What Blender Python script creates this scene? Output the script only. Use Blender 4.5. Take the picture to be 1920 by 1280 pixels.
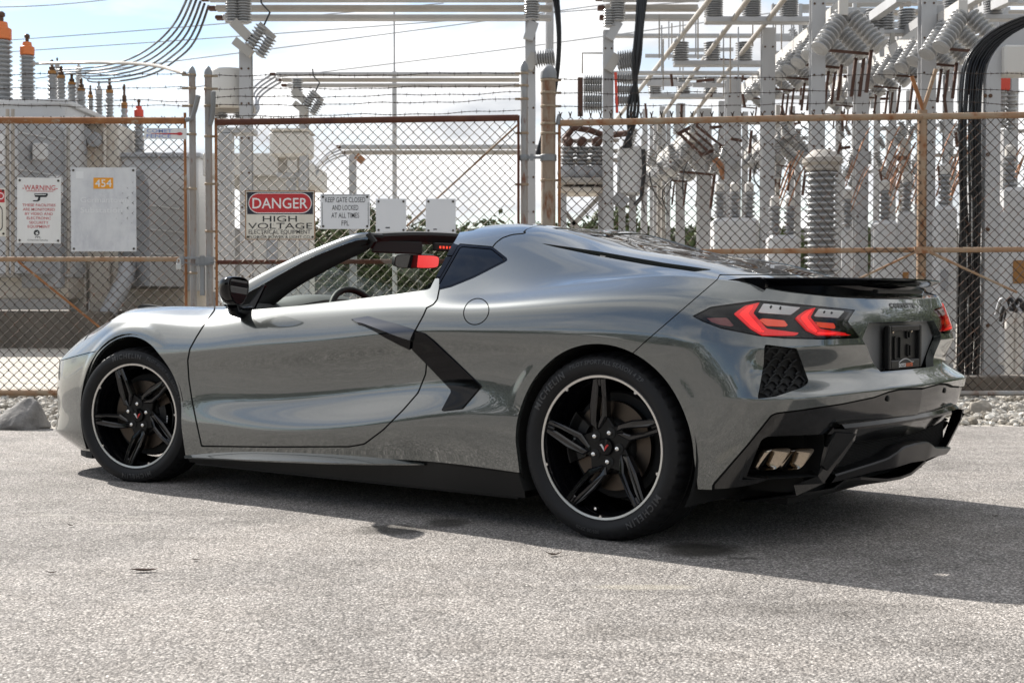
import bpy, math, random
import numpy as np
from mathutils import Vector, Matrix
from mathutils.bvhtree import BVHTree

# ------------------------------------------------------------------ camera, sky, sun, exposure
FPX = 2600.0                     # focal length in pixels of a 1920 px wide picture
CAMH = 0.883
PITCH = -0.0288
YAW = 0.6462                     # heading of the car against the picture plane
CARC = np.array([2.8222, -5.2104])   # camera position in the car's own frame (rear axle = origin)
SUN_AZ = math.atan2(-0.530, 0.590)   # from +Y towards +X
SUN_EL = math.radians(37.5)
scene = bpy.context.scene
for o in list(bpy.data.objects):
    bpy.data.objects.remove(o)
cam_d = bpy.data.cameras.new("camera")
cam = bpy.data.objects.new("camera", cam_d)
scene.collection.objects.link(cam)
cam.location = (0, 0, CAMH)
cam.rotation_euler = (math.pi / 2 + PITCH, 0, 0)
cam_d.sensor_width = 36.0
cam_d.lens = 36.0 * FPX / 1920.0
cam_d.clip_start = 0.05
cam_d.clip_end = 3000
cam_d.dof.use_dof = True
cam_d.dof.focus_distance = 5.6
cam_d.dof.aperture_fstop = 9.0
scene.camera = cam

world = bpy.data.worlds.new("World")
scene.world = world
world.use_nodes = True
wn = world.node_tree
wn.nodes.clear()
def wnode(t, **k):
    n = wn.nodes.new(t)
    for a, b in k.items():
        setattr(n, a, b)
    return n
w_out = wnode('ShaderNodeOutputWorld')
w_bg = wnode('ShaderNodeBackground')
w_sky = wnode('ShaderNodeTexSky', sky_type='NISHITA', sun_disc=False)
w_sky.sun_elevation = SUN_EL
w_sky.sun_rotation = SUN_AZ
w_sky.air_density = 1.0
w_sky.dust_density = 0.2
w_bg.inputs['Strength'].default_value = 0.085
# broken bright cloud cover: noise on the view direction flattened onto a cloud layer
w_tc = wnode('ShaderNodeTexCoord')
w_sep = wnode('ShaderNodeSeparateXYZ')
wn.links.new(w_tc.outputs['Generated'], w_sep.inputs[0])
def wmath(op, a, b=None, c=None, clamp=False):
    n = wnode('ShaderNodeMath', operation=op, use_clamp=clamp)
    for i, v in enumerate((a, b, c)):
        if v is None:
            continue
        if isinstance(v, (int, float)):
            n.inputs[i].default_value = v
        else:
            wn.links.new(v, n.inputs[i])
    return n.outputs[0]
zz = wmath('ADD', wmath('MAXIMUM', w_sep.outputs[2], 0.0), 0.22)
w_cmb = wnode('ShaderNodeCombineXYZ')
wn.links.new(wmath('DIVIDE', w_sep.outputs[0], zz), w_cmb.inputs[0])
wn.links.new(wmath('DIVIDE', w_sep.outputs[1], zz), w_cmb.inputs[1])
w_n1 = wnode('ShaderNodeTexNoise')
w_n1.inputs['Scale'].default_value = 1.15
w_n1.inputs['Detail'].default_value = 9
w_n1.inputs['Roughness'].default_value = 0.56
w_n1.inputs['Distortion'].default_value = 0.3
w_map = wnode('ShaderNodeMapping')
w_map.inputs['Location'].default_value = (1.3, 7.7, 2.0)
wn.links.new(w_cmb.outputs[0], w_map.inputs[0])
wn.links.new(w_map.outputs[0], w_n1.inputs[0])
w_r1 = wnode('ShaderNodeValToRGB')
w_r1.color_ramp.elements[0].position = 0.40
w_r1.color_ramp.elements[1].position = 0.535
wn.links.new(w_n1.outputs[0], w_r1.inputs[0])
w_n2 = wnode('ShaderNodeTexNoise')
w_n2.inputs['Scale'].default_value = 1.5
w_n2.inputs['Detail'].default_value = 8
w_n2.inputs['Roughness'].default_value = 0.55
wn.links.new(w_cmb.outputs[0], w_n2.inputs[0])
w_r2 = wnode('ShaderNodeValToRGB')
w_r2.color_ramp.elements[0].position = 0.38
w_r2.color_ramp.elements[0].color = (4.3, 4.45, 4.7, 1)
w_r2.color_ramp.elements[1].position = 0.57
w_r2.color_ramp.elements[1].color = (7.6, 7.55, 7.5, 1)
wn.links.new(w_n2.outputs[0], w_r2.inputs[0])
# clouds are brightest around the sun (forward scattering); the air whitens towards the horizon
w_dot = wnode('ShaderNodeVectorMath', operation='DOT_PRODUCT')
wn.links.new(w_tc.outputs['Generated'], w_dot.inputs[0])
w_dot.inputs[1].default_value = (math.sin(SUN_AZ) * math.cos(SUN_EL), math.cos(SUN_AZ) * math.cos(SUN_EL), math.sin(SUN_EL))
w_fs = wmath('MULTIPLY_ADD', wmath('POWER', wmath('MULTIPLY_ADD', w_dot.outputs['Value'], .5, .5, True), 2.0), .36, .84)
w_cb = wnode('ShaderNodeVectorMath', operation='SCALE')
wn.links.new(w_r2.outputs[0], w_cb.inputs[0]); wn.links.new(w_fs, w_cb.inputs['Scale'])
w_hz = wmath('POWER', wmath('SUBTRACT', 1.0, wmath('MAXIMUM', w_sep.outputs[2], 0.0), None, True), 15.0)
w_cov = wmath('MAXIMUM', w_r1.outputs[0], wmath('MULTIPLY', w_hz, .85))
w_mix = wnode('ShaderNodeMix', data_type='RGBA')
wn.links.new(w_cov, w_mix.inputs['Factor'])
wn.links.new(w_sky.outputs[0], w_mix.inputs['A'])
wn.links.new(w_cb.outputs[0], w_mix.inputs['B'])
wn.links.new(w_mix.outputs['Result'], w_bg.inputs[0])
wn.links.new(w_bg.outputs[0], w_out.inputs[0])

sun_d = bpy.data.lights.new("sun", 'SUN')
sun_d.energy = 5.0
sun_d.angle = math.radians(0.55)
sun_d.color = (1.0, 0.955, 0.89)
sun = bpy.data.objects.new("sun", sun_d)
scene.collection.objects.link(sun)
sv = Vector((math.sin(SUN_AZ) * math.cos(SUN_EL), math.cos(SUN_AZ) * math.cos(SUN_EL), math.sin(SUN_EL)))
sun.rotation_euler = (-sv).to_track_quat('-Z', 'Y').to_euler()
sun.location = (0, 0, 20)

scene.view_settings.view_transform = 'Standard'
scene.view_settings.look = 'None'
scene.view_settings.exposure = 0.92
scene.view_settings.gamma = 1.0
scene.view_settings.use_curve_mapping = False
scene.cycles.max_bounces = 8
scene.cycles.transparent_max_bounces = 12

# ------------------------------------------------------------------ helpers
R = random.Random(7)
COL = scene.collection
MATS = {}

def mat(name, color=(.5, .5, .5), rough=.5, metal=0.0, coat=0.0, coat_rough=.03, emit=None, estr=0.0,
        alpha=None, ior=None, spec=None, transmission=None):
    m = bpy.data.materials.new(name)
    m.use_nodes = True
    b = m.node_tree.nodes['Principled BSDF']
    b.inputs['Base Color'].default_value = (*color, 1)
    b.inputs['Roughness'].default_value = rough
    b.inputs['Metallic'].default_value = metal
    b.inputs['Coat Weight'].default_value = coat
    b.inputs['Coat Roughness'].default_value = coat_rough
    if emit:
        b.inputs['Emission Color'].default_value = (*emit, 1)
        b.inputs['Emission Strength'].default_value = estr
    if ior:
        b.inputs['IOR'].default_value = ior
    if spec is not None:
        b.inputs['Specular IOR Level'].default_value = spec
    if transmission is not None:
        b.inputs['Transmission Weight'].default_value = transmission
    if alpha is not None:
        b.inputs['Alpha'].default_value = alpha
    MATS[name] = m
    return m

def nd(m, t, **k):
    n = m.node_tree.nodes.new(t)
    for a, v in k.items():
        if a.startswith('i_'):
            n.inputs[a[2:].replace('_', ' ')].default_value = v
        else:
            setattr(n, a, v)
    return n

def lk(m, a, b):
    m.node_tree.links.new(a, b)

def ramp(m, src, stops, interp='LINEAR'):
    r = nd(m, 'ShaderNodeValToRGB')
    r.color_ramp.interpolation = interp
    e = r.color_ramp.elements
    while len(e) < len(stops):
        e.new(0.5)
    for i, (p, c) in enumerate(stops):
        e[i].position = p
        e[i].color = (*c, 1) if len(c) == 3 else c
    lk(m, src, r.inputs[0])
    return r.outputs[0]

def noise(m, scale, detail=6, rough=.55, coord='Object', stretch=None, dist=0.0):
    tc = nd(m, 'ShaderNodeTexCoord')
    n = nd(m, 'ShaderNodeTexNoise')
    n.inputs['Scale'].default_value = scale
    n.inputs['Detail'].default_value = detail
    n.inputs['Roughness'].default_value = rough
    n.inputs['Distortion'].default_value = dist
    src = tc.outputs[coord]
    if stretch:
        mp = nd(m, 'ShaderNodeMapping')
        mp.inputs['Scale'].default_value = stretch
        lk(m, src, mp.inputs[0])
        src = mp.outputs[0]
    lk(m, src, n.inputs[0])
    return n.outputs[0]

def mixc(m, fac, a, b, mode='MIX'):
    x = nd(m, 'ShaderNodeMix', data_type='RGBA', blend_type=mode)
    for s, v in (('Factor', fac), ('A', a), ('B', b)):
        if isinstance(v, (int, float)):
            x.inputs[s].default_value = v
        elif isinstance(v, tuple):
            x.inputs[s].default_value = (*v, 1)
        else:
            lk(m, v, x.inputs[s])
    return x.outputs['Result']

def bsdf(m):
    return m.node_tree.nodes['Principled BSDF']

def bump(m, height, strength, dist=0.01):
    b = nd(m, 'ShaderNodeBump')
    b.inputs['Strength'].default_value = strength
    b.inputs['Distance'].default_value = dist
    lk(m, height, b.inputs['Height'])
    lk(m, b.outputs[0], bsdf(m).inputs['Normal'])

def weathered(name, base, dirt, amount=.5, scale=3.0, rough=.55, metal=0.0, rust=None, rust_amt=.62, streak=(1, 1, .25)):
    """painted or galvanised surface with broad dirt and (optionally) rust patches"""
    m = mat(name, base, rough, metal)
    n1 = noise(m, scale, 8, .6, stretch=streak)
    c = mixc(m, ramp(m, n1, [(.35, (0, 0, 0)), (.7, (amount,) * 3)]), base, dirt)
    if rust:
        n2 = noise(m, scale * 2.3, 10, .68, stretch=streak)
        f = ramp(m, n2, [(rust_amt - .05, (0, 0, 0)), (rust_amt + .05, (1, 1, 1))])
        c = mixc(m, f, c, rust)
    lk(m, c, bsdf(m).inputs['Base Color'])
    n3 = noise(m, scale * 14, 4, .6)
    bump(m, n3, .15, .004)
    return m

def mesh_obj(name, V, F, m=None, parent=None, N=None, smooth=False, mats=None, fm=None):
    me = bpy.data.meshes.new(name)
    V = np.asarray(V, dtype=float)
    me.from_pydata(V.tolist(), [], [tuple(int(i) for i in f) for f in F])
    for x in (mats or ([m] if m else [])):
        me.materials.append(x)
    if fm is not None:
        me.polygons.foreach_set('material_index', list(fm))
    if smooth or N is not None:
        me.polygons.foreach_set('use_smooth', [True] * len(me.polygons))
    me.update()
    if N is not None:
        me.normals_split_custom_set_from_vertices([tuple(n) for n in np.asarray(N).tolist()])
    o = bpy.data.objects.new(name, me)
    COL.objects.link(o)
    if parent:
        o.parent = parent
    return o

def auto_smooth(o, deg=35):
    me = o.data
    me.polygons.foreach_set('use_smooth', [True] * len(me.polygons))
    me.set_sharp_from_angle(angle=math.radians(deg))
    return o

class MB:
    """collects simple shapes, then links them as ONE mesh object"""
    def __init__(self):
        self.V = []
        self.F = []
    def add(self, V, F):
        k = len(self.V)
        self.V += [tuple(float(c) for c in v) for v in V]
        self.F += [tuple(int(i) + k for i in f) for f in F]
        return self
    def box(self, x0, x1, y0, y1, z0, z1):
        V = [(x0, y0, z0), (x1, y0, z0), (x1, y1, z0), (x0, y1, z0), (x0, y0, z1), (x1, y0, z1), (x1, y1, z1), (x0, y1, z1)]
        return self.add(V, [(0, 3, 2, 1), (4, 5, 6, 7), (0, 1, 5, 4), (1, 2, 6, 5), (2, 3, 7, 6), (3, 0, 4, 7)])
    def bbox(self, x0, x1, y0, y1, z0, z1, b=.006):
        """box with chamfered edges"""
        import itertools
        V = []
        F = []
        idx = {}
        c = [((x0, x1), (y0, y1), (z0, z1))]
        lim = ((x0, x1), (y0, y1), (z0, z1))
        b = min(b, .45 * (x1 - x0), .45 * (y1 - y0), .45 * (z1 - z0))
        for s in itertools.product((0, 1), repeat=3):
            for ax in range(3):
                p = [lim[a][s[a]] + (b if s[a] == 0 else -b) for a in range(3)]
                p[ax] = lim[ax][s[ax]]
                idx[(s, ax)] = len(V)
                V.append(tuple(p))
        def q(*k):
            F.append(tuple(idx[x] for x in k))
        for ax in range(3):
            o = [a for a in range(3) if a != ax]
            for v in (0, 1):
                def S(a, b_):
                    s = [0, 0, 0]; s[ax] = v; s[o[0]] = a; s[o[1]] = b_
                    return (tuple(s), ax)
                ring = [S(0, 0), S(1, 0), S(1, 1), S(0, 1)]
                flip = (v == 0) ^ (ax == 1)
                q(*(reversed(ring) if flip else ring))
        for ax in range(3):
            o = [a for a in range(3) if a != ax]
            for a in (0, 1):
                for c_ in (0, 1):
                    s0 = [0, 0, 0]; s0[o[0]] = a; s0[o[1]] = c_
                    s1 = list(s0); s1[ax] = 1
                    s0 = tuple(s0); s1 = tuple(s1)
                    q((s0, o[0]), (s1, o[0]), (s1, o[1]), (s0, o[1]))
        for s in itertools.product((0, 1), repeat=3):
            q((s, 0), (s, 1), (s, 2))
        return self.add(V, F)
    def bar(self, a, b, w, h=None, up=(0, 0, 1)):
        """rectangular bar from a to b, w wide, h high"""
        h = h or w
        a = Vector(a); b = Vector(b)
        d = (b - a).normalized()
        u = Vector(up)
        if abs(d.dot(u)) > .98:
            u = Vector((1, 0, 0)) if abs(d.x) < .9 else Vector((0, 1, 0))
        s = d.cross(u).normalized()
        u = s.cross(d).normalized()
        V = []
        for p in (a, b):
            for i, j in ((-1, -1), (1, -1), (1, 1), (-1, 1)):
                V.append(p + s * (i * w / 2) + u * (j * h / 2))
        return self.add(V, [(3, 2, 1, 0), (4, 5, 6, 7), (0, 1, 5, 4), (1, 2, 6, 5), (2, 3, 7, 6), (3, 0, 4, 7)])
    def tube(self, pts, r, n=8, caps=True, closed=False):
        pts = [Vector(p) for p in pts]
        rs = r if isinstance(r, (list, tuple)) else [r] * len(pts)
        V = []
        m = len(pts)
        prev = None
        for i, p in enumerate(pts):
            if closed:
                d = (pts[(i + 1) % m] - pts[i - 1])
            else:
                d = pts[min(i + 1, m - 1)] - pts[max(i - 1, 0)]
            d = d.normalized() if d.length > 1e-9 else Vector((0, 0, 1))
            if prev is None:
                u = Vector((0, 0, 1)) if abs(d.z) < .9 else Vector((1, 0, 0))
                s = d.cross(u).normalized()
            else:
                s = (prev - d * prev.dot(d))
                s = s.normalized() if s.length > 1e-6 else d.orthogonal().normalized()
            prev = s
            u = s.cross(d)
            for k in range(n):
                t = 2 * math.pi * k / n
                V.append(p + s * (rs[i] * math.cos(t)) + u * (rs[i] * math.sin(t)))
        F = []
        for i in range(m if closed else m - 1):
            j = (i + 1) % m
            for k in range(n):
                F.append((i * n + k, i * n + (k + 1) % n, j * n + (k + 1) % n, j * n + k))
        if caps and not closed:
            F.append(tuple(range(n))[::-1])
            F.append(tuple(range((m - 1) * n, m * n)))
        return self.add(V, F)
    def lathe(self, prof, origin=(0, 0, 0), axis=(0, 0, 1), n=24, closed=False):
        """prof = [(radius, height along axis)]"""
        a = Vector(axis).normalized()
        s = a.orthogonal().normalized()
        u = a.cross(s)
        o = Vector(origin)
        V = []
        for r, h in prof:
            for k in range(n):
                t = 2 * math.pi * k / n
                V.append(o + a * h + s * (r * math.cos(t)) + u * (r * math.sin(t)))
        F = []
        m = len(prof)
        for i in range(m if closed else m - 1):
            j = (i + 1) % m
            for k in range(n):
                F.append((i * n + k, i * n + (k + 1) % n, j * n + (k + 1) % n, j * n + k))
        if not closed:
            if prof[0][0] > 1e-6:
                F.append(tuple(range(n))[::-1])
            if prof[-1][0] > 1e-6:
                F.append(tuple(range((m - 1) * n, m * n)))
        return self.add(V, F)
    def prism(self, poly, a, b):
        """poly: list of 3-D points offset by vectors a and b"""
        n = len(poly)
        V = [Vector(p) + Vector(a) for p in poly] + [Vector(p) + Vector(b) for p in poly]
        F = [tuple(range(n))[::-1], tuple(range(n, 2 * n))]
        F += [(i, (i + 1) % n, (i + 1) % n + n, i + n) for i in range(n)]
        return self.add(V, F)
    def build(self, name, m, parent=None, smooth=None):
        o = mesh_obj(name, self.V, self.F, m, parent)
        if smooth:
            auto_smooth(o, smooth)
        return o

def empty(name, loc=(0, 0, 0), rz=0.0, label=None, cat=None, group=None, kind=None):
    o = bpy.data.objects.new(name, None)
    COL.objects.link(o)
    o.location = loc
    o.rotation_euler = (0, 0, rz)
    o.empty_display_size = .1
    return tag(o, label, cat, group, kind)

def tag(o, label=None, cat=None, group=None, kind=None):
    if label: o['label'] = label
    if cat: o['category'] = cat
    if group: o['group'] = group
    if kind: o['kind'] = kind
    return o

def copy_tree(o, parent=None):
    c = o.copy()
    COL.objects.link(c)
    c.parent = parent
    for ch in list(o.children):
        copy_tree(ch, c)
    return c

def text_geo(body, size=1.0, bold=0.0, spacing=1.0, sx=1.0, align='CENTER', extrude=0.0):
    cu = bpy.data.curves.new('lettering', 'FONT')
    cu.body = body
    cu.size = size
    cu.align_x = align
    cu.align_y = 'CENTER'
    cu.space_character = spacing
    cu.offset = bold
    cu.extrude = extrude
    cu.resolution_u = 3
    ob = bpy.data.objects.new('lettering', cu)
    COL.objects.link(ob)
    dg = bpy.context.evaluated_depsgraph_get()
    me = ob.evaluated_get(dg).to_mesh()
    V = np.array([tuple(v.co) for v in me.vertices])
    F = [tuple(p.vertices) for p in me.polygons]
    ob.evaluated_get(dg).to_mesh_clear()
    bpy.data.objects.remove(ob)
    bpy.data.curves.remove(cu)
    if len(V) == 0:
        V = np.zeros((0, 3))
    V[:, 0] *= sx
    return V, F

# pixel helpers (photograph pixels, 1920 wide): a point of the place seen at (u, v) and known to lie at depth Y (metres)
CP, SP = math.cos(PITCH), math.sin(PITCH)
def B(u, v, Y):
    a = (u - 960) / FPX
    b = (640 - v) / FPX
    dy = CP - b * SP
    dz = SP + b * CP
    s = Y / dy
    return Vector((a * s, Y, CAMH + dz * s))

def GP(u, v, z=0.0):
    a = (u - 960) / FPX
    b = (640 - v) / FPX
    dy = CP - b * SP
    dz = SP + b * CP
    s = (z - CAMH) / dz
    return Vector((a * s, dy * s, z))
# ================================================================== GROUND
FY = 12.6                       # depth of the fence line
grav = mat('pale_gravel', (.42, .39, .35), .95)
v = nd(grav, 'ShaderNodeTexVoronoi'); v.inputs['Scale'].default_value = 26
tc = nd(grav, 'ShaderNodeTexCoord'); lk(grav, tc.outputs['Object'], v.inputs['Vector'])
n1 = noise(grav, 1.2, 6, .6)
c0 = ramp(grav, v.outputs['Color'], [(.1, (.24, .22, .19)), (.5, (.42, .39, .34)), (.95, (.60, .57, .52))])
lk(grav, mixc(grav, ramp(grav, n1, [(.4, (0, 0, 0)), (.75, (.5, .5, .5))]), c0, (.30, .27, .23)), bsdf(grav).inputs['Base Color'])
bump(grav, v.outputs['Distance'], .8, .02)
me_ = MB()
N_ = 24
me_.add([(-400, -200, -.012), (400, -200, -.012), (400, 900, -.012), (-400, 900, -.012)], [(0, 1, 2, 3)])
g = me_.build('ground', grav); tag(g, kind='structure')

asph = mat('worn_asphalt', (.2, .2, .19), .9)
tc = nd(asph, 'ShaderNodeTexCoord')
# warped coordinates so the stones are uneven
vn = nd(asph, 'ShaderNodeTexNoise'); vn.inputs['Scale'].default_value = 55; vn.inputs['Detail'].default_value = 2
lk(asph, tc.outputs['Object'], vn.inputs['Vector'])
va_ = nd(asph, 'ShaderNodeVectorMath', operation='SCALE'); va_.inputs['Scale'].default_value = .012
lk(asph, vn.outputs['Color'], va_.inputs[0])
vadd = nd(asph, 'ShaderNodeVectorMath', operation='ADD'); lk(asph, tc.outputs['Object'], vadd.inputs[0]); lk(asph, va_.outputs[0], vadd.inputs[1])
vo = nd(asph, 'ShaderNodeTexVoronoi'); vo.inputs['Scale'].default_value = 132; lk(asph, vadd.outputs[0], vo.inputs['Vector'])
vo2 = nd(asph, 'ShaderNodeTexVoronoi'); vo2.inputs['Scale'].default_value = 260; lk(asph, vadd.outputs[0], vo2.inputs['Vector'])
stone = ramp(asph, vo.outputs['Color'], [(.05, (.150, .142, .135)), (.35, (.318, .302, .288)), (.7, (.438, .416, .396)), (.97, (.69, .66, .63))])
edge = ramp(asph, vo.outputs['Distance'], [(.25, (1, 1, 1)), (.65, (.44, .44, .44))])
stone = mixc(asph, 1.0, stone, edge, 'MULTIPLY')
fine = ramp(asph, vo2.outputs['Color'], [(.1, (.78, .78, .78)), (.9, (1.2, 1.19, 1.18))])
stone = mixc(asph, 1.0, stone, fine, 'MULTIPLY')
big = noise(asph, .8, 7, .66, dist=.6)
stone = mixc(asph, 1.0, stone, ramp(asph, big, [(.28, (.62, .61, .60)), (.46, (.94, .93, .92)), (.72, (1.24, 1.21, 1.18))]), 'MULTIPLY')
mid = noise(asph, 5.5, 5, .65)
stone = mixc(asph, 1.0, stone, ramp(asph, mid, [(.30, (.82, .81, .80)), (.6, (1.05, 1.05, 1.05))]), 'MULTIPLY')
# oil and damp stains with their own shapes
def spot(m, c, rx, ry, rot=0.0, soft=.5, wob=.35):
    mp = nd(m, 'ShaderNodeMapping', vector_type='TEXTURE')
    mp.inputs['Location'].default_value = (c[0], c[1], 0)
    mp.inputs['Scale'].default_value = (rx, ry, 1)
    mp.inputs['Rotation'].default_value = (0, 0, rot)
    t = nd(m, 'ShaderNodeTexCoord'); lk(m, t.outputs['Object'], mp.inputs[0])
    ln = nd(m, 'ShaderNodeVectorMath', operation='LENGTH'); lk(m, mp.outputs[0], ln.inputs[0])
    nz = noise(m, 9, 5, .7)
    ad = nd(m, 'ShaderNodeMath', operation='MULTIPLY_ADD'); lk(m, nz, ad.inputs[0]); ad.inputs[1].default_value = wob * 2; ad.inputs[2].default_value = -wob
    s_ = nd(m, 'ShaderNodeMath', operation='ADD'); lk(m, ln.outputs['Value'], s_.inputs[0]); lk(m, ad.outputs[0], s_.inputs[1])
    return ramp(m, s_.outputs[0], [(1 - soft, (1, 1, 1)), (1.0, (0, 0, 0))])
STAINS = [((700, 990), (815, 973), .5), ((800, 968), (880, 985), .0)]
damp = None
for (u, v_), rx, ry, amt in (((735, 992), .17, .16, .72), ((840, 980), .12, .14, .75), ((1312, 1030), .19, .19, .88), ((1395, 1046), .08, .03, .6), ((480, 978), .25, .05, .22), ((1240, 1110), .30, .06, .16), ((1560, 1140), .42, .14, .24), ((1230, 1185), .34, .12, .22), ((760, 1115), .5, .05, .16), ((330, 1010), .3, .05, .14), ((1180, 1225), .5, .05, .18)):
    p = GP(u, v_)
    f = spot(asph, p, rx, ry, 0)
    f2 = nd(asph, 'ShaderNodeMath', operation='MULTIPLY'); lk(asph, f, f2.inputs[0]); f2.inputs[1].default_value = amt
    stone = mixc(asph, f2.outputs[0], stone, (.030, .027, .022))
p = GP(1205, 1100)
f = spot(asph, p, .20, .05, 0)
f2 = nd(asph, 'ShaderNodeMath', operation='MULTIPLY'); lk(asph, f, f2.inputs[0]); f2.inputs[1].default_value = .45
stone = mixc(asph, f2.outputs[0], stone, (.34, .31, .25))
for (u, v_), rx, ry in (((600, 970), .05, .02), ((100, 965), .12, .04), ((230, 980), .2, .03), ((250, 968), .06, .02)):
    p = GP(u, v_); f = spot(asph, p, rx, ry, 0, .7)
    f2 = nd(asph, 'ShaderNodeMath', operation='MULTIPLY'); lk(asph, f, f2.inputs[0]); f2.inputs[1].default_value = .35
    stone = mixc(asph, f2.outputs[0], stone, (.42, .41, .36))
lk(asph, stone, bsdf(asph).inputs['Base Color'])
bsdf(asph).inputs['Specular IOR Level'].default_value = .25
hm = nd(asph, 'ShaderNodeMath', operation='ADD'); lk(asph, vo.outputs['Distance'], hm.inputs[0])
h2 = nd(asph, 'ShaderNodeMath', operation='MULTIPLY'); lk(asph, vo2.outputs['Distance'], h2.inputs[0]); h2.inputs[1].default_value = .35
lk(asph, h2.outputs[0], hm.inputs[1])
hb = nd(asph, 'ShaderNodeBump', invert=True); hb.inputs['Strength'].default_value = .75; hb.inputs['Distance'].default_value = .006
lk(asph, hm.outputs[0], hb.inputs['Height']); lk(asph, hb.outputs[0], bsdf(asph).inputs['Normal'])
# the paved sheet with an uneven far edge
R2 = random.Random(3)
xs_ = np.arange(-60, 60.01, .08)
ed = 9.75 + .02 * np.sin(xs_ * 1.3) + np.cumsum([R2.uniform(-.012, .012) for _ in xs_])
ed = 9.75 + (ed - ed.mean()) * .6
ed = np.where(xs_ > 0, ed + .10, ed - .1)
V = [(x, -60, 0) for x in xs_] + [(x, y, 0) for x, y in zip(xs_, ed)]
n_ = len(xs_)
a_o = mesh_obj('asphalt_lot', V, [(i, i + 1, n_ + i + 1, n_ + i) for i in range(n_ - 1)], asph)
tag(a_o, kind='structure')

# loose stones between the paving and the fence
stone_m = mat('limestone_chips', (.5, .47, .42), .9)
oi = nd(stone_m, 'ShaderNodeNewGeometry')
cs = ramp(stone_m, oi.outputs['Random Per Island'], [(0, (.16, .14, .11)), (.3, (.33, .30, .26)), (.7, (.48, .455, .41)), (1, (.64, .62, .58))])
nn = noise(stone_m, 30, 4, .6)
lk(stone_m, mixc(stone_m, 1.0, cs, ramp(stone_m, nn, [(.3, (.75, .74, .72)), (.7, (1.05, 1.05, 1.05))]), 'MULTIPLY'), bsdf(stone_m).inputs['Base Color'])
ICO = []
t_ = (1 + 5 ** .5) / 2
icoV = np.array([(-1, t_, 0), (1, t_, 0), (-1, -t_, 0), (1, -t_, 0), (0, -1, t_), (0, 1, t_), (0, -1, -t_), (0, 1, -t_), (t_, 0, -1), (t_, 0, 1), (-t_, 0, -1), (-t_, 0, 1)]) / 1.9
icoF = [(0, 11, 5), (0, 5, 1), (0, 1, 7), (0, 7, 10), (0, 10, 11), (1, 5, 9), (5, 11, 4), (11, 10, 2), (10, 7, 6), (7, 1, 8), (3, 9, 4), (3, 4, 2), (3, 2, 6), (3, 6, 8), (3, 8, 9), (4, 9, 5), (2, 4, 11), (6, 2, 10), (8, 6, 7), (9, 8, 1)]
def scatter(name, regions, count, smin, smax, m, seed=1):
    r = np.random.default_rng(seed)
    VV = []; FF = []
    for q in range(count):
        x0, x1, y0, y1 = regions[q % len(regions)]
        x, y = r.uniform(x0, x1), r.uniform(y0, y1)
        s = smin + (smax - smin) * r.random() ** 2.6
        sc = s * np.array([r.uniform(.8, 1.3), r.uniform(.8, 1.3), r.uniform(.55, .9)])
        v_ = icoV * (1 + r.uniform(-.22, .22, (12, 1))) * sc
        a = r.uniform(0, 6.28); ca, sa = math.cos(a), math.sin(a)
        v_ = np.stack([v_[:, 0] * ca - v_[:, 1] * sa, v_[:, 0] * sa + v_[:, 1] * ca, v_[:, 2]], 1) + np.array([x, y, s * r.uniform(.1, .45) - .01])
        k = len(VV) * 12
        VV.append(v_)
        FF += [tuple(i + k for i in f) for f in icoF]
    return mesh_obj(name, np.concatenate(VV), FF, m)
st_o = scatter('gravel_verge', [(3.6, 5.6, 9.95, 12.9), (-5.6, -3.5, 9.75, 12.7), (-3.5, 3.6, 9.9, 12.7)], 11000, .007, .040, stone_m)
tag(st_o, 'pale crushed stone along the foot of the fence', 'gravel', kind='stuff')

def boulder(name, c, sx, sy, sz, m, seed, label, group=None):
    import bmesh
    bm = bmesh.new()
    bmesh.ops.create_icosphere(bm, subdivisions=4, radius=1)
    r = np.random.default_rng(seed)
    dirs = r.normal(size=(16, 3)); dirs /= np.linalg.norm(dirs, axis=1)[:, None]
    offs = r.uniform(.62, .95, 16)
    from mathutils import noise as mnoise
    for v_ in bm.verts:
        d = np.array(v_.co)
        k = min([1.0] + [o / max(1e-3, d @ q) for q, o in zip(dirs, offs) if d @ q > 0])
        k *= 1 + .05 * mnoise.noise(Vector(d * 3.1)) + .02 * mnoise.noise(Vector(d * 9))
        v_.co = Vector((d[0] * k * sx, d[1] * k * sy, d[2] * k * sz))
    me = bpy.data.meshes.new(name); bm.to_mesh(me); bm.free()
    me.materials.append(m)
    o = bpy.data.objects.new(name, me); COL.objects.link(o)
    o.location = c
    auto_smooth(o, 28)
    return tag(o, label, 'rock', group)
rock_m = mat('grey_rock', (.22, .21, .20), .9)
n1 = noise(rock_m, 6, 8, .7)
lk(rock_m, ramp(rock_m, n1, [(.3, (.09, .085, .08)), (.55, (.22, .21, .20)), (.8, (.36, .34, .32))]), bsdf(rock_m).inputs['Base Color'])
bump(rock_m, noise(rock_m, 25, 6, .7), .6, .02)
import bmesh
from mathutils import noise as mnoise
bm = bmesh.new()
RC = GP(30, 806)
for du, dy, z in ((-75, .0, 0), (-70, .25, 0), (-40, -.03, .05), (-30, .10, .14), (8, .06, .225), (18, .10, .232), (30, .08, .20), (26, -.02, .14), (46, .05, .02), (44, .22, 0), (-5, -.08, .04), (30, -.06, 0), (-60, -.05, 0), (0, .30, .12), (-10, .32, 0)):
    bm.verts.new((du * RC.y / FPX, dy + .06, z))
bmesh.ops.convex_hull(bm, input=bm.verts)
bmesh.ops.triangulate(bm, faces=bm.faces)
bmesh.ops.subdivide_edges(bm, edges=bm.edges, cuts=5, use_grid_fill=True)
bmesh.ops.smooth_vert(bm, verts=bm.verts, factor=.5, use_axis_x=True, use_axis_y=True, use_axis_z=True)
for v_ in bm.verts:
    k = Vector(v_.co)
    v_.co += v_.normal * (.010 * mnoise.noise(k * 9) + .006 * mnoise.noise(k * 25))
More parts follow.
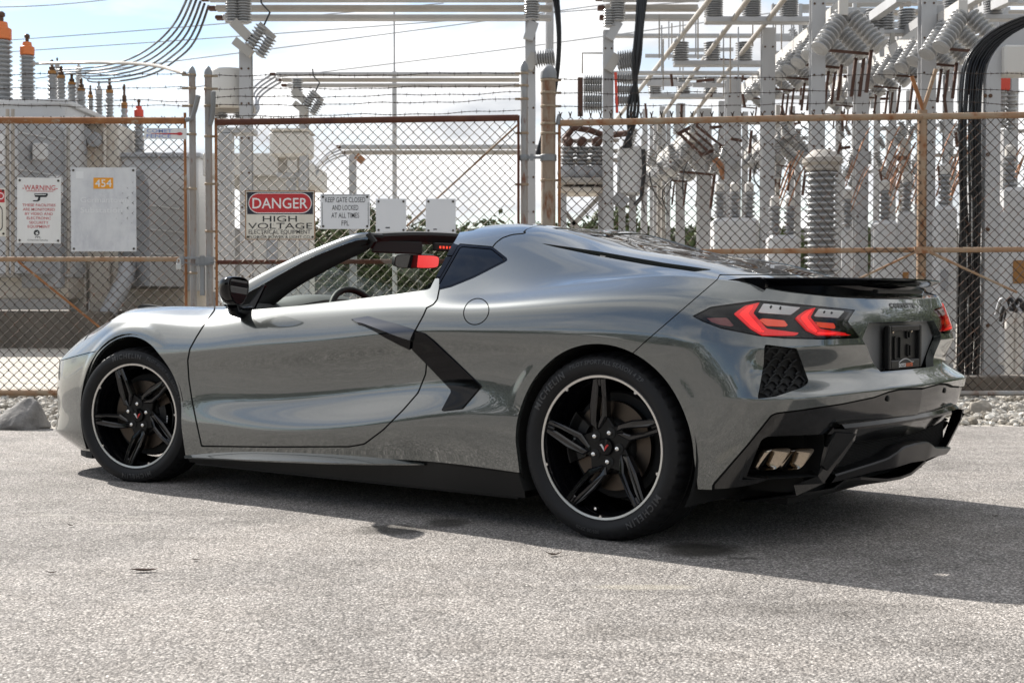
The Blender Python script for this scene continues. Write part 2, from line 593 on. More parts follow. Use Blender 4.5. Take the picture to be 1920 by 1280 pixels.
me = bpy.data.meshes.new('boulder'); bm.to_mesh(me); bm.free(); me.materials.append(rock_m)
bo_ = bpy.data.objects.new('boulder', me); COL.objects.link(bo_); bo_.location = (RC.x, RC.y, -.01)
auto_smooth(bo_, 40)
tag(bo_, 'grey pointed rock lying at the asphalt edge left of the car', 'rock')
p = GP(1838, 772); boulder('stone_block', (p.x, p.y, .02), .09, .07, .085, stone_m, 9, 'larger white stone among the gravel right of the car')

# fallen leaves
leaf_m = mat('dry_leaf', (.05, .022, .01), .8)
nl_ = noise(leaf_m, 40, 3, .6)
lk(leaf_m, ramp(leaf_m, nl_, [(.3, (.018, .010, .006)), (.7, (.09, .035, .014))]), bsdf(leaf_m).inputs['Base Color'])
def leaf(u, v_, L, rz, label, curl=.012, m=leaf_m):
    V = []; F = []
    for i in range(9):
        t = i / 8
        w = .32 * L * math.sin(math.pi * min(1, t * 1.02)) ** .8 * (1 - .3 * t)
        z = .004 + curl * (2 * t - 1) ** 2
        V += [(L * (t - .5), -w / 2, z + .3 * w), (L * (t - .5), 0, z), (L * (t - .5), w / 2, z + .25 * w)]
    for i in range(8):
        F += [(3 * i, 3 * i + 3, 3 * i + 4, 3 * i + 1), (3 * i + 1, 3 * i + 4, 3 * i + 5, 3 * i + 2)]
    o = mesh_obj('fallen_leaf', V, F, m)
    p = GP(u, v_); o.location = (p.x, p.y, 0); o.rotation_euler = (0, 0, rz)
    return tag(o, label, 'leaf', 'dry leaves on the asphalt')
leaf(271, 1072, .095, .1, 'long dark curled leaf on the asphalt below the front wheel', .008)
leaf(97, 1076, .040, .3, 'small reddish leaf at lower left of the asphalt')
leaf(368, 1051, .035, 0, 'small grey leaf in line below the door front edge', .004)
leaf(133, 987, .04, -.2, 'brown leaf on the asphalt left of the front wheel shadow')
leaf(1039, 1042, .065, .2, 'orange brown leaf just in front of the rear tyre', .014)
leaf(932, 1077, .022, .5, 'tiny dark leaf below the rear quarter of the car', .004)
leaf(1866, 969, .035, .1, 'brown leaf in the car shadow near right picture edge', .008)
leaf(735, 1024, .022, .6, 'tiny dark leaf beneath the oil stain', .004)
# ================================================================== FENCE AND GATES
rust_pipe = weathered('rusty_orange_pipe', (.30, .13, .045), (.16, .055, .02), .9, 5, .8, 0, (.33, .27, .20), .60, (1, 1, 1))
maroon_pipe = weathered('dark_rusted_pipe', (.075, .022, .014), (.12, .045, .02), .8, 6, .8, 0, None, .6, (1, 1, 1))
tan_pipe = weathered('tan_rust_pipe', (.30, .235, .165), (.27, .12, .045), .9, 4, .75, 0, (.20, .075, .025), .60, (1, 1, 1))
galv_pipe = weathered('galvanised_pipe', (.29, .295, .30), (.24, .17, .11), .75, 3.5, .55, .3, (.16, .06, .03), .60, (1, 1, .35))
grey_iron = weathered('grey_fittings', (.24, .25, .26), (.14, .14, .14), .5, 9, .55, .4)
brass_fit = weathered('stained_band', (.32, .27, .20), (.2, .1, .05), .6, 14, .6, .3)
wire_brown = mat('rusty_fence_wire', (.055, .032, .020), .85)
n1 = noise(wire_brown, 9, 5, .7)
lk(wire_brown, ramp(wire_brown, n1, [(.35, (.010, .008, .007)), (.55, (.035, .018, .010)), (.75, (.13, .048, .016))]), bsdf(wire_brown).inputs['Base Color'])
wire_tan = mat('tarnished_fence_wire', (.16, .13, .10), .7, .3)
n1 = noise(wire_tan, 7, 5, .7)
lk(wire_tan, ramp(wire_tan, n1, [(.35, (.07, .056, .040)), (.6, (.16, .132, .098)), (.8, (.20, .10, .045))]), bsdf(wire_tan).inputs['Base Color'])
barb_m = mat('barbed_wire_rust', (.045, .032, .026), .8)
PITCH_D = 18.9 * FY / FPX      # diamond width
def fence_fabric(name, x0, x1, z0, z1, Y, m, parent, seed=1):
    """woven zigzag wires with twisted ends standing above the top rail"""
    r = random.Random(seed)
    p = PITCH_D
    V = []; F = []
    rad = .0054
    nx = int((x1 - x0) / (p / 2))
    nz = int((z1 - z0) / (p / 2))
    for i in range(nx):
        xa = x0 + i * p / 2; xb = xa + p / 2 + .004
        pts = []
        for k in range(nz + 1):
            right = (k + i) % 2 == 0
            zz_ = z0 + k * p / 2
            fr_ = math.sin(math.pi * k / nz)
            jit = r.uniform(-.003, .003) + fr_ * (.014 * math.sin(zz_ * 2.3 + i * .11 + seed) + .008 * math.sin(i * .31 + seed * 2))
            bow = fr_ * (.016 * math.sin(i * .09 + zz_ * 1.7 + seed) + .010 * math.sin(i * .23 - zz_ * 2.9))
            pts.append((xb + jit if right else xa + jit, Y + bow + (.0045 if right else -.0045), zz_ + r.uniform(-.002, .002) + fr_ * .008 * math.sin(i * .17 + seed)))
        base = len(V)
        for (x, y, z) in pts:
            V += [(x - rad, y, z), (x, y - rad, z), (x + rad, y, z), (x, y + rad, z)]
        for k in range(len(pts) - 1):
            for j in range(4):
                F.append((base + 4 * k + j, base + 4 * k + (j + 1) % 4, base + 4 * k + 4 + (j + 1) % 4, base + 4 * k + 4 + j))
        # barb end
        if i % 2 == 0:
            zt = z0 + nz * p / 2
            xm = pts[-1][0]
            for dx in (-.014, .014):
                b = len(V)
                for (x, z, q) in ((xm, zt, rad), (xm + dx * .15, zt + .022, rad * 1.2), (xm + dx, zt + .050 + r.uniform(-.006, .006), rad * .8)):
                    V += [(x - q, Y, z), (x, Y - q, z), (x + q, Y, z), (x, Y + q, z)]
                for k in range(2):
                    for j in range(4):
                        F.append((b + 4 * k + j, b + 4 * k + (j + 1) % 4, b + 4 * k + 4 + (j + 1) % 4, b + 4 * k + 4 + j))
    o = mesh_obj(name, V, F, m, parent)
    o['kind'] = 'stuff'
    return o
def barbed(parent, a, b, sag=.012, seed=0, m=barb_m):
    r = random.Random(seed)
    a = Vector(a); b = Vector(b)
    L = (b - a).length
    n = max(12, int(L / .05))
    mb = MB()
    def P(t):
        k = a.lerp(b, t)
        return k + Vector((0, .004 * math.sin(t * 17 + seed), -sag * math.sin(math.pi * t) + .006 * math.sin(t * L * 5.1 + seed) + .004 * math.sin(t * L * 13 + 2 * seed)))
    for ph in (0, math.pi):
        pts = []
        for k in range(n * 2 + 1):
            t = k / (n * 2)
            w = t * L * 2 * math.pi / .09 + ph
            pts.append(P(t) + Vector((0, .003 * math.cos(w), .003 * math.sin(w))))
        mb.tube(pts, .0021, 4, caps=False)
    q = .06
    while q < L - .03:
        c = P(q / L)
        for s in (-1, 1):
            d = Vector((r.uniform(-.35, .35), r.uniform(-.4, .4), s)).normalized() * .024
            mb.tube([c - d * .2, c + d], [.0028, .0008], 4, caps=False)
        mb.tube([c - Vector((.007, 0, 0)), c + Vector((.007, 0, 0))], .0052, 6)
        q += r.uniform(.115, .150)
    return mb.build('barbed_wire', m, parent)
def pipe(name, a, b, r, m, parent, n=16):
    return MB().tube([a, b], r, n).build(name, m, parent, 40)
def cap(name, c, r, m, parent):
    return MB().lathe([(r * 1.12, -.03), (r * 1.12, .004), (r * .95, .03), (r * .55, .055), (.006, .066), (0, .067)], c, (0, 0, 1), 20).build(name, m, parent, 50)
def clamp(parent, c, r, side, L=.05):
    mb = MB()
    mb.lathe([(r + .003, -.011), (r + .007, -.008), (r + .007, .008), (r + .003, .011)], c, (0, 0, 1), 18)
    x0, x1 = sorted((c[0] + side * r, c[0] + side * (r + L)))
    mb.box(x0, x1, c[1] - .008, c[1] + .004, c[2] - .010, c[2] + .010)
    mb.build('clamp_band', brass_fit, parent, 40)
def at(u, v, Y=FY):
    return B(u, v, Y)
def X(u, Y=FY):
    return (u - 960) * Y / FPX / CP if False else B(u, 565, Y).x
ZB = .03

# left gate leaf
gl = empty('gate_leaf', (X(363), FY, 0), 0, 'rusty chain-link gate leaf behind the car nose carrying the warning signs', 'gate', 'double gate')
def rel(o, p):
    return Vector(p) - o.location
zT = at(200, 225).z; zM = at(200, 486).z
xl, xr = X(-420), X(363)
MB().tube([rel(gl, (xl, FY, zT)), rel(gl, (X(349), FY, at(349, 226.5).z))], .030, 14).build('top_rail', rust_pipe, gl, 40)
MB().tube([rel(gl, (xl, FY, zM)), rel(gl, (X(346), FY, zM))], .022, 14).build('middle_rail', tan_pipe, gl, 40)
pipe('bottom_rail', rel(gl, (xl, FY, .055)), rel(gl, (xr, FY, .055)), .026, tan_pipe, gl)
pipe('gate_upright', rel(gl, (xr, FY, .02)), rel(gl, (xr, FY, at(363, 140).z)), .031, galv_pipe, gl)
cap('post_cap', rel(gl, (xr, FY, at(363, 138).z)), .031, grey_iron, gl)
pipe('tension_bar', rel(gl, (X(349.5), FY - .01, .03)), rel(gl, (X(349.5), FY - .01, at(349, 212).z)), .013, rust_pipe, gl, 8)
pipe('brace_rod', rel(gl, (X(36), FY - .02, at(36, 490).z)), rel(gl, (X(260), FY - .02, at(260, 672).z)), .011, rust_pipe, gl, 8)
MB().tube([rel(gl, (X(353), FY - .03, at(353, 226).z)), rel(gl, (X(365), FY - .05, at(365, 224).z)), rel(gl, (X(371), FY - .06, at(371, 206).z)), rel(gl, (X(379), FY - .10, at(379, 183).z))], .022, 12).build('wire_arm', grey_iron, gl, 40)
for v in (141, 166, 199, 252, 354, 512):
    clamp(gl, rel(gl, (xr, FY, at(363, v).z)), .031, -1, .06)
fence_fabric('chain_link_mesh', xl - xr, X(350) - xr, ZB, zT - .01, 0, wire_brown, gl, 1)
for k, (va, vb) in enumerate(((136, 139), (163, 165), (194, 199), (181, 192))):
    barbed(gl, rel(gl, (xl, FY - (.0 if k < 3 else .08), at(0, va).z)), rel(gl, (X(358), FY - (.0 if k < 3 else .08), at(358, vb).z)), .01, k + 1)

# right gate leaf
gr = empty('gate_leaf', (X(393), FY, 0), 0, 'chain-link gate leaf with dark maroon top rail between the two grey uprights and hinge post', 'gate', 'double gate')
x0, x1 = X(393), X(983)
MB().tube([rel(gr, (X(408), FY, at(408, 229.5).z)), rel(gr, (X(972), FY, at(972, 221).z))], .029, 14).build('top_rail', maroon_pipe, gr, 40)
zM2 = at(450, 491.5).z
pipe('middle_rail', rel(gr, (X(408), FY, zM2)), rel(gr, (X(972), FY, zM2 + .01)), .021, maroon_pipe, gr)
pipe('bottom_rail', rel(gr, (x0, FY, .055)), rel(gr, (x1, FY, .055)), .026, tan_pipe, gr)
pipe('gate_upright', rel(gr, (x0, FY, .02)), rel(gr, (x0, FY, at(393, 140).z)), .033, galv_pipe, gr)
pipe('gate_upright', rel(gr, (x1, FY, .02)), rel(gr, (x1, FY, at(983, 130).z)), .033, galv_pipe, gr)
cap('post_cap', rel(gr, (x0, FY, at(393, 138).z)), .033, grey_iron, gr)
cap('post_cap', rel(gr, (x1, FY, at(983, 128).z)), .033, grey_iron, gr)
pipe('tension_bar', rel(gr, (X(407), FY - .01, .03)), rel(gr, (X(407), FY - .01, at(407, 222).z)), .012, rust_pipe, gr, 8)
pipe('tension_bar', rel(gr, (X(972), FY - .01, .03)), rel(gr, (X(972), FY - .01, at(972, 217).z)), .012, maroon_pipe, gr, 8)
MB().tube([rel(gr, (X(397), FY - .03, at(397, 235).z)), rel(gr, (X(402), FY - .05, at(402, 222).z)), rel(gr, (X(405), FY - .07, at(405, 200).z)), rel(gr, (X(407), FY - .10, at(407, 175).z))], .022, 12).build('wire_arm', grey_iron, gr, 40)
for v in (143, 167, 199, 256, 345, 434):
    clamp(gr, rel(gr, (x0, FY, at(393, v).z)), .033, 1, .055)
for v in (138, 161, 186, 250, 346):
    clamp(gr, rel(gr, (x1, FY, at(983, v).z)), .033, -1, .05)
pipe('brace_rod', rel(gr, (X(972), FY + .03, at(972, 232).z)), rel(gr, (X(762), FY + .03, at(762, 424).z)), .009, tan_pipe, gr, 8)
fence_fabric('chain_link_mesh', X(407) - x0, X(973) - x0, ZB, at(700, 214).z - .035, 0, wire_tan, gr, 2)
for k, (va, vb, dy) in enumerate(((141, 136, 0), (166, 160, 0), (185, 176, -.09), (198, 186, 0), (218, 208, 0))):
    barbed(gr, rel(gr, (X(402), FY + dy, at(402, va).z)), rel(gr, (X(976), FY + dy, at(976, vb).z)), .012, 10 + k)

hinge_m = weathered('rust_stained_post', (.30, .265, .22), (.20, .12, .065), 1.0, 2.4, .7, .1, (.17, .07, .03), .57, (1, 1, .35))
# hinge post
hp = empty('hinge_post', (X(1028), FY + .02, 0), 0, 'thick stained steel gate post with grey domed cap behind the car roof', 'post')
pipe('post', (0, 0, -.02), (0, 0, at(1028, 140).z), .066, hinge_m, hp, 24)
MB().lathe([(.074, -.05), (.074, .006), (.066, .035), (.045, .06), (.015, .075), (0, .077)], (0, 0, at(1028, 137).z), (0, 0, 1), 24).build('post_cap', grey_iron, hp, 50)
for v in (150, 174, 199, 250, 338):
    clamp(hp, (0, 0, at(1028, v).z), .066, 1, .05)
clamp(hp, (0, 0, at(1028, 232).z), .066, 1, .03)
for v in (296, 690):
    hg = MB()
    z = at(1010, v).z
    hg.lathe([(.072, -.030), (.076, -.026), (.076, .026), (.072, .030)], (0, 0, z), (0, 0, 1), 24)
    hg.box(-.20, -.05, -.05, -.03, z - .012, z + .012)
    hg.lathe([(.040, -.026), (.043, -.02), (.043, .02), (.040, .026)], (X(983) - X(1028), -.02, z), (0, 0, 1), 18)
    hg.bar((-.15, -.055, z + .03), (-.15, -.055, z - .03), .03, .03)
    hg.build('hinge', grey_iron, hp, 40)

# fence run to the right
fr = empty('chain_link_fence', (X(1050), FY, 0), 0, 'chain-link fence run with tan rusty rails right of the gate behind the car', 'fence')
def rf(u, v, dy=0.0):
    return rel(fr, (X(u), FY + dy, at(u, v).z))
MB().tube([rf(1050, 231), rf(1480, 222), rf(1920, 216), rf(2300, 211)], .029, 14).build('top_rail', tan_pipe, fr, 40)
MB().tube([rf(1050, 474), rf(1722, 468.5)], .024, 14).build('middle_rail', tan_pipe, fr, 40)
MB().tube([rf(1738, 469), rf(2300, 465)], .024, 14).build('middle_rail', tan_pipe, fr, 40)
pipe('end_bar', rel(fr, (X(1048.5), FY, .03)), rf(1048.5, 222), .014, rust_pipe, fr, 10)
cap('rail_end', rf(1047, 228), .02, grey_iron, fr)
pipe('line_post', rel(fr, (X(1728.5), FY + .03, -.02)), rf(1728.5, 206, .03), .043, tan_pipe, fr)
pipe('line_post', rel(fr, (X(2290), FY + .03, -.02)), rf(2290, 206, .03), .043, tan_pipe, fr)
MB().tube([rf(1728, 206), rf(1706, 143)], .018, 10).build('barb_arm', rust_pipe, fr, 40)
MB().tube([rf(1728, 206), rf(1751, 130)], .018, 10).build('barb_arm', tan_pipe, fr, 40)
for (a, b) in (((1716, 472), (1606, 524)), ((1742, 474), (1905, 548)), ((1740, 471), (1800, 500))):
    pipe('brace_rod', rf(*a, -.02), rf(*b, -.02), .011, tan_pipe, fr, 8)
mb = MB()
mb.lathe([(.050, -.03), (.050, .03)], rf(1728.5, 469, .03), (0, 0, 1), 16)
mb.box(rf(1712, 469).x, rf(1746, 469).x, -.04, -.012, rf(1728, 469).z - .03, rf(1728, 469).z + .03)
mb.build('rail_clamp', tan_pipe, fr)
pipe('bottom_pipe', rel(fr, (X(1050), FY - .02, .05)), rel(fr, (X(2300), FY - .02, .05)), .024, galv_pipe, fr)
fence_fabric('chain_link_mesh', 0.0, X(2290) - X(1050), ZB, rf(1300, 212).z - .02, 0, wire_brown, fr, 3)
for k, (va, vb) in enumerate(((150, 128), (175, 160), (200, 190))):
    barbed(fr, rf(1046, va), rf(1730, vb + (10 if k == 0 else 8 if k == 1 else 0)), .01, 20 + k)
    barbed(fr, rf(1730, vb + (10 if k == 0 else 8 if k == 1 else 0)), rf(2200, vb + 8), .01, 24 + k)
# latch with padlock where the leaves meet
lt_ = empty('gate_latch', (X(378), FY - .05, at(378, 488).z), 0, 'grey gate latch with hanging padlock where the gate leaves meet', 'latch')
mb = MB()
mb.bbox(-.165, .10, -.02, .01, .008, .030, .004)
mb.bbox(-.035, .13, -.035, -.015, -.045, .028, .004)
mb.bbox(.005, .045, -.04, .0, -.32, .04, .004)
mb.bbox(-.18, -.14, -.03, .0, -.04, .035, .004)
mb.build('latch_bar', grey_iron, lt_)
mb = MB().bbox(-.205, -.160, -.06, -.035, -.085, -.030, .005)
lock_m = mat('padlock_steel', (.55, .55, .54), .35, .8)
pl = mb.build('padlock', lock_m, lt_)
MB().tube([(-.198, -.047, -.035), (-.196, -.047, .0), (-.182, -.047, .016), (-.168, -.047, .0), (-.167, -.047, -.035)], .005, 8).build('shackle', lock_m, lt_, 60)
mb = MB()
for k in range(14):
    t = k / 13
    c = Vector((-.13 + .27 * t, -.045, -.02 - .03 * math.sin(math.pi * t)))
    ring = [c + Vector((.014 * math.cos(q), (.007 if k % 2 else 0) * math.sin(q), (.007 if k % 2 == 0 else .002) * math.sin(q))) for q in np.linspace(0, 2 * math.pi, 11)[:-1]]
    mb.tube(ring, .0028, 5, closed=True)
mb.build('chain', grey_iron, lt_)

# kerb strip under the left leaf and the low concrete edge on the right
conc = weathered('stained_concrete', (.34, .31, .26), (.18, .15, .12), .7, 3, .9)
MB().bbox(-8, X(360), FY + .10, FY + .32, -.05, .075, .02).build('concrete_kerb', conc)
tag(bpy.data.objects['concrete_kerb'], 'long stained concrete kerb under the left gate leaf', 'kerb')
dconc = weathered('dark_concrete', (.17, .15, .125), (.09, .075, .06), .8, 2, .9)
o = MB().bbox(X(1500), X(2300), FY + .75, FY + 1.1, -.05, .16, .01).build('plinth_wall', dconc)
tag(o, 'low dark concrete edge behind the fence at right picture edge', 'kerb')

# ---- signs
plate_w = weathered('white_sign_plate', (.70, .70, .69), (.45, .44, .42), .35, 7, .5)
plate_w2 = weathered('white_blank_plate', (.66, .67, .69), (.58, .59, .62), .3, 6, .55)
cream_s = weathered('cream_sign_plate', (.68, .65, .58), (.42, .38, .30), .4, 8, .5)
faded = mat('faded_aluminium_sign', (.5, .51, .53), .6)
n1 = noise(faded, 9, 9, .72, stretch=(1, 1, .5))
n2 = noise(faded, 3, 4, .6)
lk(faded, mixc(faded, ramp(faded, n2, [(.4, (0, 0, 0)), (.62, (1, 1, 1))]), ramp(faded, n1, [(.3, (.36, .37, .41)), (.6, (.58, .59, .61))]), (.60, .61, .62)), bsdf(faded).inputs['Base Color'])
s_red = mat('sign_red', (.45, .022, .028), .5)
s_black = mat('sign_black', (.012, .012, .014), .5)
s_navy = mat('sign_navy', (.012, .014, .028), .5)
s_white = mat('sign_white', (.74, .74, .73), .5)
s_orange = mat('sign_orange', (.72, .30, .015), .5)
s_blue = mat('sign_blue', (.20, .28, .55), .5)
s_faint = mat('faint_sign_letter', (.68, .69, .70), .6)
screw_m = mat('sign_bolt', (.05, .04, .03), .6, .5)
SY_ = FY - .022
def sign(name, u0, v0, u1, v1, m, label, tilt=0.0, bolts=True):
    a = at((u0 + u1) / 2, v1, SY_)
    w = (u1 - u0) * SY_ / FPX
    h = (v1 - v0) * SY_ / FPX
    o = empty(name, (a.x, SY_, a.z), 0, label, 'sign')
    o.rotation_euler = (0, tilt, 0)
    MB().bbox(-w / 2, w / 2, -.002, .002, 0, h, .001).build('plate', m, o)
    if bolts:
        for sx in (-1, 1):
            for z in (.025, h - .025):
                MB().lathe([(.011, 0), (.010, .005), (.0, .007)], (sx * (w / 2 - .024), -.002, z), (0, -1, 0), 10).build('bolt', screw_m, o, 50)
    o['_s'] = 0
    del o['_s']
    def px(u, v, d=0.0):
        return (( u - (u0 + u1) / 2) * SY_ / FPX, -.0034 - d, (v1 - v) * SY_ / FPX)
    return o, px
def stext(o, px, body, u, v, hpx, m, wpx=None, bold=.0, sp=1.0, align='CENTER', d=0.0):
    size = hpx * SY_ / FPX / .70
    V, F = text_geo(body, size, bold * size * .35, sp, 1.0, align)
    if wpx and len(V):
        w = V[:, 0].max() - V[:, 0].min()
        k = wpx * SY_ / FPX / w
        cx = (V[:, 0].max() + V[:, 0].min()) / 2
        V[:, 0] = (V[:, 0] - cx) * k if align == 'CENTER' else V[:, 0] * k
    if len(V):
        V[:, 1] -= (V[:, 1].max() + V[:, 1].min()) / 2
    c = px(u, v, d)
    return mesh_obj('lettering', [(c[0] + x, c[1], c[2] + y) for x, y, _ in V], F, m, o)
def srect(o, px, u0, v0, u1, v1, m, name='panel', d=0.0, rnd=0.0, n=8):
    a, b = px(u0, v1, d), px(u1, v0, d)
    if rnd:
        pts = []
        rx, rz = rnd * (b[2] - a[2]) * 1.0, rnd * (b[2] - a[2])
        for cx, cz, t0 in ((b[0] - rx, b[2] - rz, 0), (a[0] + rx, b[2] - rz, 90), (a[0] + rx, a[2] + rz, 180), (b[0] - rx, a[2] + rz, 270)):
            for k in range(n + 1):
                t = math.radians(t0 + 90 * k / n)
                pts.append((cx + rx * math.cos(t), a[1], cz + rz * math.sin(t)))
    else:
        pts = [(a[0], a[1], a[2]), (b[0], a[1], a[2]), (b[0], a[1], b[2]), (a[0], a[1], b[2])]
        return mesh_obj(name, pts, [(0, 1, 2, 3)], m, o)
    return mesh_obj(name, pts, [tuple(range(len(pts)))[::-1]], m, o)

o, px = sign('warning_sign', 32, 334, 114, 456, plate_w, 'white warning sign with red letters and a camera symbol', .012)
stext(o, px, '-WARNING-', 75, 352.5, 9.5, s_red, 66, .012)
srect(o, px, 50, 358.6, 100, 359.6, s_red)
cam_p = [(64, 363.5), (89, 362.5), (90, 366), (87, 370), (66, 370)]
mesh_obj('camera_symbol', [px(*q) for q in cam_p], [tuple(range(5))], s_black, o)
mesh_obj('camera_symbol', [px(*q) for q in ((72, 370), (76, 370), (75, 376), (71, 378.5), (62, 378), (62, 376), (70, 376))], [tuple(range(7))], s_black, o)
srect(o, px, 66, 364.8, 86, 366, s_white, 'camera_symbol', .0004)
for k, (t, w) in enumerate((('THESE FACILITIES', 62), ('ARE MONITORED', 60), ('BY VIDEO AND', 52), ('ELECTRONIC', 45), ('SECURITY', 36), ('EQUIPMENT', 42))):
    stext(o, px, t, 73, 385 + k * 8.1, 5.0, s_red, w, .012)
ring = [px(69 + 5.5 * math.cos(t), 436.5 + 5.5 * math.sin(t)) for t in np.linspace(0, 2 * math.pi, 25)[:-1]]
mesh_obj('round_logo', ring, [tuple(range(24))], s_black, o)
mesh_obj('round_logo', [px(u, v, .0004) for u, v in ((66, 437.5), (72, 433.5), (70, 437), (73.5, 437.5), (67, 441.5), (69, 438.3))], [tuple(range(6))], s_white, o)
stext(o, px, 'FPL', 72, 445, 3.2, s_black, 11, .02)
stext(o, px, 'Corporate Security', 71, 450.5, 3.0, s_black, 38, .0)

o, px = sign('number_sign', 134, 315, 256, 471.5, faded, 'large faded grey sign with the orange number 454', .0)
srect(o, px, 176.5, 334, 213.5, 354.5, s_orange, 'number_tile')
stext(o, px, '454', 195, 344.3, 14, s_white, 31, .01, d=.0005)
stext(o, px, 'Germantown', 197, 375, 10, s_faint, 90, .006)
stext(o, px, 'Substation', 191, 394, 10, s_faint, 78, .006)
srect(o, px, 144, 322, 158, 335, s_faint, 'worn_sticker')

o, px = sign('no_entry_sign', -66, 353, 11.5, 443.5, cream_s, 'cream sign with red header cut off by left picture edge')
srect(o, px, -63, 356, 9.5, 380, s_red, 'header')
stext(o, px, 'D', 3.5, 368, 13, s_white, 10, .01, d=.0005)
srect(o, px, -58, 385, 5.5, 434, s_black, 'border', 0, .2)
srect(o, px, -56.4, 386.6, 4, 432.4, cream_s, 'border', .0005, .2)

o, px = sign('fence_maker_tag', 270.5, 240.5, 350, 261, plate_w, 'small white tag with blue letters and red comet under the top rail', .01, False)
stext(o, px, 'COMET', 299, 246, 6.5, s_blue, 47, .03)
stext(o, px, 'FENCE', 298, 255.5, 6.5, s_blue, 46, .03)
mesh_obj('comet_tail', [px(u, v, .0006) for u, v in ((283, 250.6), (333, 249.6), (333, 252.6), (283, 251.4))], [(0, 1, 2, 3)], s_red, o)
mesh_obj('comet_head', [px(337 + 5.5 * math.cos(t), 251 + 3 * math.sin(t), .0008) for t in np.linspace(0, 2 * math.pi, 17)[:-1]], [tuple(range(16))], s_red, o)

rust_edge = mat('rusty_sign_edge', (.28, .15, .07), .8)
o, px = sign('danger_sign', 460, 357.5, 591, 449.5, cream_s, 'rusty-edged danger sign reading high voltage beside the gate upright')
for q in ((460, 357.5, 591, 359), (460, 448, 591, 449.5), (460, 357.5, 461.8, 449.5), (589.2, 357.5, 591, 449.5)):
    srect(o, px, *q, rust_edge, 'rust_edge')
srect(o, px, 464, 360.5, 587, 402, s_navy, 'header', .0003)
srect(o, px, 466.3, 362.3, 584.8, 400.2, s_white, 'oval', .0006, .5)
srect(o, px, 467.6, 363.6, 583.4, 398.8, s_red, 'oval', .0009, .5)
stext(o, px, 'DANGER', 525.5, 381.5, 19.5, s_white, 103, .018, d=.0013)
stext(o, px, 'HIGH', 525, 410.5, 11, s_black, 64, .008)
stext(o, px, 'VOLTAGE', 525.5, 423.7, 11, s_black, 120, .008)
stext(o, px, 'ELECTRICAL EQUIPMENT', 524.5, 435.5, 7.6, s_black, 116, .012)
stext(o, px, 'FLORIDA POWER & LIGHT CO.', 525, 444.3, 5.2, s_black, 116, .012)

o, px = sign('gate_notice', 601, 364.5, 693.5, 429.5, plate_w2, 'white sign reading keep gate closed and locked at all times')
for q in ((603, 366, 691.5, 366.9), (604, 380, 604.9, 422), (690, 380, 690.9, 422)):
    srect(o, px, *q, s_black, 'border_line')
for k, (t, w) in enumerate((('KEEP GATE CLOSED', 75), ('AND LOCKED', 49), ('AT ALL TIMES', 52), ('FPL', 14))):
    stext(o, px, t, 647.5, 375 + k * 14.5, 9.6, s_black, w, .004)
o, px = sign('blank_sign', 705, 373, 761.5, 436.5, plate_w2, 'blank white plate right of the keep-gate-closed sign', .0, True)
srect(o, px, 723, 425.8, 731, 428.2, s_black, 'print_mark')
o, px = sign('blank_sign', 798.5, 373, 854.5, 437.5, plate_w2, 'blank white plate nearest the hinge post, above the open cabin', .0, True)
srect(o, px, 812.5, 429, 819.5, 431, s_black, 'print_mark')
# ================================================================== SUBSTATION BEHIND THE FENCE
steel = weathered('pale_galvanised_steel', (.43, .43, .435), (.32, .315, .31), .6, 1.6, .5, .25)
steel2 = weathered('stained_pale_steel', (.36, .345, .32), (.26, .20, .15), .6, 1.4, .55, .1, (.24, .13, .07), .70)
tank = weathered('grey_tank_paint', (.55, .55, .555), (.43, .42, .41), .5, 1.0, .45)
tank_dark = weathered('dark_grey_and_shaded_paint', (.34, .345, .36), (.27, .275, .285), .5, 1.0, .5)  # dark grey paint; on the radiator banks the shade is in this colour
cream_t = weathered('stained_cream_paint', (.56, .53, .48), (.45, .35, .26), .7, 1.2, .6, 0, (.40, .25, .15), .66)
white_can = weathered('white_equipment_paint', (.56, .545, .515), (.42, .385, .35), .5, 1.5, .5)
porc = weathered('grey_porcelain', (.29, .295, .30), (.20, .20, .21), .4, 3, .22)
porc_l = weathered('pale_porcelain', (.37, .37, .37), (.26, .26, .26), .4, 3, .22)
orange_cap = mat('orange_cover', (.62, .17, .045), .5)
red_cap = mat('red_cover', (.55, .06, .035), .5)
brown_cap = mat('brown_terminal', (.09, .05, .03), .6, .4)
yellow_cap = mat('yellow_brown_band', (.30, .14, .035), .6)
cable_m = mat('black_cable', (.009, .009, .010), .28)
rust_rod = mat('rust_brown_rod', (.085, .042, .030), .7, .3)
copper = weathered('copper_braid', (.36, .17, .085), (.20, .09, .05), .6, 8, .55, .5)
grass_m = mat('hedge_leaf', (.06, .085, .025), .7)
nl_ = noise(grass_m, 2, 4, .6)
lk(grass_m, ramp(grass_m, nl_, [(.3, (.028, .045, .014)), (.7, (.10, .125, .04))]), bsdf(grass_m).inputs['Base Color'])
SUBG = 'substation steel columns'

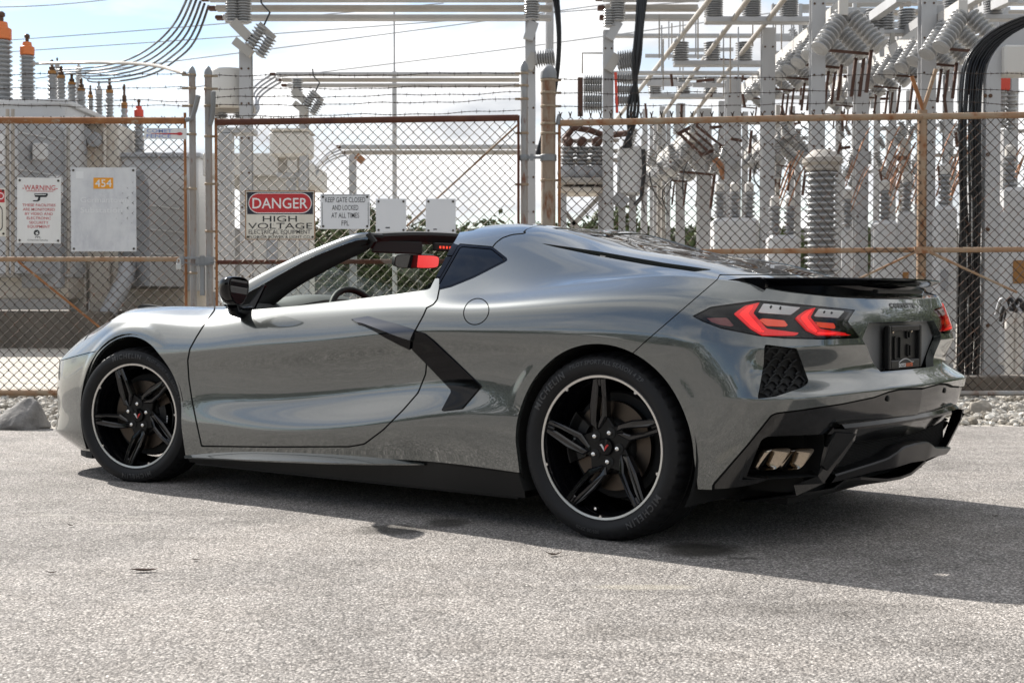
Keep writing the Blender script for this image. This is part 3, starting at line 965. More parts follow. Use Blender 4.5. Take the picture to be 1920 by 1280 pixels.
def ins_prof(n, r0, r1, h, z0=0.0):
    """ribbed insulator profile"""
    p = [(r0, z0)]
    for k in range(n):
        a = z0 + h * (k + .15) / n; b = z0 + h * (k + .55) / n; c = z0 + h * (k + .75) / n
        p += [(r0, a), (r1, b), (r1 * .96, c), (r0, z0 + h * (k + .95) / n)]
    p.append((r0, z0 + h))
    return p
def insulator(parent, a, b, n, r0, r1, m=None, name='insulator', seg=14):
    a = Vector(a); b = Vector(b)
    d = b - a
    mb = MB().lathe(ins_prof(n, r0, r1, d.length), a, d, seg)
    return mb.build(name, m or porc_l, parent, 35)
def lpt(o, u, v, Y):
    return B(u, v, Y) - o.location
def column(u0, u1, vtop, Y, label, vbot=None, m=None, bolts=True, name='steel_column', flange=True):
    a = B((u0 + u1) / 2, vtop, Y)
    w = (u1 - u0) * Y / FPX
    o = empty(name, (a.x, Y, 0), 0, label, 'column', SUBG)
    z0 = 0 if vbot is None else B(u0, vbot, Y).z
    mb = MB()
    if flange:      # H-section: two flanges and a web
        mb.box(-w / 2, w / 2, -w * .45, -w * .38, z0, a.z)
        mb.box(-w / 2, w / 2, w * .38, w * .45, z0, a.z)
        mb.box(-w * .30, w * .30, -w * .378, w * .378, z0, a.z - .002)
    else:
        mb.bbox(-w / 2, w / 2, -w / 2, w / 2, z0, a.z, .01)
    mb.build('shaft', m or steel, o)
    if z0 == 0:
        MB().bbox(-w * .9, w * .9, -w * .9, w * .9, 0, .03, .004).build('base_plate', steel2, o)
    if bolts:
        z = a.z - .25
        bb = MB()
        k = 0
        while z > max(z0, .9) and k < 40:
            for s in (-1, 1):
                bb.lathe([(.014, 0), (.014, .008), (0, .010)], (s * w * .30, -w * (.45 if flange else .5), z), (0, -1, 0), 6)
            z -= .42; k += 1
        bo = bb.build('bolt_rows', brown_cap, o); bo['kind'] = 'stuff'
    return o

# ---- transformer at far left
TY = 27.0
t1 = empty('power_transformer', (B(60, 600, TY).x, TY, 0), 0, 'big grey power transformer with orange-capped bushings at left edge', 'transformer')
def bx(o, u0, u1, v0, v1, Y, depth, m, name, b=.02, parent=None):
    a = B(u0, v1, Y) - o.location; c = B(u1, v0, Y) - o.location
    return MB().bbox(a.x, c.x, a.y, a.y + depth, a.z, c.z, b).build(name, m, parent or o)
zg = lambda v, Y: B(960, v, Y).z
bx(t1, -260, 124, 196, 520, TY, 2.4, tank, 'tank')
bx(t1, -262, 128, 186, 197, TY - .05, 2.5, tank, 'tank_lid')
def bank(o, u0, u1, u2, Yc, Yb, rows, m, name='radiator_panel'):
    """angled radiator bank: front corner at u1, faces receding to u0 (left) and u2 (right), stacked panels"""
    p = [B(u1, 500, Yc), B(u2, 500, Yb), B((u0 + u2) / 2, 500, Yb + (Yb - Yc)), B(u0, 500, Yb)]
    za, zb = zg(rows[-1][1], Yc), zg(rows[0][0], Yc)
    q = [(w.x - o.location.x, w.y - o.location.y, za) for w in p]
    MB().prism(q, (0, 0, 0), (0, 0, zb - za)).build(name, m, o)
    for va, vb in rows[:-1]:
        z = zg(vb, Yc)
        a_ = Vector((q[0][0], q[0][1] - .006, z)); b_ = Vector((q[1][0], q[1][1] - .006, z))
        MB().bar(a_ + Vector((.03, 0, 0)), b_, .012, .022).build('panel_rail', tank, o)
bank(t1, -40, 36, 121, 25.4, 26.8, [(222, 248), (250, 318), (320, 420), (422, 512)], tank_dark)  # darker paint puts the shade of the receding face into the colour
bx(t1, -250, 36, 430, 520, TY - .20, .2, tank, 'junction_box')
bx(t1, -260, 128, 519, 560, TY + .1, 2.0, cream_t, 'skirt')
bx(t1, 40, 112, 480, 540, TY - .5, .3, tank_dark, 'cooler_box')
def bushing(o, u, vtop, vbot, w, Y, capm, n=10, cap_h=.18, m=None, tip=True):
    a = B(u, vbot, Y) - o.location; b = B(u, vtop, Y) - o.location
    h = b.z - a.z
    r = w * Y / FPX / 2
    z1 = a.z + h * (1 - cap_h - (.12 if tip else .02))
    bo = MB().lathe(ins_prof(n, r * .72, r, z1 - a.z, 0), (a.x, a.y, a.z), (0, 0, 1), 18).build('bushing', m or porc, o, 35)
    if capm is yellow_cap:
        MB().lathe([(r * .86, 0), (r * .90, h * .02), (r * .90, h * .07), (r * .7, h * .08)], (a.x, a.y, z1 + .002), (0, 0, 1), 18).build('bushing_band', yellow_cap, bo, 40)
        MB().lathe([(r * .42, 0), (r * .62, h * cap_h * .2), (r * .62, h * cap_h * .5), (r * .34, h * cap_h * .6), (r * .34, h * cap_h)], (a.x, a.y, z1 + h * .06), (0, 0, 1), 18).build('bushing_cap', brown_cap, bo, 40)
    else:
        MB().lathe([(r * .80, 0), (r * .92, h * cap_h * .05), (r * .92, h * cap_h * .62), (r * .62, h * cap_h * .72), (r * .55, h * cap_h)], (a.x, a.y, z1 + .002), (0, 0, 1), 18).build('bushing_cap', capm, bo, 40)
    if tip:
        MB().lathe([(r * .22, 0), (r * .22, h * .06), (r * .36, h * .065), (r * .36, h * .10), (r * .18, h * .12)], (a.x, a.y, z1 + h * cap_h), (0, 0, 1), 10).build('terminal', brown_cap, bo, 40)
    MB().lathe([(r * 1.15, 0), (r * 1.15, .05), (r * .9, .09)], (a.x, a.y, a.z - .06), (0, 0, 1), 18).build('bushing_collar', tank, bo, 40)
bushing(t1, 4, 22, 190, 40, TY + .5, orange_cap, 13, .20)
bushing(t1, 52, 64, 195, 29, TY + .7, orange_cap, 12, .19)
bushing(t1, 98, 112, 198, 17, TY + .6, yellow_cap, 7, .2)
bushing(t1, 115, 124, 198, 17, TY + .9, yellow_cap, 7, .2)
bushing(t1, 135, 138, 205, 16, TY + 1.2, yellow_cap, 6, .2)
bushing(t1, 153, 147, 222, 16, TY + 1.2, yellow_cap, 6, .2)
bushing(t1, 108, 108, 196, 10, TY + 1.6, porc_l, 6, .1, porc_l)
bushing(t1, 148, 114, 190, 13, TY + 1.9, white_can, 6, .15, porc_l)
t2 = empty('power_transformer', (B(250, 600, 28.5).x, 28.5, 0), 0, 'cream stained transformer tank with red-capped bushing behind the number sign', 'transformer')
bx(t2, 118, 222, 232, 560, 28.3, 2.0, cream_t, 'tank')
bx(t2, 112, 150, 196, 240, 28.5, 1.5, tank, 'oil_conservator')
bx(t2, 216, 372, 292, 545, 28.5, 2.2, tank, 'main_tank')
bx(t2, 212, 376, 286, 295, 28.4, 2.4, tank_dark, 'tank_lid')
bank(t2, 222, 281, 350, 27.0, 28.3, [(316, 385), (387, 430), (432, 475), (477, 536)], tank_dark)  # shaded right face painted in with the dark grey here too
bx(t2, 228, 262, 330, 470, 28.0, .45, tank, 'control_cabinet')
bx(t2, 130, 160, 480, 590, 28.1, .2, cream_t, 'leg_panel')
bx(t2, 168, 205, 490, 590, 28.1, .2, cream_t, 'leg_panel')
bx(t2, 228, 345, 540, 590, 28.4, 2.2, cream_t, 'skirt')
for q in ((160, 250, 12), (178, 262, 14)):
    p = B(q[0], q[1], 28.2) - t2.location
    MB().lathe([(q[2] * 28.2 / FPX, -.05), (q[2] * 28.2 / FPX, .05), (0, .07)], p, (0, -1, 0), 18).build('gauge', tank_dark, t2, 40)
for u, vt, vb, w, cm in ((186, 152, 235, 14, porc_l), (206, 147, 235, 15, yellow_cap), (234, 158, 300, 13, yellow_cap), (261, 186, 292, 19, red_cap), (170, 160, 236, 11, yellow_cap)):
    bushing(t2, u, vt, vb, w, 29.2, cm, 9, .2, porc)
for k, u in enumerate((14, 24, 128)):
    MB().tube([lpt(t1, u, 205 if u < 100 else 240, 25.2 if u < 100 else 26.7), lpt(t1, u, 515, 25.2 if u < 100 else 26.7)], .035, 8).build('conduit', steel2, t1, 60)
for (u0, u1, v0, v1) in ((-30, 8, 250, 310), (60, 84, 268, 300), (92, 112, 330, 372)):
    bo = bx(t1, u0, u1, v0, v1, 25.1 if u1 < 40 else 25.7, .2, tank, 'terminal_box', .02)
bx(t2, 231, 259, 333, 467, 27.94, .05, tank, 'cabinet_door', .01)
MB().tube([lpt(t2, 255, 395, 27.9), lpt(t2, 258, 402, 27.86), lpt(t2, 255, 412, 27.9)], .025, 8).build('door_handle', brown_cap, t2, 60)
for k in range(6):
    bx(t2, 236, 254, 345 + k * 5, 347.5 + k * 5, 27.91, .03, tank_dark, 'vent_slat', .004)
for u in (150, 196):
    MB().tube([lpt(t2, u, 240, 28.2), lpt(t2, u, 470, 28.2)], .04, 8).build('conduit', cream_t, t2, 60)
bx(t2, 128, 160, 262, 290, 28.1, .15, tank_dark, 'gauge_panel', .02)
bx(t2, 150, 190, 225, 233, 28.1, 1.0, steel2, 'lid_flange', .01)
for (u0, v0) in ((288, 300), (320, 300), (352, 300)):
    MB().tube([lpt(t2, u0, v0 - 6, 28.3), lpt(t2, u0 + 4, v0 - 14, 28.3), lpt(t2, u0 + 10, v0 - 6, 28.3)], .03, 8).build('lifting_lug', tank_dark, t2, 60)
hz = MB()
hz.tube([B(240, 495, 27.4), B(236, 520, 27.2), B(222, 550, 27.1), B(205, 582, 27.0), B(190, 610, 27.0)], .17, 14)
o = hz.build('drain_pipe', tank_dark, None, 50); tag(o, 'dark grey corrugated hose bending down below the number sign', 'pipe')
# plinths
pl1 = MB().bbox(-24, B(205, 600, 26.6).x, 26.6, 32, -.05, zg(584, 26.6), .03).build('transformer_plinth', dconc)
tag(pl1, 'dark concrete plinth under the transformers behind the car nose', 'plinth')
pl2 = MB().bbox(B(205, 600, 26.6).x + .02, B(380, 600, 26.6).x, 26.9, 32, -.05, zg(590, 26.9), .03).build('transformer_plinth', conc)
tag(pl2, 'paler concrete plinth under the stained transformer beside the gate uprights', 'plinth')

# ---- pole structures in the gate opening
def switch_v(o, u, v, Y, s, flip=1):
    """V-shaped fuse / switch head with ribbed insulators"""
    def L(du, dv):
        return lpt(o, u + du * s * flip, v + dv * s, Y)
    MB().bar(L(-22, -30), L(8, 0), .10, .12).build('switch_arm', steel2, o)
    MB().bar(L(-20, 5), L(12, 30), .10, .10).build('switch_arm', steel2, o)
    insulator(o, L(8, 18), L(32, -22), 7, .045, .085)
    insulator(o, L(26, 34), L(48, -2), 7, .045, .085)
    MB().bar(L(26, -26), L(54, 0), .07, .07).build('switch_bar', steel2, o)
    MB().tube([L(34, -22), L(46, -48), L(30, -66), L(28, -84)], .012, 6).build('jumper', cable_m, o)
c1 = column(450, 472, 92, 17.0, 'pale steel column with V-shaped switch head, left of danger sign')
for du in (-17, 3):
    insulator(c1, lpt(c1, 446 + du + 8, 45, 17), lpt(c1, 446 + du + 8, 0, 17), 9, .06, .10)
switch_v(c1, 460, 72, 16.8, 1.0)
column(411, 437, 252, 16.2, 'bluish tubular column close behind the second gate upright', flange=False, bolts=False)
rc = empty('recloser', (B(435, 600, 17.3).x, 17.3, 0), 0, 'large white recloser can behind the two gate uprights', 'recloser')
o_ = MB().lathe([(.0, 0), (.30, .0), (.31, .03), (.31, zg(140, 17.3) - zg(204, 17.3)), (.28, zg(138, 17.3) - zg(204, 17.3) + .03), (0, zg(138, 17.3) - zg(204, 17.3) + .05)], (0, 0, zg(204, 17.3)), (0, 0, 1), 28)
o_.V = [(x * .90, y, z) for x, y, z in o_.V]
o_.build('can', white_can, rc, 40)
MB().bar((-.30, 0, zg(206, 17.3)), (.30, 0, zg(206, 17.3)), .12, .08).build('support_beam', steel2, rc)
MB().bar((-.16, .1, 0), (-.16, .1, zg(206, 17.3)), .1, .1).build('support_leg', steel, rc)
for du in (-20, 12):
    insulator(rc, lpt(rc, 437 + du, 225, 17.3), lpt(rc, 437 + du, 206, 17.3), 5, .04, .07)
bm_ = MB().bbox(B(415, 250, 16.3).x, B(478, 250, 16.3).x, 16.2, 16.5, zg(252, 16.3), zg(241, 16.3), .01).build('cross_beam', steel)
tag(bm_, 'short grey cross beam just below the maroon gate rail', 'beam')
c2 = column(562, 578, 205, 22, 'narrow steel column with small V-shaped switch above the gate', bolts=False)
insulator(c2, lpt(c2, 557, 185, 22), lpt(c2, 557, 148, 22), 8, .06, .10)
switch_v(c2, 566, 190, 21.8, .72)
rc2 = empty('recloser', (B(546, 600, 22.2).x, 22.2, 0), 0, 'white boxy recloser on legs above the danger sign', 'recloser')
MB().bbox(lpt(rc2, 511, 300, 22.2).x, lpt(rc2, 583, 300, 22.2).x, -.3, .4, zg(297, 22.2), zg(249, 22.2), .05).build('can', white_can, rc2)
MB().bbox(lpt(rc2, 513, 300, 22.2).x, lpt(rc2, 585, 300, 22.2).x, -.34, .44, zg(250, 22.2), zg(245, 22.2), .02).build('lid', white_can, rc2)
for u in (530, 566):
    MB().bar(lpt(rc2, u, 297, 22.2), lpt(rc2, u, 326, 22.2), .13, .13).build('hanger', steel2, rc2)
MB().bbox(lpt(rc2, 520, 300, 22.2).x, lpt(rc2, 574, 300, 22.2).x, -.1, .1, zg(335, 22.2), zg(325, 22.2), .01).build('cross_beam', steel, rc2)
for u in (546, 569):
    MB().bar(lpt(rc2, u, 335, 22.2), lpt(rc2, u, 335, 22.2) * 1.0 - Vector((0, 0, zg(335, 22.2))), .14, .14).build('support_leg', steel, rc2)
bw = bx(empty('control_house', (B(480, 500, 26).x, 26, 0), 0, 'flat white control building far behind the danger sign', 'building'), 380, 560, 287, 330, 26, 4, white_can, 'fascia')
ch = bw.parent
bx(ch, 470, 540, 330, 560, 26.2, 3.5, white_can, 'wall'); bx(ch, 500, 520, 440, 560, 26.15, .06, tank_dark, 'door')
c3 = column(655, 668, 290, 28, 'distant thin post with red clip, above the keep-gate sign', bolts=False, flange=False)
mb = MB().bar(lpt(c3, 668, 292, 27.8), lpt(c3, 682, 304, 27.8), .06, .14); mb.build('red_clip', copper, c3)
# horizontal bus beams
def bus(u0, u1, v0, v1, Y, label, n=3, ends=True, v0r=None):
    o = empty('bus_beam', (B((u0 + u1) / 2, v0, Y).x, Y, 0), 0, label, 'beam', 'overhead bus beams')
    for k in range(n):
        t = k / max(1, n - 1)
        z = zg(v0 + (v1 - v0) * t, Y)
        h = (v1 - v0) / max(1, n - 1) * Y / FPX * .93
        a, b = lpt(o, u0 + k * 6, v0, Y), lpt(o, u1, v0, Y)
        MB().bbox(a.x, b.x, k * .25 - .1, k * .25 + .06, z - h / 2, z + h / 2, .01).build('channel', steel2 if k % 2 else steel, o)
        if ends:
            MB().bbox(a.x - .10, a.x, k * .25 - .08, k * .25 + .04, z - h * .4, z + h * .4, .01).build('bus_terminal', rust_rod, o)
    return o
bus(392, 1036, -1, 19, 17.2, 'wide pale bus beams along the top picture edge, left of centre')
bus(518, 974, 140, 152, 23, 'pale bus beam crossing behind the barbed wire above the gate')
bus(640, 1010, 276, 284, 30, 'distant bus beam crossing the middle of the gate opening', 2)
bus(1130, 1312, -2, 20, 19, 'pale bus beams at top picture edge right of the hinge post', 3)
mst = empty('lightning_mast', (B(740, 400, 36).x, 36, 0), 0, 'tall thin mast rising in the middle of the gate opening', 'mast')
MB().tube([(0, 0, 0), (0, 0, zg(135, 36))], .062, 10).build('mast_tube', steel, mst, 60)
MB().tube([(0, 0, zg(135, 36)), (0, 0, zg(20, 36))], .022, 8).build('mast_tip', tank_dark, mst, 60)
# cables sweeping down from the bus ends to the transformers
def cable(pts, r, label, m=cable_m, group=None, n=24, name='cable'):
    P = np.array([tuple(p) for p in pts])
    t = np.concatenate([[0], np.cumsum(np.linalg.norm(np.diff(P, axis=0), axis=1))])
    Q = cspline(t, P, np.linspace(0, t[-1], n))
    o = MB().tube([tuple(q) for q in Q], r, 6).build(name, m, None, 60)
    return tag(o, label, 'cable', group)
def cspline(t, Y, ts):
    n = len(t); h = np.diff(t)
    A = np.zeros((n, n)); rhs = np.zeros((n,) + Y.shape[1:])
    A[0, 0] = A[-1, -1] = 1
    for i in range(1, n - 1):
        A[i, i - 1] = h[i - 1]; A[i, i] = 2 * (h[i - 1] + h[i]); A[i, i + 1] = h[i]
        rhs[i] = 6 * ((Y[i + 1] - Y[i]) / h[i] - (Y[i] - Y[i - 1]) / h[i - 1])
    M = np.linalg.solve(A, rhs.reshape(n, -1)).reshape(rhs.shape)
    k = np.clip(np.searchsorted(t, ts, side='right') - 1, 0, n - 2)
    sh = (len(ts),) + (1,) * (Y.ndim - 1)
    a = ((t[k + 1] - ts) / h[k]).reshape(sh); b = ((ts - t[k]) / h[k]).reshape(sh); hh = h[k].reshape(sh)
    return a * Y[k] + b * Y[k + 1] + ((a ** 3 - a) * M[k] + (b ** 3 - b) * M[k + 1]) * hh ** 2 / 6
for k in range(6):
    d = k * 6.6
    cable([B(353 + d * 1.15, -8 + d * .6, 17.2 + k * .06), B(336 + d * 1.15, 30 + d * .9, 18.5), B(296 + d * 1.15, 78 + d * .95, 21), B(240 + d * .8, 112 + d * 1.0, 24), B(160 + d * .2, 128 + d * .75, 27), B(95 + d * 2.2, 132 + d * .4, 28.5)], .017,
          ['leftmost', 'second', 'third', 'fourth', 'fifth', 'rightmost'][k] + ' of six black cables sweeping from the top beam to the bushings', group='transformer lead cables')
for k in range(4):
    d = k * 5
    cable([B(512 + d, 139 + d, 23), B(494 + d, 150 + d, 23), B(476 + d * .6, 185 + d, 22), B(452, 216 + d, 20)], .018, ['topmost', 'second', 'third', 'lowest'][k] + ' grey cable curving off the left end of the middle bus beam', tank_dark, 'middle bus cables')
for k in range(4):
    d = k * 5
    cable([B(634 + d, 276 + d, 30), B(612, 290 + d, 29), B(585, 318 + d * 1.5, 28)], .018, ['topmost', 'second', 'third', 'lowest'][k] + ' grey cable curving off the left end of the distant bus beam', tank_dark, 'distant bus cables')
LINES = [((0, 11), (175, 0), 'overhead line in the top left corner of the sky'), ((0, 96), (1130, 14), 'overhead line falling leftwards just under the top beam'), ((330, 112), (1320, -20), 'overhead line through the middle of the left sky'),
         ((560, 138), (1320, 40), 'lowest overhead line, just above the middle bus beam'), ((0, 74), (640, 22), 'faint overhead line left of the switch column')]
for a, b, lab in LINES:
    A_ = B(*a, 42); B_ = B(*b, 42)
    cable([A_ + (A_ - B_) * .3, (A_ + B_) / 2 - Vector((0, 0, .08)), B_ + (B_ - A_) * .3], .016, lab, tank_dark, 'overhead lines', name='overhead_line')
cable([B(60, 120, 27.5), B(170, 118, 25), B(280, 122, 22), B(345, 138, 19)], .03, 'pale rigid conductor running from the bushings to the gate upright', steel2, 'overhead lines')

# ---- columns right of the hinge post
c4 = column(985, 1004, -30, 17, 'pale column rising directly left of the thick hinge post')
insulator(c4, lpt(c4, 997, 40, 16.9), lpt(c4, 997, 2, 16.9), 8, .06, .10)
MB().bar(lpt(c4, 990, 75, 16.9), lpt(c4, 1001, 42, 16.9), .10, .12).build('bracket', steel, c4)
MB().bar(lpt(c4, 990, 130, 16.9), lpt(c4, 1004, 102, 16.9), .12, .12).build('bracket', steel2, c4)
insulator(c4, lpt(c4, 1003, 112, 16.9), lpt(c4, 1040, 108, 16.9), 8, .06, .11)
pp = empty('tubular_pole', (B(1030, 400, 18.2).x, 18.2, 0), 0, 'bluish round pole rising above the domed hinge post', 'pole')
MB().tube([(0, 0, 0), (0, 0, zg(-20, 18.2))], .055, 12).build('pole', steel, pp, 60)
for k in range(3):
    cable([B(1038 + k * 4, -8, 17.2), B(1046 + k * 2, 60, 17.2), B(1042 + k * 2, 140, 17.2), B(1006 + k * 3, 290, 17.2)], .02, ['left', 'middle', 'right'][k] + ' one of three black cables hanging down behind the hinge post', group='cables behind hinge post')
c5 = column(1131, 1150, 58, 19, 'pale column with side insulators, first right of the hinge post')
for (a, b) in (((1142, 60), (1158, 6)),):
    insulator(c5, lpt(c5, 1143, 52, 18.9), lpt(c5, 1143, 18, 18.9), 7, .05, .09)
    insulator(c5, lpt(c5, 1158, 42, 18.9), lpt(c5, 1158, 4, 18.9), 8, .06, .11)
MB().bar(lpt(c5, 1142, 74, 18.9), lpt(c5, 1160, 42, 18.9), .10, .12).build('bracket', steel, c5)
MB().bar(lpt(c5, 1140, 134, 18.9), lpt(c5, 1158, 104, 18.9), .12, .12).build('bracket', steel2, c5)
for v in (108, 121):
    insulator(c5, lpt(c5, 1158, v + 2, 18.9), lpt(c5, 1197, v - 4, 18.9), 9, .05, .10)
for v in (148, 168, 188):
    insulator(c5, lpt(c5, 1153, v, 18.9), lpt(c5, 1185, v, 18.9), 7, .045, .085)
for v in (152, 166, 186, 200):
    insulator(c5, lpt(c5, 1094, v, 18.9), lpt(c5, 1129, v, 18.9), 8, .045, .09)
MB().bar(lpt(c5, 1088, 146, 18.9), lpt(c5, 1088, 218, 18.9), .07, .07).build('switch_bar', rust_rod, c5)
MB().tube([lpt(c5, 1092, 138, 18.9), lpt(c5, 1092, 100, 18.9), lpt(c5, 1130, 100, 18.9)], .012, 6).build('conduit', steel2, c5)
MB().bar(lpt(c5, 1154, 136, 18.8), lpt(c5, 1157, 212, 18.8), .035, .035).build('red_handle', red_cap, c5)
for k in range(5):
    cable([B(1196 + k * 4, -5, 18.8), B(1192 + k * 3, 60, 18.8), B(1187 + k * 2.5, 130, 18.8), B(1190 - k * 3 + (k % 2) * 10, 200, 18.8), B(1168 + k * 4, 278, 18.8)], .021, ['leftmost', 'second', 'middle', 'fourth', 'rightmost'][k] + ' of five black cables hanging from the top right bus beam', group='hanging cables right of the hinge post')
# breaker on a steel table
bk = empty('circuit_breaker', (B(1100, 400, 19.4).x, 19.4, 0), 0, 'circuit breaker with ribbed bushings on a steel table beside the hinge post', 'breaker')
bx(bk, 1048, 1150, 333, 345, 19.2, .9, steel2, 'table_beam'); bx(bk, 1048, 1150, 350, 361, 19.25, .8, cream_t, 'table_beam')
bx(bk, 1125, 1150, 346, 349, 19.3, .7, steel, 'spacer', .005)
for u in (1054, 1130, 1142):
    a = lpt(bk, u, 361, 19.4); MB().bar(a, (a.x, a.y, 0), .12, .12).build('table_leg', steel, bk)
a = lpt(bk, 1128, 365, 19.4); b = lpt(bk, 1070, 425, 19.4); MB().bar(a, b, .06, .06).build('table_brace', steel2, bk)
a = lpt(bk, 1050, 385, 19.4); b = lpt(bk, 1085, 430, 19.4); MB().bar(a, b, .06, .06).build('table_brace', steel2, bk)
for u in (1064, 1090, 1118):
    bo = insulator(bk, lpt(bk, u, 333, 19.5), lpt(bk, u + 2, 275, 19.5), 8, .07, .13, porc, 'bushing')
    MB().bbox(lpt(bk, u - 8, 278, 19.5).x, lpt(bk, u + 10, 278, 19.5).x, -.05, .25, zg(276, 19.5), zg(258, 19.5), .04).build('bushing_head', rust_rod, bk)
    MB().lathe([(.13, 0), (.15, .06), (.12, .16), (0, .17)], lpt(bk, u, 333, 19.5), (0, 0, 1), 16).build('breaker_pole', tank_dark, bk, 40)
MB().tube([lpt(bk, 1058, 262, 19.5), lpt(bk, 1075, 240, 19.5), lpt(bk, 1105, 244, 19.5), lpt(bk, 1135, 255, 19.5), lpt(bk, 1175, 250, 19.3)], .045, 8).build('conductor', rust_rod, bk, 60)
for v in (265, 285, 302):
    MB().tube([lpt(bk, 1052, v, 19.7), lpt(bk, 1160, v - 2, 19.7)], .03, 8).build('crossbar', steel2, bk, 60)
cb = empty('control_cabinet', (B(1182, 400, 19.0).x, 19.0, 0), 0, 'grey control cabinet with a black cable on its right side', 'cabinet')
bx(cb, 1161, 1204, 273, 364, 19.0, .4, tank, 'cabinet'); bx(cb, 1163, 1202, 275, 362, 18.97, .03, tank, 'door', .01)
for u in (1166, 1186):
    a = lpt(cb, u, 364, 19.2); MB().bar(a, (a.x, a.y, 0), .09, .09).build('leg', steel, cb)
MB().tube([lpt(cb, 1206, 280, 18.9), lpt(cb, 1208, 320, 18.9), lpt(cb, 1203, 370, 18.9), lpt(cb, 1190, 385, 18.9)], .03, 8).build('side_cable', cable_m, cb, 60)
MB().bar(lpt(cb, 1170, 366, 19.1), lpt(cb, 1155, 385, 19.1), .2, .2).build('cable_duct', tank_dark, cb)

# the rack of columns running away to the right
RACK = [(1180, 1188, 330, 31, 'thin far column right of the control cabinet'), (1205, 1214, 205, 30, 'far thin column under the lower cross beam'), (1219, 1231, 220, 28, 'far pale column, second past the control cabinet'),
        (1237, 1247, 200, 26, 'far narrow column between two wider pale ones'), (1268, 1284, 195, 24, 'pale column, third widest past the control cabinet'), (1308, 1333, 205, 21.5, 'wide pale column under the tilted rust-brown switch bars'),
        (1348, 1358, 190, 24, 'narrow column with a yellow mark right of the tilted bars'), (1361, 1388, 150, 20, 'wide bright column left of the small white cabinet'), (1428, 1452, 54, 18.2, 'bright column standing left of the ribbed post insulator'),
        (1392, 1402, 210, 24, 'narrow column behind the small white cabinet'), (1520, 1546, -30, 16.6, 'broad column directly above the ribbed post insulator'), (1603, 1627, 120, 17.6, 'bright column right of the ribbed post insulator'),
        (1568, 1578, 180, 24, 'narrow far column just right of the ribbed post insulator'), (1725, 1753, -30, 17.0, 'broad column hidden partly by the fence line post'), (1668, 1680, 150, 23, 'narrow far column left of the fence line post'),
        (1770, 1786, 140, 22, 'narrow column left of the black cable bundle'), (1480, 1490, 200, 25, 'far thin column left of the ribbed post insulator'), (1895, 1908, 140, 19, 'narrow column right of the cable arch'), (1640, 1650, 130, 26, 'far thin column right of two bright columns'), (1700, 1708, 170, 25, 'far thin column left of the V-shaped barb arms')]
cols_r = {}
for u0, u1, vt, Y, lab in RACK:
    cols_r[u0] = column(u0, u1, vt, Y, lab, bolts=Y < 21)
# cross beams with post insulators
def xbeam(u0, u1, v, h, Y, ins, label, ih=34, name='cross_beam'):
    o = empty(name, (B((u0 + u1) / 2, v, Y).x, Y, 0), 0, label, 'beam', 'rack cross beams')
    MB().bbox(lpt(o, u0, v, Y).x, lpt(o, u1, v, Y).x, -.1, .1, zg(v + h / 2, Y), zg(v - h / 2, Y), .01).build('channel', steel, o)
    for u in ins:
        insulator(o, lpt(o, u, v - h / 2, Y), lpt(o, u, v - h / 2 - ih, Y), 8, .075, .125)
    return o
xbeam(1322, 1522, 39, 11, 17.8, (1338, 1409, 1479), 'upper cross beam with three grey post insulators at top right')
xbeam(1263, 1432, 120, 9, 20, (1276, 1335, 1395), 'middle cross beam with three post insulators', 36)
xbeam(1218, 1368, 181, 8, 24, (1228, 1281, 1332), 'lower cross beam with three small post insulators', 30)
xbeam(1546, 1726, 62, 9, 19, (1566, 1640, 1660, 1700), 'cross beam between the two broad columns at top right', 40)
xbeam(1753, 1960, 34, 10, 18.5, (1785, 1862), 'cross beam behind the cable arch at top right', 36)
for i, (v, Y) in enumerate(((4, 24), (22, 25), (44, 26), (78, 24), (98, 26), (112, 25), (70, 28), (128, 28))):
    o = MB().bbox(B(1545, v, Y).x, B(1990, v, Y).x, Y, Y + .2, zg(v + 3.5, Y), zg(v - 3.5, Y), .01).build('bus_tube', steel2 if i % 2 else steel)
    tag(o, 'thin horizontal bus bar among those crossing the upper right background', 'beam', 'thin bus bars upper right')
for i, (v, Y) in enumerate(((136, 21), (146, 26), (66, 23))):
    o = MB().bbox(B(1140, v + (70 if i == 1 else 0), Y).x, B(1530, v, Y).x, Y, Y + .15, zg(v + 3, Y), zg(v - 3, Y), .01).build('bus_tube', steel)
    tag(o, ['middle', 'lowest', 'highest'][i] + ' of three thin bus bars crossing behind the three-insulator beams', 'beam', 'thin bus bars behind the beams')
# slanting bus tubes that climb to the upper right
for i, (a, b) in enumerate((((1150, 232), (1336, -8)), ((1225, 240), (1408, -8)), ((1280, 240), (1476, -8)))):
    o = MB().tube([B(*a, 27), B(*b, 16.5)], .034, 10).build('slanted_bus', steel2, None, 60)
    tag(o, ['leftmost', 'middle', 'rightmost'][i] + ' of the three slanted bus tubes climbing to the upper right', 'bus tube', 'slanted bus tubes')
for i, (a, b) in enumerate((((1600, 130), (1760, 20)), ((1660, 100), (1840, -10)), ((1540, 100), (1690, -5)), ((1770, 55), (1900, -5)))):
    o = MB().bar(B(*a, 24), B(*b, 17), .12, .12).build('slanted_beam', steel, None)
    tag(o, ['lowest', 'second', 'leftmost', 'rightmost'][i] + ' pale slanted beam in the tangle at upper right', 'beam', 'slanted beams upper right')
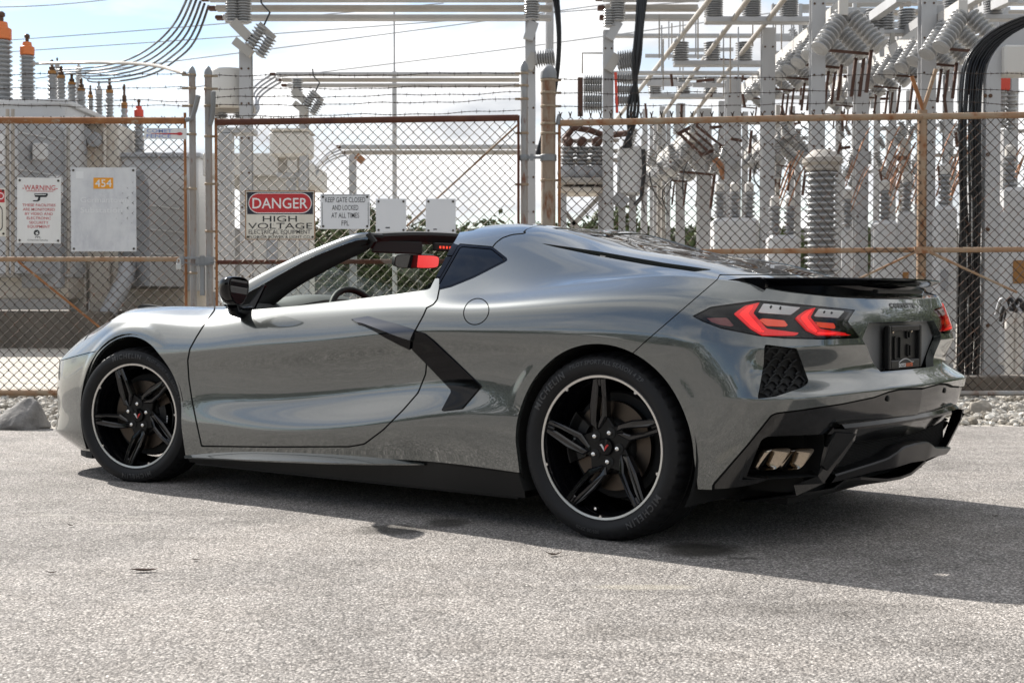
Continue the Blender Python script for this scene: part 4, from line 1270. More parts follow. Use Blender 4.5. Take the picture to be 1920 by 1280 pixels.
# rows of fused switches: a sloped carrier with pairs of ribbed insulators in V shape and rust-brown blades below
def switch_row(u0, v0, Y0, u1, v1, Y1, n, s, label):
    a = B(u0, v0, Y0); b = B(u1, v1, Y1)
    o = empty('switch_row', (a.x, a.y, 0), 0, label, 'switch gear', 'sloped switch rows')
    d = (b - a)
    MB().bar(a - o.location, b - o.location, .10 * s, .16 * s).build('carrier', white_can, o)
    for k in range(n):
        t = (k + .6) / n
        c = a + d * t - o.location
        S = (.055 + .05 * t) * s
        for sx, ln in ((-1, 5.6), (1, 5.2)):
            p0 = c + Vector((.2 * S + (.8 * S if sx > 0 else 0), -.12, -.5 * S)); p1 = p0 + Vector((sx * 2.9 * S, -.2, -ln * S * .72))
            insulator(o, p0, p1, 9, S * .55, S * 1.0, porc_l)
        for j in range(1 + k % 2):
            q = c + Vector(((3.0 + .9 * j) * S, -.22, -4.4 * S))
            MB().bar(q, q + Vector((-.5 * S, 0, -4.4 * S)), .34 * S, .34 * S).build('switch_blade', rust_rod, o)
        if k % 2 == 0:
            q = c + Vector((-1.5 * S, -.1, -4.2 * S))
            MB().bar(q, q + Vector((4.6 * S, 0, -.4 * S)), .28 * S, .28 * S).build('contact_bar', rust_rod, o)
    return o
switch_row(1385, 178, 23, 1582, 14, 16.2, 11, 1.08, 'upper row of V-shaped ribbed insulators climbing to the broad column top')
switch_row(1530, 190, 23, 1806, 14, 16.2, 13, 1.05, 'right-hand row of V-shaped ribbed insulators climbing towards the cable arch')
switch_row(1210, 325, 26, 1300, 252, 20.5, 5, 1.2, 'lower short row of ribbed insulators behind the fence near hinge post')
switch_row(1400, 290, 24, 1475, 245, 19, 4, 1.0, 'short row of ribbed insulators left of the ribbed post insulator')
# tilted rust-brown switch bars
tb = empty('tilted_switch', (B(1320, 260, 20.5).x, 20.5, 0), 0, 'bundle of tilted rust-brown switch bars behind the mesh', 'switch gear')
for k in range(4):
    MB().bar(lpt(tb, 1274 + k * 10, 250 - k * 5, 20.3), lpt(tb, 1318 + k * 13, 292 - k * 5, 20.3), .03, .035).build('switch_blade', rust_rod, tb)
MB().bar(lpt(tb, 1270, 252, 20.4), lpt(tb, 1308, 232, 20.4), .045, .05).build('hinge_bar', rust_rod, tb)
MB().bar(lpt(tb, 1312, 292, 20.4), lpt(tb, 1360, 274, 20.4), .045, .05).build('contact_bar', rust_rod, tb)
MB().tube([lpt(tb, 1340, 298, 20.3), lpt(tb, 1352, 312, 20.3), lpt(tb, 1359, 336, 20.3)], .05, 8).build('copper_lead', copper, tb, 60)
# ribbed post insulator with a cast cap
ri = empty('post_insulator', (B(1541, 400, 15.0).x, 15.0, 0), 0, 'big grey ribbed post insulator standing behind the spoiler', 'insulator')
zt_ = zg(322, 15.0)
MB().lathe(ins_prof(30, .125, .185, zt_ - .35), (0, 0, .35), (0, 0, 1), 28).build('ribbed_body', porc, ri, 35)
MB().lathe([(.16, 0), (.18, .02), (.18, .06), (.215, .09), (.215, .14), (.15, .19), (.10, .23), (0, .24)], (0, 0, zt_), (0, 0, 1), 28).build('cast_cap', steel2, ri, 35)
MB().bbox(-.24, .24, -.24, .24, 0, .35, .02).build('base', conc, ri)
# grey tank breakers in a row
TANKS = [(1340, 1424, 408, 18.5, 'grey equipment tank behind the mesh right of the lowest mesh rail start'), (1442, 1500, 440, 17.2, 'low grey tank left of the ribbed post insulator'), (1580, 1602, 425, 18, 'narrow grey tank just right of the ribbed post insulator'),
         (1640, 1686, 412, 16.8, 'grey tank with bushings left of the fence line post'), (1686, 1718, 395, 17.4, 'taller white tank touching the fence line post'), (1755, 1796, 384, 16.2, 'white tank between fence line post and black cables'),
         (1884, 1960, 350, 15.6, 'large white tank at right picture edge')]
for u0, u1, vt, Y, lab in TANKS:
    o = empty('equipment_tank', (B((u0 + u1) / 2, 500, Y).x, Y, 0), 0, lab, 'tank', 'grey equipment tanks')
    w = (u1 - u0) * Y / FPX
    h = zg(vt, Y)
    MB().bbox(-w / 2, w / 2, 0, w * .8, .15, h, .05).build('tank', tank, o)
    MB().bbox(-w * .42, w * .42, .05, w * .7, 0, .15, .01).build('skid', tank_dark, o)
    nb = max(1, int(w / .17))
    for k in range(nb):
        x = -w / 2 + (k + .5) * w / nb
        bo = insulator(o, (x, w * .4, h), (x, w * .4, h + .36), 6, .045, .08, porc, 'bushing')
        MB().lathe([(.06, 0), (.06, .10), (.03, .13), (0, .131)], (x, w * .4, h + .36), (0, 0, 1), 12).build('bushing_cap', white_can, o, 40)
    MB().bbox(-w * .3, w * .05, -.012, 0, h * .5, h * .62, .003).build('nameplate', yellow_cap if u0 in (1686, 1884) else tank_dark, o)
sc_ = empty('small_cabinet', (B(1352, 430, 19).x, 19, 0), 0, 'small white cabinet between two bright columns, low behind the mesh', 'cabinet')
bx(sc_, 1340, 1361, 412, 466, 18.8, .25, white_can, 'cabinet')
a = lpt(sc_, 1350, 466, 18.9); MB().bar(a, (a.x, a.y, 0), .08, .08).build('leg', steel, sc_)
# copper leads fanning up between the tanks
rr = random.Random(11)
def near(u):
    N_ = [(1048, 'the hinge post'), (1182, 'the control cabinet'), (1320, 'the tilted switch bars'), (1440, 'the bright column'), (1541, 'the ribbed post insulator'), (1615, 'the second bright column'), (1728, 'the fence line post'), (1815, 'the black cable bundle'), (1852, 'the cable arch')]
    n_, w_ = min(N_, key=lambda q: abs(q[0] - u))
    return ('left of ' if u < n_ else 'right of ') + w_
for k in range(40):
    u = rr.choice([1640, 1652, 1666, 1680, 1692, 1704, 1716, 1755, 1763, 1771, 1779, 1786, 1585, 1596, 1462, 1478, 1890, 1905])
    v = rr.uniform(320, 400)
    Y = rr.uniform(16.4, 18.5)
    L_ = rr.uniform(50, 120)
    cable([B(u, v, Y), B(u + L_ * .18, v - L_ * .5, Y), B(u + L_ * .42, v - L_, Y + .4)], rr.uniform(.006, .012), 'thin copper lead slanting up from the tanks ' + near(u), copper, 'copper leads', 6, 'copper_lead')
for k in range(95):
    u = rr.uniform(1170, 1850); v = rr.uniform(232, 345); Y = rr.uniform(18.5, 25)
    s_ = rr.uniform(.5, 1.0)
    o = insulator(None, B(u, v + 20 * s_, Y), B(u + rr.uniform(-10, 10), v - 14 * s_, Y), 6, .026 * s_ + .012, .05 * s_ + .015, porc_l, 'small_insulator', 10)
    tag(o, 'small pale insulator in the clutter behind the mesh ' + near(u), 'insulator', 'small background insulators')
for k in range(60):
    u = rr.uniform(1200, 1830); v = rr.uniform(110, 320); Y = rr.uniform(19, 25)
    if rr.random() < .5:
        o = MB().bar(B(u, v, Y), B(u + rr.uniform(10, 34), v + rr.uniform(-4, 4), Y), .035, .04).build('contact_bar', rust_rod)
        tag(o, 'short rust-brown horizontal contact bar ' + near(u), 'switch bar', 'rust-brown contact bars')
    else:
        o = MB().bar(B(u, v, Y), B(u + rr.uniform(-6, 6), v + rr.uniform(18, 44), Y), .035, .035).build('contact_bar', rust_rod)
        tag(o, 'short rust-brown upright contact bar ' + near(u), 'switch bar', 'rust-brown contact bars')
for k in range(54):
    u = rr.uniform(1500, 1930); v = rr.uniform(-5, 130); Y = rr.uniform(18.5, 25)
    o = MB().bar(B(u, v - 20, Y), B(u, v + rr.uniform(30, 110), Y), .055, .055).build('steel_upright', steel if k % 3 else steel2)
    tag(o, 'thin vertical steel upright among the upper beams ' + near(u), 'beam', 'thin uprights upper right')
for k in range(26):
    u = rr.uniform(1230, 1560); Y = rr.uniform(18, 24)
    v0_ = rr.uniform(-5, 120)
    o = MB().tube([B(u, v0_, Y), B(u, v0_ + rr.uniform(50, 130), Y)], .011, 6).build('drop_rod', steel2 if k % 2 else tank_dark)
    tag(o, 'thin vertical rod hanging from the upper beams ' + near(u), 'rod', 'thin drop rods')
for k in range(40):
    u = rr.uniform(1430, 1860); v = rr.uniform(-4, 130); Y = rr.uniform(19, 27)
    o = MB().bar(B(u, v, Y), B(u + rr.uniform(50, 170), v + rr.uniform(-1, 1), Y), .05, rr.uniform(.04, .09)).build('tie_beam', steel if k % 3 else steel2)
    tag(o, 'thin horizontal steel tie high in the rack ' + near(u), 'beam', 'thin horizontal ties')
for k in range(24):
    u = rr.uniform(1440, 1840); v = rr.uniform(20, 150); Y = rr.uniform(19, 25)
    o = insulator(None, B(u, v + 16, Y), B(u + rr.uniform(-14, 14), v - 12, Y), 7, .035, .065, porc_l, 'small_insulator', 10)
    tag(o, 'small pale insulator high among the beams ' + near(u), 'insulator', 'small background insulators')
for k in range(30):
    u = rr.uniform(1150, 1860); v = rr.uniform(60, 330); Y = rr.uniform(20, 27)
    o = MB().bar(B(u, v, Y), B(u + rr.uniform(50, 150), v + rr.uniform(-2, 2), Y), .05, .06).build('tie_beam', steel if k % 3 else steel2)
    tag(o, 'thin horizontal steel tie in the rack ' + near(u), 'beam', 'thin horizontal ties')
for k in range(26):
    u = rr.uniform(1170, 1840); Y = rr.uniform(22, 29)
    vt = rr.uniform(190, 330)
    a = B(u, vt, Y)
    o = MB().bar((a.x, Y, 0), (a.x, Y, a.z), .075, .075).build('thin_column', steel if k % 3 else steel2)
    tag(o, 'thin far steel upright standing low in the rack ' + near(u), 'column', 'thin far uprights')
for k in range(22):
    u = rr.uniform(1180, 1840); v = rr.uniform(235, 350); Y = rr.uniform(18.5, 23)
    cable([B(u, v, Y), B(u + rr.uniform(-20, 20), v + rr.uniform(10, 40), Y), B(u + rr.uniform(-30, 30), v + rr.uniform(40, 80), Y)], .010, 'thin dark jumper cable looping ' + near(u), cable_m, 'jumper cables', 8)
# cable arch
CAY = 15.3
ca = empty('cable_arch', (B(1852, 700, CAY).x, CAY, 0), 0, 'tall steel cable arch curving over to the right picture edge', 'cable tray')
wch = 27 * CAY / FPX
zc = zg(150, CAY); rad_ = (1985 - 1852) * CAY / FPX
prof = [(0, 0, 0), (0, 0, zc * .5), (0, 0, zc)]
for t in np.linspace(0, math.pi / 2, 14)[1:]:
    prof.append((rad_ - rad_ * math.cos(t), 0, zc + rad_ * .72 * math.sin(t)))
prof.append((rad_ + 1.0, 0, zc + rad_ * .72))
V = []; F = []
for i, p in enumerate(prof):
    q0 = Vector(prof[max(i - 1, 0)]); q1 = Vector(prof[min(i + 1, len(prof) - 1)])
    d = (q1 - q0).normalized(); nrm = Vector((d.z, 0, -d.x))
    for s, y in ((-.5, -.10), (.5, -.10), (.5, .10), (-.5, .10)):
        V.append(Vector(p) + nrm * s * wch + Vector((0, y, 0)))
for i in range(len(prof) - 1):
    for j in range(4):
        F.append((i * 4 + j, i * 4 + (j + 1) % 4, (i + 1) * 4 + (j + 1) % 4, (i + 1) * 4 + j))
F.append((0, 1, 2, 3))
mesh_obj('channel', V, F, steel, ca)
for v in (180, 290, 430, 610):
    for du in ((-5, 5) if v < 200 else (0,)):
        MB().lathe([(.022, 0), (.022, .01), (.01, .016), (0, .017)], lpt(ca, 1852 + du, v, CAY - .10), (0, -1, 0), 10).build('bolt', brown_cap, ca, 40)
MB().bbox(-.25, .25, -.25, .25, 0, .04, .01).build('base_plate', conc, ca)
for k in range(16):
    off = -(.55 + k % 8 * .19 + rr.uniform(-.04, .04)) * wch - .02
    yy = -.05 + .07 * (k // 8)
    pts = [(off * rr.uniform(.95, 1.1), yy, 0)]
    for z in (.6, 1.3, 2.0):
        pts.append((off + rr.uniform(-.014, .014), yy + rr.uniform(-.01, .01), z))
    pts.append((off, yy, zc))
    for t in np.linspace(0, math.pi / 2, 8)[1:]:
        R_ = rad_ - off * .62
        pts.append((rad_ - (rad_ - off) * math.cos(t), yy, zc + (rad_ * .72 - off * .55) * math.sin(t)))
    cable([Vector(p) + ca.location for p in pts], .0135, 'black cable in the thick bundle running up the steel arch', group='arch cable bundle', n=40)
wb = empty('junction_box', (B(1915, 200, CAY - .1).x, CAY - .2, 0), 0, 'white box hung under the cable arch at the right edge', 'box')
bx(wb, 1884, 1990, 84, 139, CAY - .2, .3, white_can, 'box')
a = lpt(wb, 1950, 139, CAY - .05); MB().bar(a, (a.x, a.y, 0), .06, .06).build('bracket_post', steel, wb)
rb = empty('lightning_arrester', (B(1880, 200, 16.5).x, 16.5, 0), 0, 'grey arrester with bright red cover right of the cable arch', 'insulator')
insulator(rb, lpt(rb, 1878, 240, 16.5), lpt(rb, 1878, 170, 16.5), 9, .04, .07)
insulator(rb, lpt(rb, 1897, 245, 16.5), lpt(rb, 1897, 170, 16.5), 9, .04, .07)
MB().bbox(lpt(rb, 1866, 170, 16.5).x, lpt(rb, 1892, 170, 16.5).x, -.06, .06, zg(172, 16.5), zg(142, 16.5), .02).build('red_cover', red_cap, rb)
MB().bar(lpt(rb, 1868, 150, 16.4), lpt(rb, 1868, 195, 16.4), .04, .04).build('red_strip', red_cap, rb)
a = lpt(rb, 1888, 245, 16.5); MB().bar(a, (a.x, a.y, 0), .12, .12).build('post', steel, rb)
for k, (u, lab) in enumerate(((1892, 'left of two white pipes low at the right picture edge'), (1908, 'right of two white pipes low at the right picture edge'))):
    p = B(u, 690, 14.6)
    o = MB().tube([(p.x, 14.6, 0), (p.x, 14.6, zg(600, 14.6)), (p.x + .03, 14.6, zg(585, 14.6))], .05, 12).build('conduit_pipe', white_can, None, 60)
    tag(o, lab, 'pipe', 'conduit pipes')
for k in range(7):
    u = 1868 + k * 8
    cable([B(u, 590 + (k % 3) * 12, 14.7), B(u + 12, 560 + (k % 2) * 14, 14.6), B(u + 22, 585, 14.6), B(u + 30, 612, 14.7)], .02, 'black cable loop above the white pipes at right edge', cable_m if k % 3 else tank_dark, 'cable loops at right edge', 12)

# ---- far wall, hedge and trees that show between the steelwork
fwall = MB().bbox(-25, 40, 60, 60.4, -.1, zg(428, 60), .05).build('boundary_wall', weathered('grey_block_wall', (.26, .25, .24), (.18, .17, .16), .6, .3, .9))
tag(fwall, 'long grey boundary wall far behind the substation', 'wall')
def leaf_cloud(name, regs, count, size, m, seed, trunk=None):
    r = np.random.default_rng(seed)
    n = count
    V = np.zeros((n, 4, 3))
    idx = r.integers(0, len(regs), n)
    c = np.array([q[:3] for q in regs])[idx]; e = np.array([q[3:6] for q in regs])[idx]
    d = r.normal(size=(n, 3)); d /= np.linalg.norm(d, axis=1)[:, None]
    rad = r.random((n, 1)) ** .45
    p = c + d * rad * e
    a = r.normal(size=(n, 3)); a /= np.linalg.norm(a, axis=1)[:, None]
    b = np.cross(a, r.normal(size=(n, 3))); b /= np.linalg.norm(b, axis=1)[:, None]
    s = size * r.uniform(.5, 1.3, (n, 1))
    V[:, 0] = p - a * s; V[:, 1] = p + b * s * .5; V[:, 2] = p + a * s; V[:, 3] = p - b * s * .5
    return mesh_obj(name, V.reshape(-1, 3), [(4 * i, 4 * i + 1, 4 * i + 2, 4 * i + 3) for i in range(n)], m)
r_ = random.Random(5)
regs = []
for k in range(60):
    u = r_.uniform(560, 1500)
    c = B(u, r_.uniform(436, 470), 48)
    regs.append((c.x, 48 + r_.uniform(-1, 1), max(.4, c.z - .6), 1.0, .8, r_.uniform(.9, 1.5)))
hd = leaf_cloud('hedge', regs, 16000, .14, grass_m, 2)
tag(hd, 'green hedge line seen low through the gate mesh', 'hedge', kind='stuff')
bark = mat('tree_bark', (.08, .06, .045), .9)
for u, v, w, Y, lab in ((692, 395, 1.4, 50, 'dark green tree between the two blank white signs'), (590, 400, 1.3, 52, 'dark tree behind the gap right of the danger sign'), (1115, 405, 1.7, 46, 'dark green tree seen under the circuit breaker table'), (1290, 420, 1.5, 46, 'green tree between far columns of the rack'), (1400, 425, 1.5, 50, 'green tree behind the small white cabinet'), (1690, 425, 1.4, 50, 'green tree top between the grey tanks')):
    c = B(u, v, Y)
    o = empty('background_tree', (c.x, Y, 0), 0, lab, 'tree', 'far trees behind the substation')
    regs = [(r_.uniform(-w, w) * .7, r_.uniform(-w, w) * .6, c.z - r_.uniform(.3, 1.8), w * .55, w * .55, w * .45) for _ in range(9)]
    cr = leaf_cloud('crown', regs, 2600, .13, grass_m, int(u)); cr.parent = o
    MB().tube([(0, 0, 0), (.05, 0, c.z * .5), (0, 0, c.z - .4)], [.12, .09, .03], 8).build('trunk', bark, o, 60)
# tall trees across the road behind the photographer: they show only as dark reflections in the paint
regs = []
for k in range(60):
    a = math.radians(r_.uniform(78, 330))
    dist = r_.uniform(30, 40)
    x, y = dist * math.sin(a), dist * math.cos(a)
    if y > 4: continue
    h = r_.uniform(4, 8.5) * (1.45 if a < math.radians(185) else 1.0)
    for q in range(5):
        regs.append((x + r_.uniform(-2, 2), y + r_.uniform(-2, 2), h * r_.uniform(.15, .95), 2.0, 2.0, 1.7))
for k in range(34):
    a = math.radians(r_.uniform(30, 84))
    dist = r_.uniform(46, 58)
    x, y = dist * math.sin(a), dist * math.cos(a)
    h = r_.uniform(9, 17)
    for q in range(8):
        regs.append((x + r_.uniform(-3, 3), y + r_.uniform(-3, 3), h * r_.uniform(.06, .95), 2.6, 2.6, 2.3))
tl = leaf_cloud('treeline', regs, 110000, .30, grass_m, 8)
tag(tl, 'row of dark trees mirrored in the car paint', 'trees', kind='stuff')
# ================================================================== THE CAR (built in its own frame: x rearwards from the rear axle, y to its right)
CY, SY = math.cos(YAW), math.sin(YAW)
car_loc = (-(CY * CARC[0] + SY * CARC[1]), -(-SY * CARC[0] + CY * CARC[1]), 0.0)
car = empty('sports_car', car_loc, -YAW, 'glossy grey two-door sports car with black wheels and open roof parked on asphalt', 'car')
CAMC = np.array([CARC[0], CARC[1], CAMH])
_fw = np.array([-SY * CP, CY * CP, SP]); _rt = np.array([CY, SY, 0.0]); _up = np.cross(_rt, _fw)
def proj(P):
    d = np.asarray(P, float) - CAMC
    z = d @ _fw
    return np.stack([960 + FPX * (d @ _rt) / z, 640 - FPX * (d @ _up) / z], -1)
def ray(u, v):
    return _fw + _rt * ((u - 960) / FPX) + _up * ((640 - v) / FPX)
def U(u, v, w=None, x=None, z=None):
    d = ray(u, v)
    if w is not None: s = (-w - CAMC[1]) / d[1]
    elif x is not None: s = (x - CAMC[0]) / d[0]
    else: s = (z - CAMC[2]) / d[2]
    return CAMC + s * d

# ---- car materials
paint = mat('car_paint', (.10, .11, .10), .27, .58, 1.0, .02)
bsdf(paint).inputs['Coat IOR'].default_value = 1.9
_n = noise(paint, 900, 2, .5)
lk(paint, mixc(paint, ramp(paint, _n, [(.3, (0, 0, 0)), (.7, (1, 1, 1))]), (.064, .071, .068), (.110, .120, .115)), bsdf(paint).inputs['Base Color'])
gloss_black = mat('gloss_black_trim', (.002, .002, .003), .06, spec=.22)
satin_black = mat('satin_black_plastic', (.008, .008, .008), .45, spec=.3)
headlamp_m = mat('headlamp_glass', (.10, .12, .17), .05, .3, 1.0, .01)
matt_black = mat('matt_black_plastic', (.008, .008, .008), .8)
well_black = mat('wheel_well_liner', (.006, .006, .006), .9)
dark_glass = mat('tinted_glass', (.003, .004, .006), .02, spec=.35)
chrome = mat('polished_steel', (.42, .36, .29), .14, 1.0)
rubber = mat('tyre_rubber', (.009, .009, .010), .6, spec=.3)
rim_black = mat('gloss_black_rim', (.003, .003, .004), .08, spec=.62)
rim_silver = mat('machined_rim_edge', (.62, .61, .59), .28, 1.0)
disc_m = mat('brake_disc_steel', (.085, .070, .058), .40, 1.0)
bumper_dark = mat('dark_lower_fascia', (.007, .007, .007), .10, spec=.75)
red_lit = mat('lit_red_lamp', (.30, .004, .005), .25, 0, .2, .03, (1.0, .008, .010), .23)
red_core = mat('bright_red_light_guide', (.4, .01, .01), .3, emit=(1.0, .020, .018), estr=.60)
spoil_m = mat('gloss_black_spoiler', (.002, .002, .003), .10, spec=.12)
recess_m = mat('recess_panel', (.16, .16, .16), .35)
red_dull = mat('unlit_red_reflector', (.16, .025, .022), .25, 0, .6)
amber = mat('amber_lamp', (.50, .045, .012), .25, 0, .6, .03, (1, .08, .015), .18)
lens_white = mat('clear_lamp_lens', (.62, .62, .61), .3)
red_leather = mat('red_leather', (.30, .006, .006), .5)
interior_grey = mat('grey_interior_trim', (.055, .057, .055), .65)
interior_black = mat('black_interior_trim', (.006, .006, .006), .7)
silver_letter = mat('black_chrome_letter', (.03, .03, .03), .15, .8)

# ---- one smooth body surface: columns run from the bottom edge over the shoulder to the centre line
# levels: 0 bottom 1 lower crease 2 waist 3 mid 4 shoulder 5 upper 6 belt / haunch 7..10 top to the centre line
def sec(x, *wz):
    return [(x, w, z) for w, z in wz]
COLS = [
 [(-3.60, 0, .10), (-3.70, 0, .20), (-3.715, 0, .34), (-3.705, 0, .45), (-3.68, 0, .55), (-3.58, 0, .615), (-3.40, 0, .67), (-3.25, 0, .71), (-3.15, 0, .735), (-3.08, 0, .75), (-3.0, 0, .765)],
 [(-3.56, .42, .10), (-3.655, .45, .20), (-3.675, .455, .34), (-3.665, .455, .45), (-3.625, .445, .555), (-3.52, .43, .63), (-3.36, .40, .69), (-3.24, .28, .725), (-3.15, .18, .745), (-3.08, .08, .755), (-3.0, 0, .765)],
 [(-3.48, .66, .10), (-3.600, .708, .195), (-3.590, .700, .30), (-3.597, .702, .45), (-3.575, .695, .562), (-3.44, .655, .662), (-3.27, .585, .755), (-3.17, .42, .775), (-3.10, .27, .78), (-3.05, .12, .775), (-3.0, 0, .765)],
 [(-3.36, .785, .11), (-3.485, .842, .205), (-3.480, .828, .30), (-3.485, .828, .45), (-3.465, .825, .575), (-3.33, .775, .692), (-3.165, .665, .80), (-3.08, .48, .805), (-3.03, .31, .80), (-3.0, .14, .785), (-2.97, 0, .772)],
 [(-3.18, .87, .12), (-3.305, .902, .215), (-3.315, .895, .31), (-3.315, .896, .46), (-3.275, .892, .60), (-3.155, .838, .724), (-3.01, .69, .836), (-2.95, .50, .825), (-2.92, .33, .815), (-2.90, .16, .80), (-2.88, 0, .79)],
 sec(-2.98, (.905, .13), (.932, .25), (.938, .36), (.940, .48), (.935, .635), (.872, .765), (.70, .850), (.50, .835), (.33, .825), (.16, .815), (0, .81)),
 sec(-2.72, (.925, .14), (.945, .27), (.948, .38), (.950, .50), (.952, .650), (.893, .783), (.715, .856), (.52, .845), (.34, .84), (.16, .835), (0, .83)),
 sec(-2.40, (.935, .155), (.950, .30), (.945, .42), (.945, .53), (.955, .650), (.908, .765), (.745, .850), (.55, .862), (.36, .865), (.17, .868), (0, .868)),
 sec(-2.15, (.938, .170), (.953, .318), (.934, .44), (.935, .545), (.956, .664), (.920, .758), (.815, .846), (.60, .895), (.40, .91), (.2, .915), (0, .915)),
 sec(-1.85, (.940, .190), (.958, .312), (.924, .45), (.928, .56), (.957, .684), (.927, .779), (.866, .855), (.70, .95), (.52, 1.02), (.30, 1.04), (0, 1.04)),
 sec(-1.55, (.943, .208), (.963, .322), (.915, .47), (.922, .58), (.958, .702), (.930, .796), (.872, .876), (.74, 1.00), (.59, 1.10), (.38, 1.15), (0, 1.16)),
 sec(-1.25, (.946, .222), (.969, .354), (.912, .50), (.921, .61), (.961, .727), (.933, .818), (.874, .898), (.755, 1.02), (.62, 1.125), (.45, 1.18), (0, 1.21)),
 sec(-.90, (.949, .236), (.973, .408), (.925, .54), (.935, .65), (.966, .758), (.939, .840), (.866, .922), (.757, 1.025), (.628, 1.135), (.49, 1.195), (0, 1.225)),
 sec(-.62, (.950, .236), (.968, .44), (.943, .57), (.948, .66), (.968, .768), (.938, .850), (.855, .915), (.765, .995), (.632, 1.105), (.525, 1.165), (0, 1.197)),
 sec(-.32, (.948, .225), (.958, .43), (.952, .57), (.957, .66), (.970, .770), (.935, .868), (.832, .937), (.765, .972), (.632, 1.052), (.535, 1.090), (0, 1.137)),
 sec(0.0, (.942, .222), (.955, .42), (.957, .57), (.961, .66), (.968, .772), (.926, .890), (.806, .968), (.745, .967), (.630, 1.005), (.530, 1.040), (0, 1.074)),
 sec(.25, (.934, .222), (.950, .41), (.957, .56), (.961, .65), (.962, .765), (.914, .893), (.795, .978), (.730, .962), (.620, .975), (.515, .998), (0, 1.020)),
 sec(.43, (.918, .222), (.942, .41), (.950, .55), (.952, .64), (.948, .745), (.893, .882), (.783, .962), (.715, .942), (.610, .940), (.500, .950), (0, .964)),
 [(.52, .885, .228), (.555, .918, .41), (.585, .933, .545), (.573, .920, .64), (.562, .905, .728), (.545, .856, .862), (.523, .757, .948), (.50, .69, .94), (.49, .6, .94), (.48, .4, .95), (.47, 0, .96)],
 [(.60, .82, .245), (.665, .868, .42), (.704, .880, .552), (.650, .842, .632), (.655, .852, .722), (.628, .802, .850), (.603, .728, .928), (.57, .65, .93), (.54, .5, .94), (.52, .3, .95), (.49, 0, .96)],
 [(.66, .70, .28), (.748, .765, .44), (.778, .772, .556), (.700, .735, .632), (.735, .735, .722), (.708, .698, .838), (.682, .655, .912), (.63, .6, .92), (.58, .4, .94), (.54, .2, .95), (.49, 0, .96)],
 [(.72, .50, .30), (.812, .52, .46), (.836, .52, .560), (.772, .51, .632), (.790, .505, .724), (.765, .50, .830), (.738, .50, .900), (.68, .45, .92), (.62, .3, .94), (.56, .15, .95), (.49, 0, .96)],
 [(.75, .25, .30), (.855, .25, .47), (.868, .25, .562), (.810, .25, .64), (.813, .25, .726), (.793, .25, .828), (.762, .25, .896), (.70, .22, .92), (.64, .15, .94), (.57, .08, .95), (.49, 0, .96)],
 [(.76, 0, .30), (.87, 0, .47), (.880, 0, .562), (.825, 0, .64), (.82, 0, .726), (.80, 0, .828), (.770, 0, .894), (.71, 0, .92), (.65, 0, .94), (.57, 0, .95), (.49, 0, .96)],
]
NC = len(COLS)
KTOP = 17                        # last column that carries the top surface
SH = np.zeros((NC, 11))
SH[:, 1] = .30; SH[:, 4] = .25
SH[0:5, 4] = .9; SH[0:5, 1] = .8
SH[8:12, 6] = .85; SH[12, 6] = .4; SH[13, 6] = .45; SH[14, 6] = .85; SH[15:, 6] = .95
SH[17, 2] = .6; SH[17, 4] = .3
SH[18, 2] = .95; SH[18, 4] = .5
SH[19:, 2] = .92; SH[19:, 4] = .93; SH[18:, 1] = .2

def cspline(t, Y, ts):
    """natural C2 cubic spline through (t, Y[i]); Y any trailing shape"""
    n = len(t)
    h = np.diff(t)
    A = np.zeros((n, n)); rhs = np.zeros((n,) + Y.shape[1:])
    A[0, 0] = A[-1, -1] = 1
    for i in range(1, n - 1):
        A[i, i - 1] = h[i - 1]; A[i, i] = 2 * (h[i - 1] + h[i]); A[i, i + 1] = h[i]
        rhs[i] = 6 * ((Y[i + 1] - Y[i]) / h[i] - (Y[i] - Y[i - 1]) / h[i - 1])
    M = np.linalg.solve(A, rhs.reshape(n, -1)).reshape(rhs.shape)
    k = np.clip(np.searchsorted(t, ts, side='right') - 1, 0, n - 2)
    sh = (len(ts),) + (1,) * (Y.ndim - 1)
    a = ((t[k + 1] - ts) / h[k]).reshape(sh); b = ((ts - t[k]) / h[k]).reshape(sh); hh = h[k].reshape(sh)
    return a * Y[k] + b * Y[k + 1] + ((a ** 3 - a) * M[k] + (b ** 3 - b) * M[k + 1]) * hh ** 2 / 6

def cross_sections(D, S, per):
    """D (n, L, 3) rails, S (n, L) sharpness -> dense points along the levels, Hermite"""
    n, L, _ = D.shape
    seg = np.linalg.norm(np.diff(D, axis=1), axis=2) + 1e-6
    chord = np.diff(D, axis=1) / seg[..., None]
    tm = np.zeros_like(D)
    tm[:, 0] = chord[:, 0]; tm[:, -1] = chord[:, -1]
    w0 = seg[:, 1:, None]; w1 = seg[:, :-1, None]
    tm[:, 1:-1] = (chord[:, :-1] * w0 + chord[:, 1:] * w1) / (w0 + w1)
    out = []; lev = []
    for i in range(L - 1):
        s0 = S[:, i, None]; s1 = S[:, i + 1, None]
        m0 = (tm[:, i] * (1 - s0) + chord[:, i] * s0) * seg[:, i, None]
        m1 = (tm[:, i + 1] * (1 - s1) + chord[:, i] * s1) * seg[:, i, None]
        k = per[i]
        for j in range(k + (1 if i == L - 2 else 0)):
            t = j / k
            h00 = 2 * t ** 3 - 3 * t ** 2 + 1; h10 = t ** 3 - 2 * t ** 2 + t
            h01 = -2 * t ** 3 + 3 * t ** 2; h11 = t ** 3 - t ** 2
            out.append(h00 * D[:, i] + h10 * m0 + h01 * D[:, i + 1] + h11 * m1)
            lev.append(i + t)
    return np.stack(out, 1), np.array(lev)

def sstep(a, b, x):
    t = np.clip((x - a) / (b - a), 0, 1)
    return t * t * (3 - 2 * t)

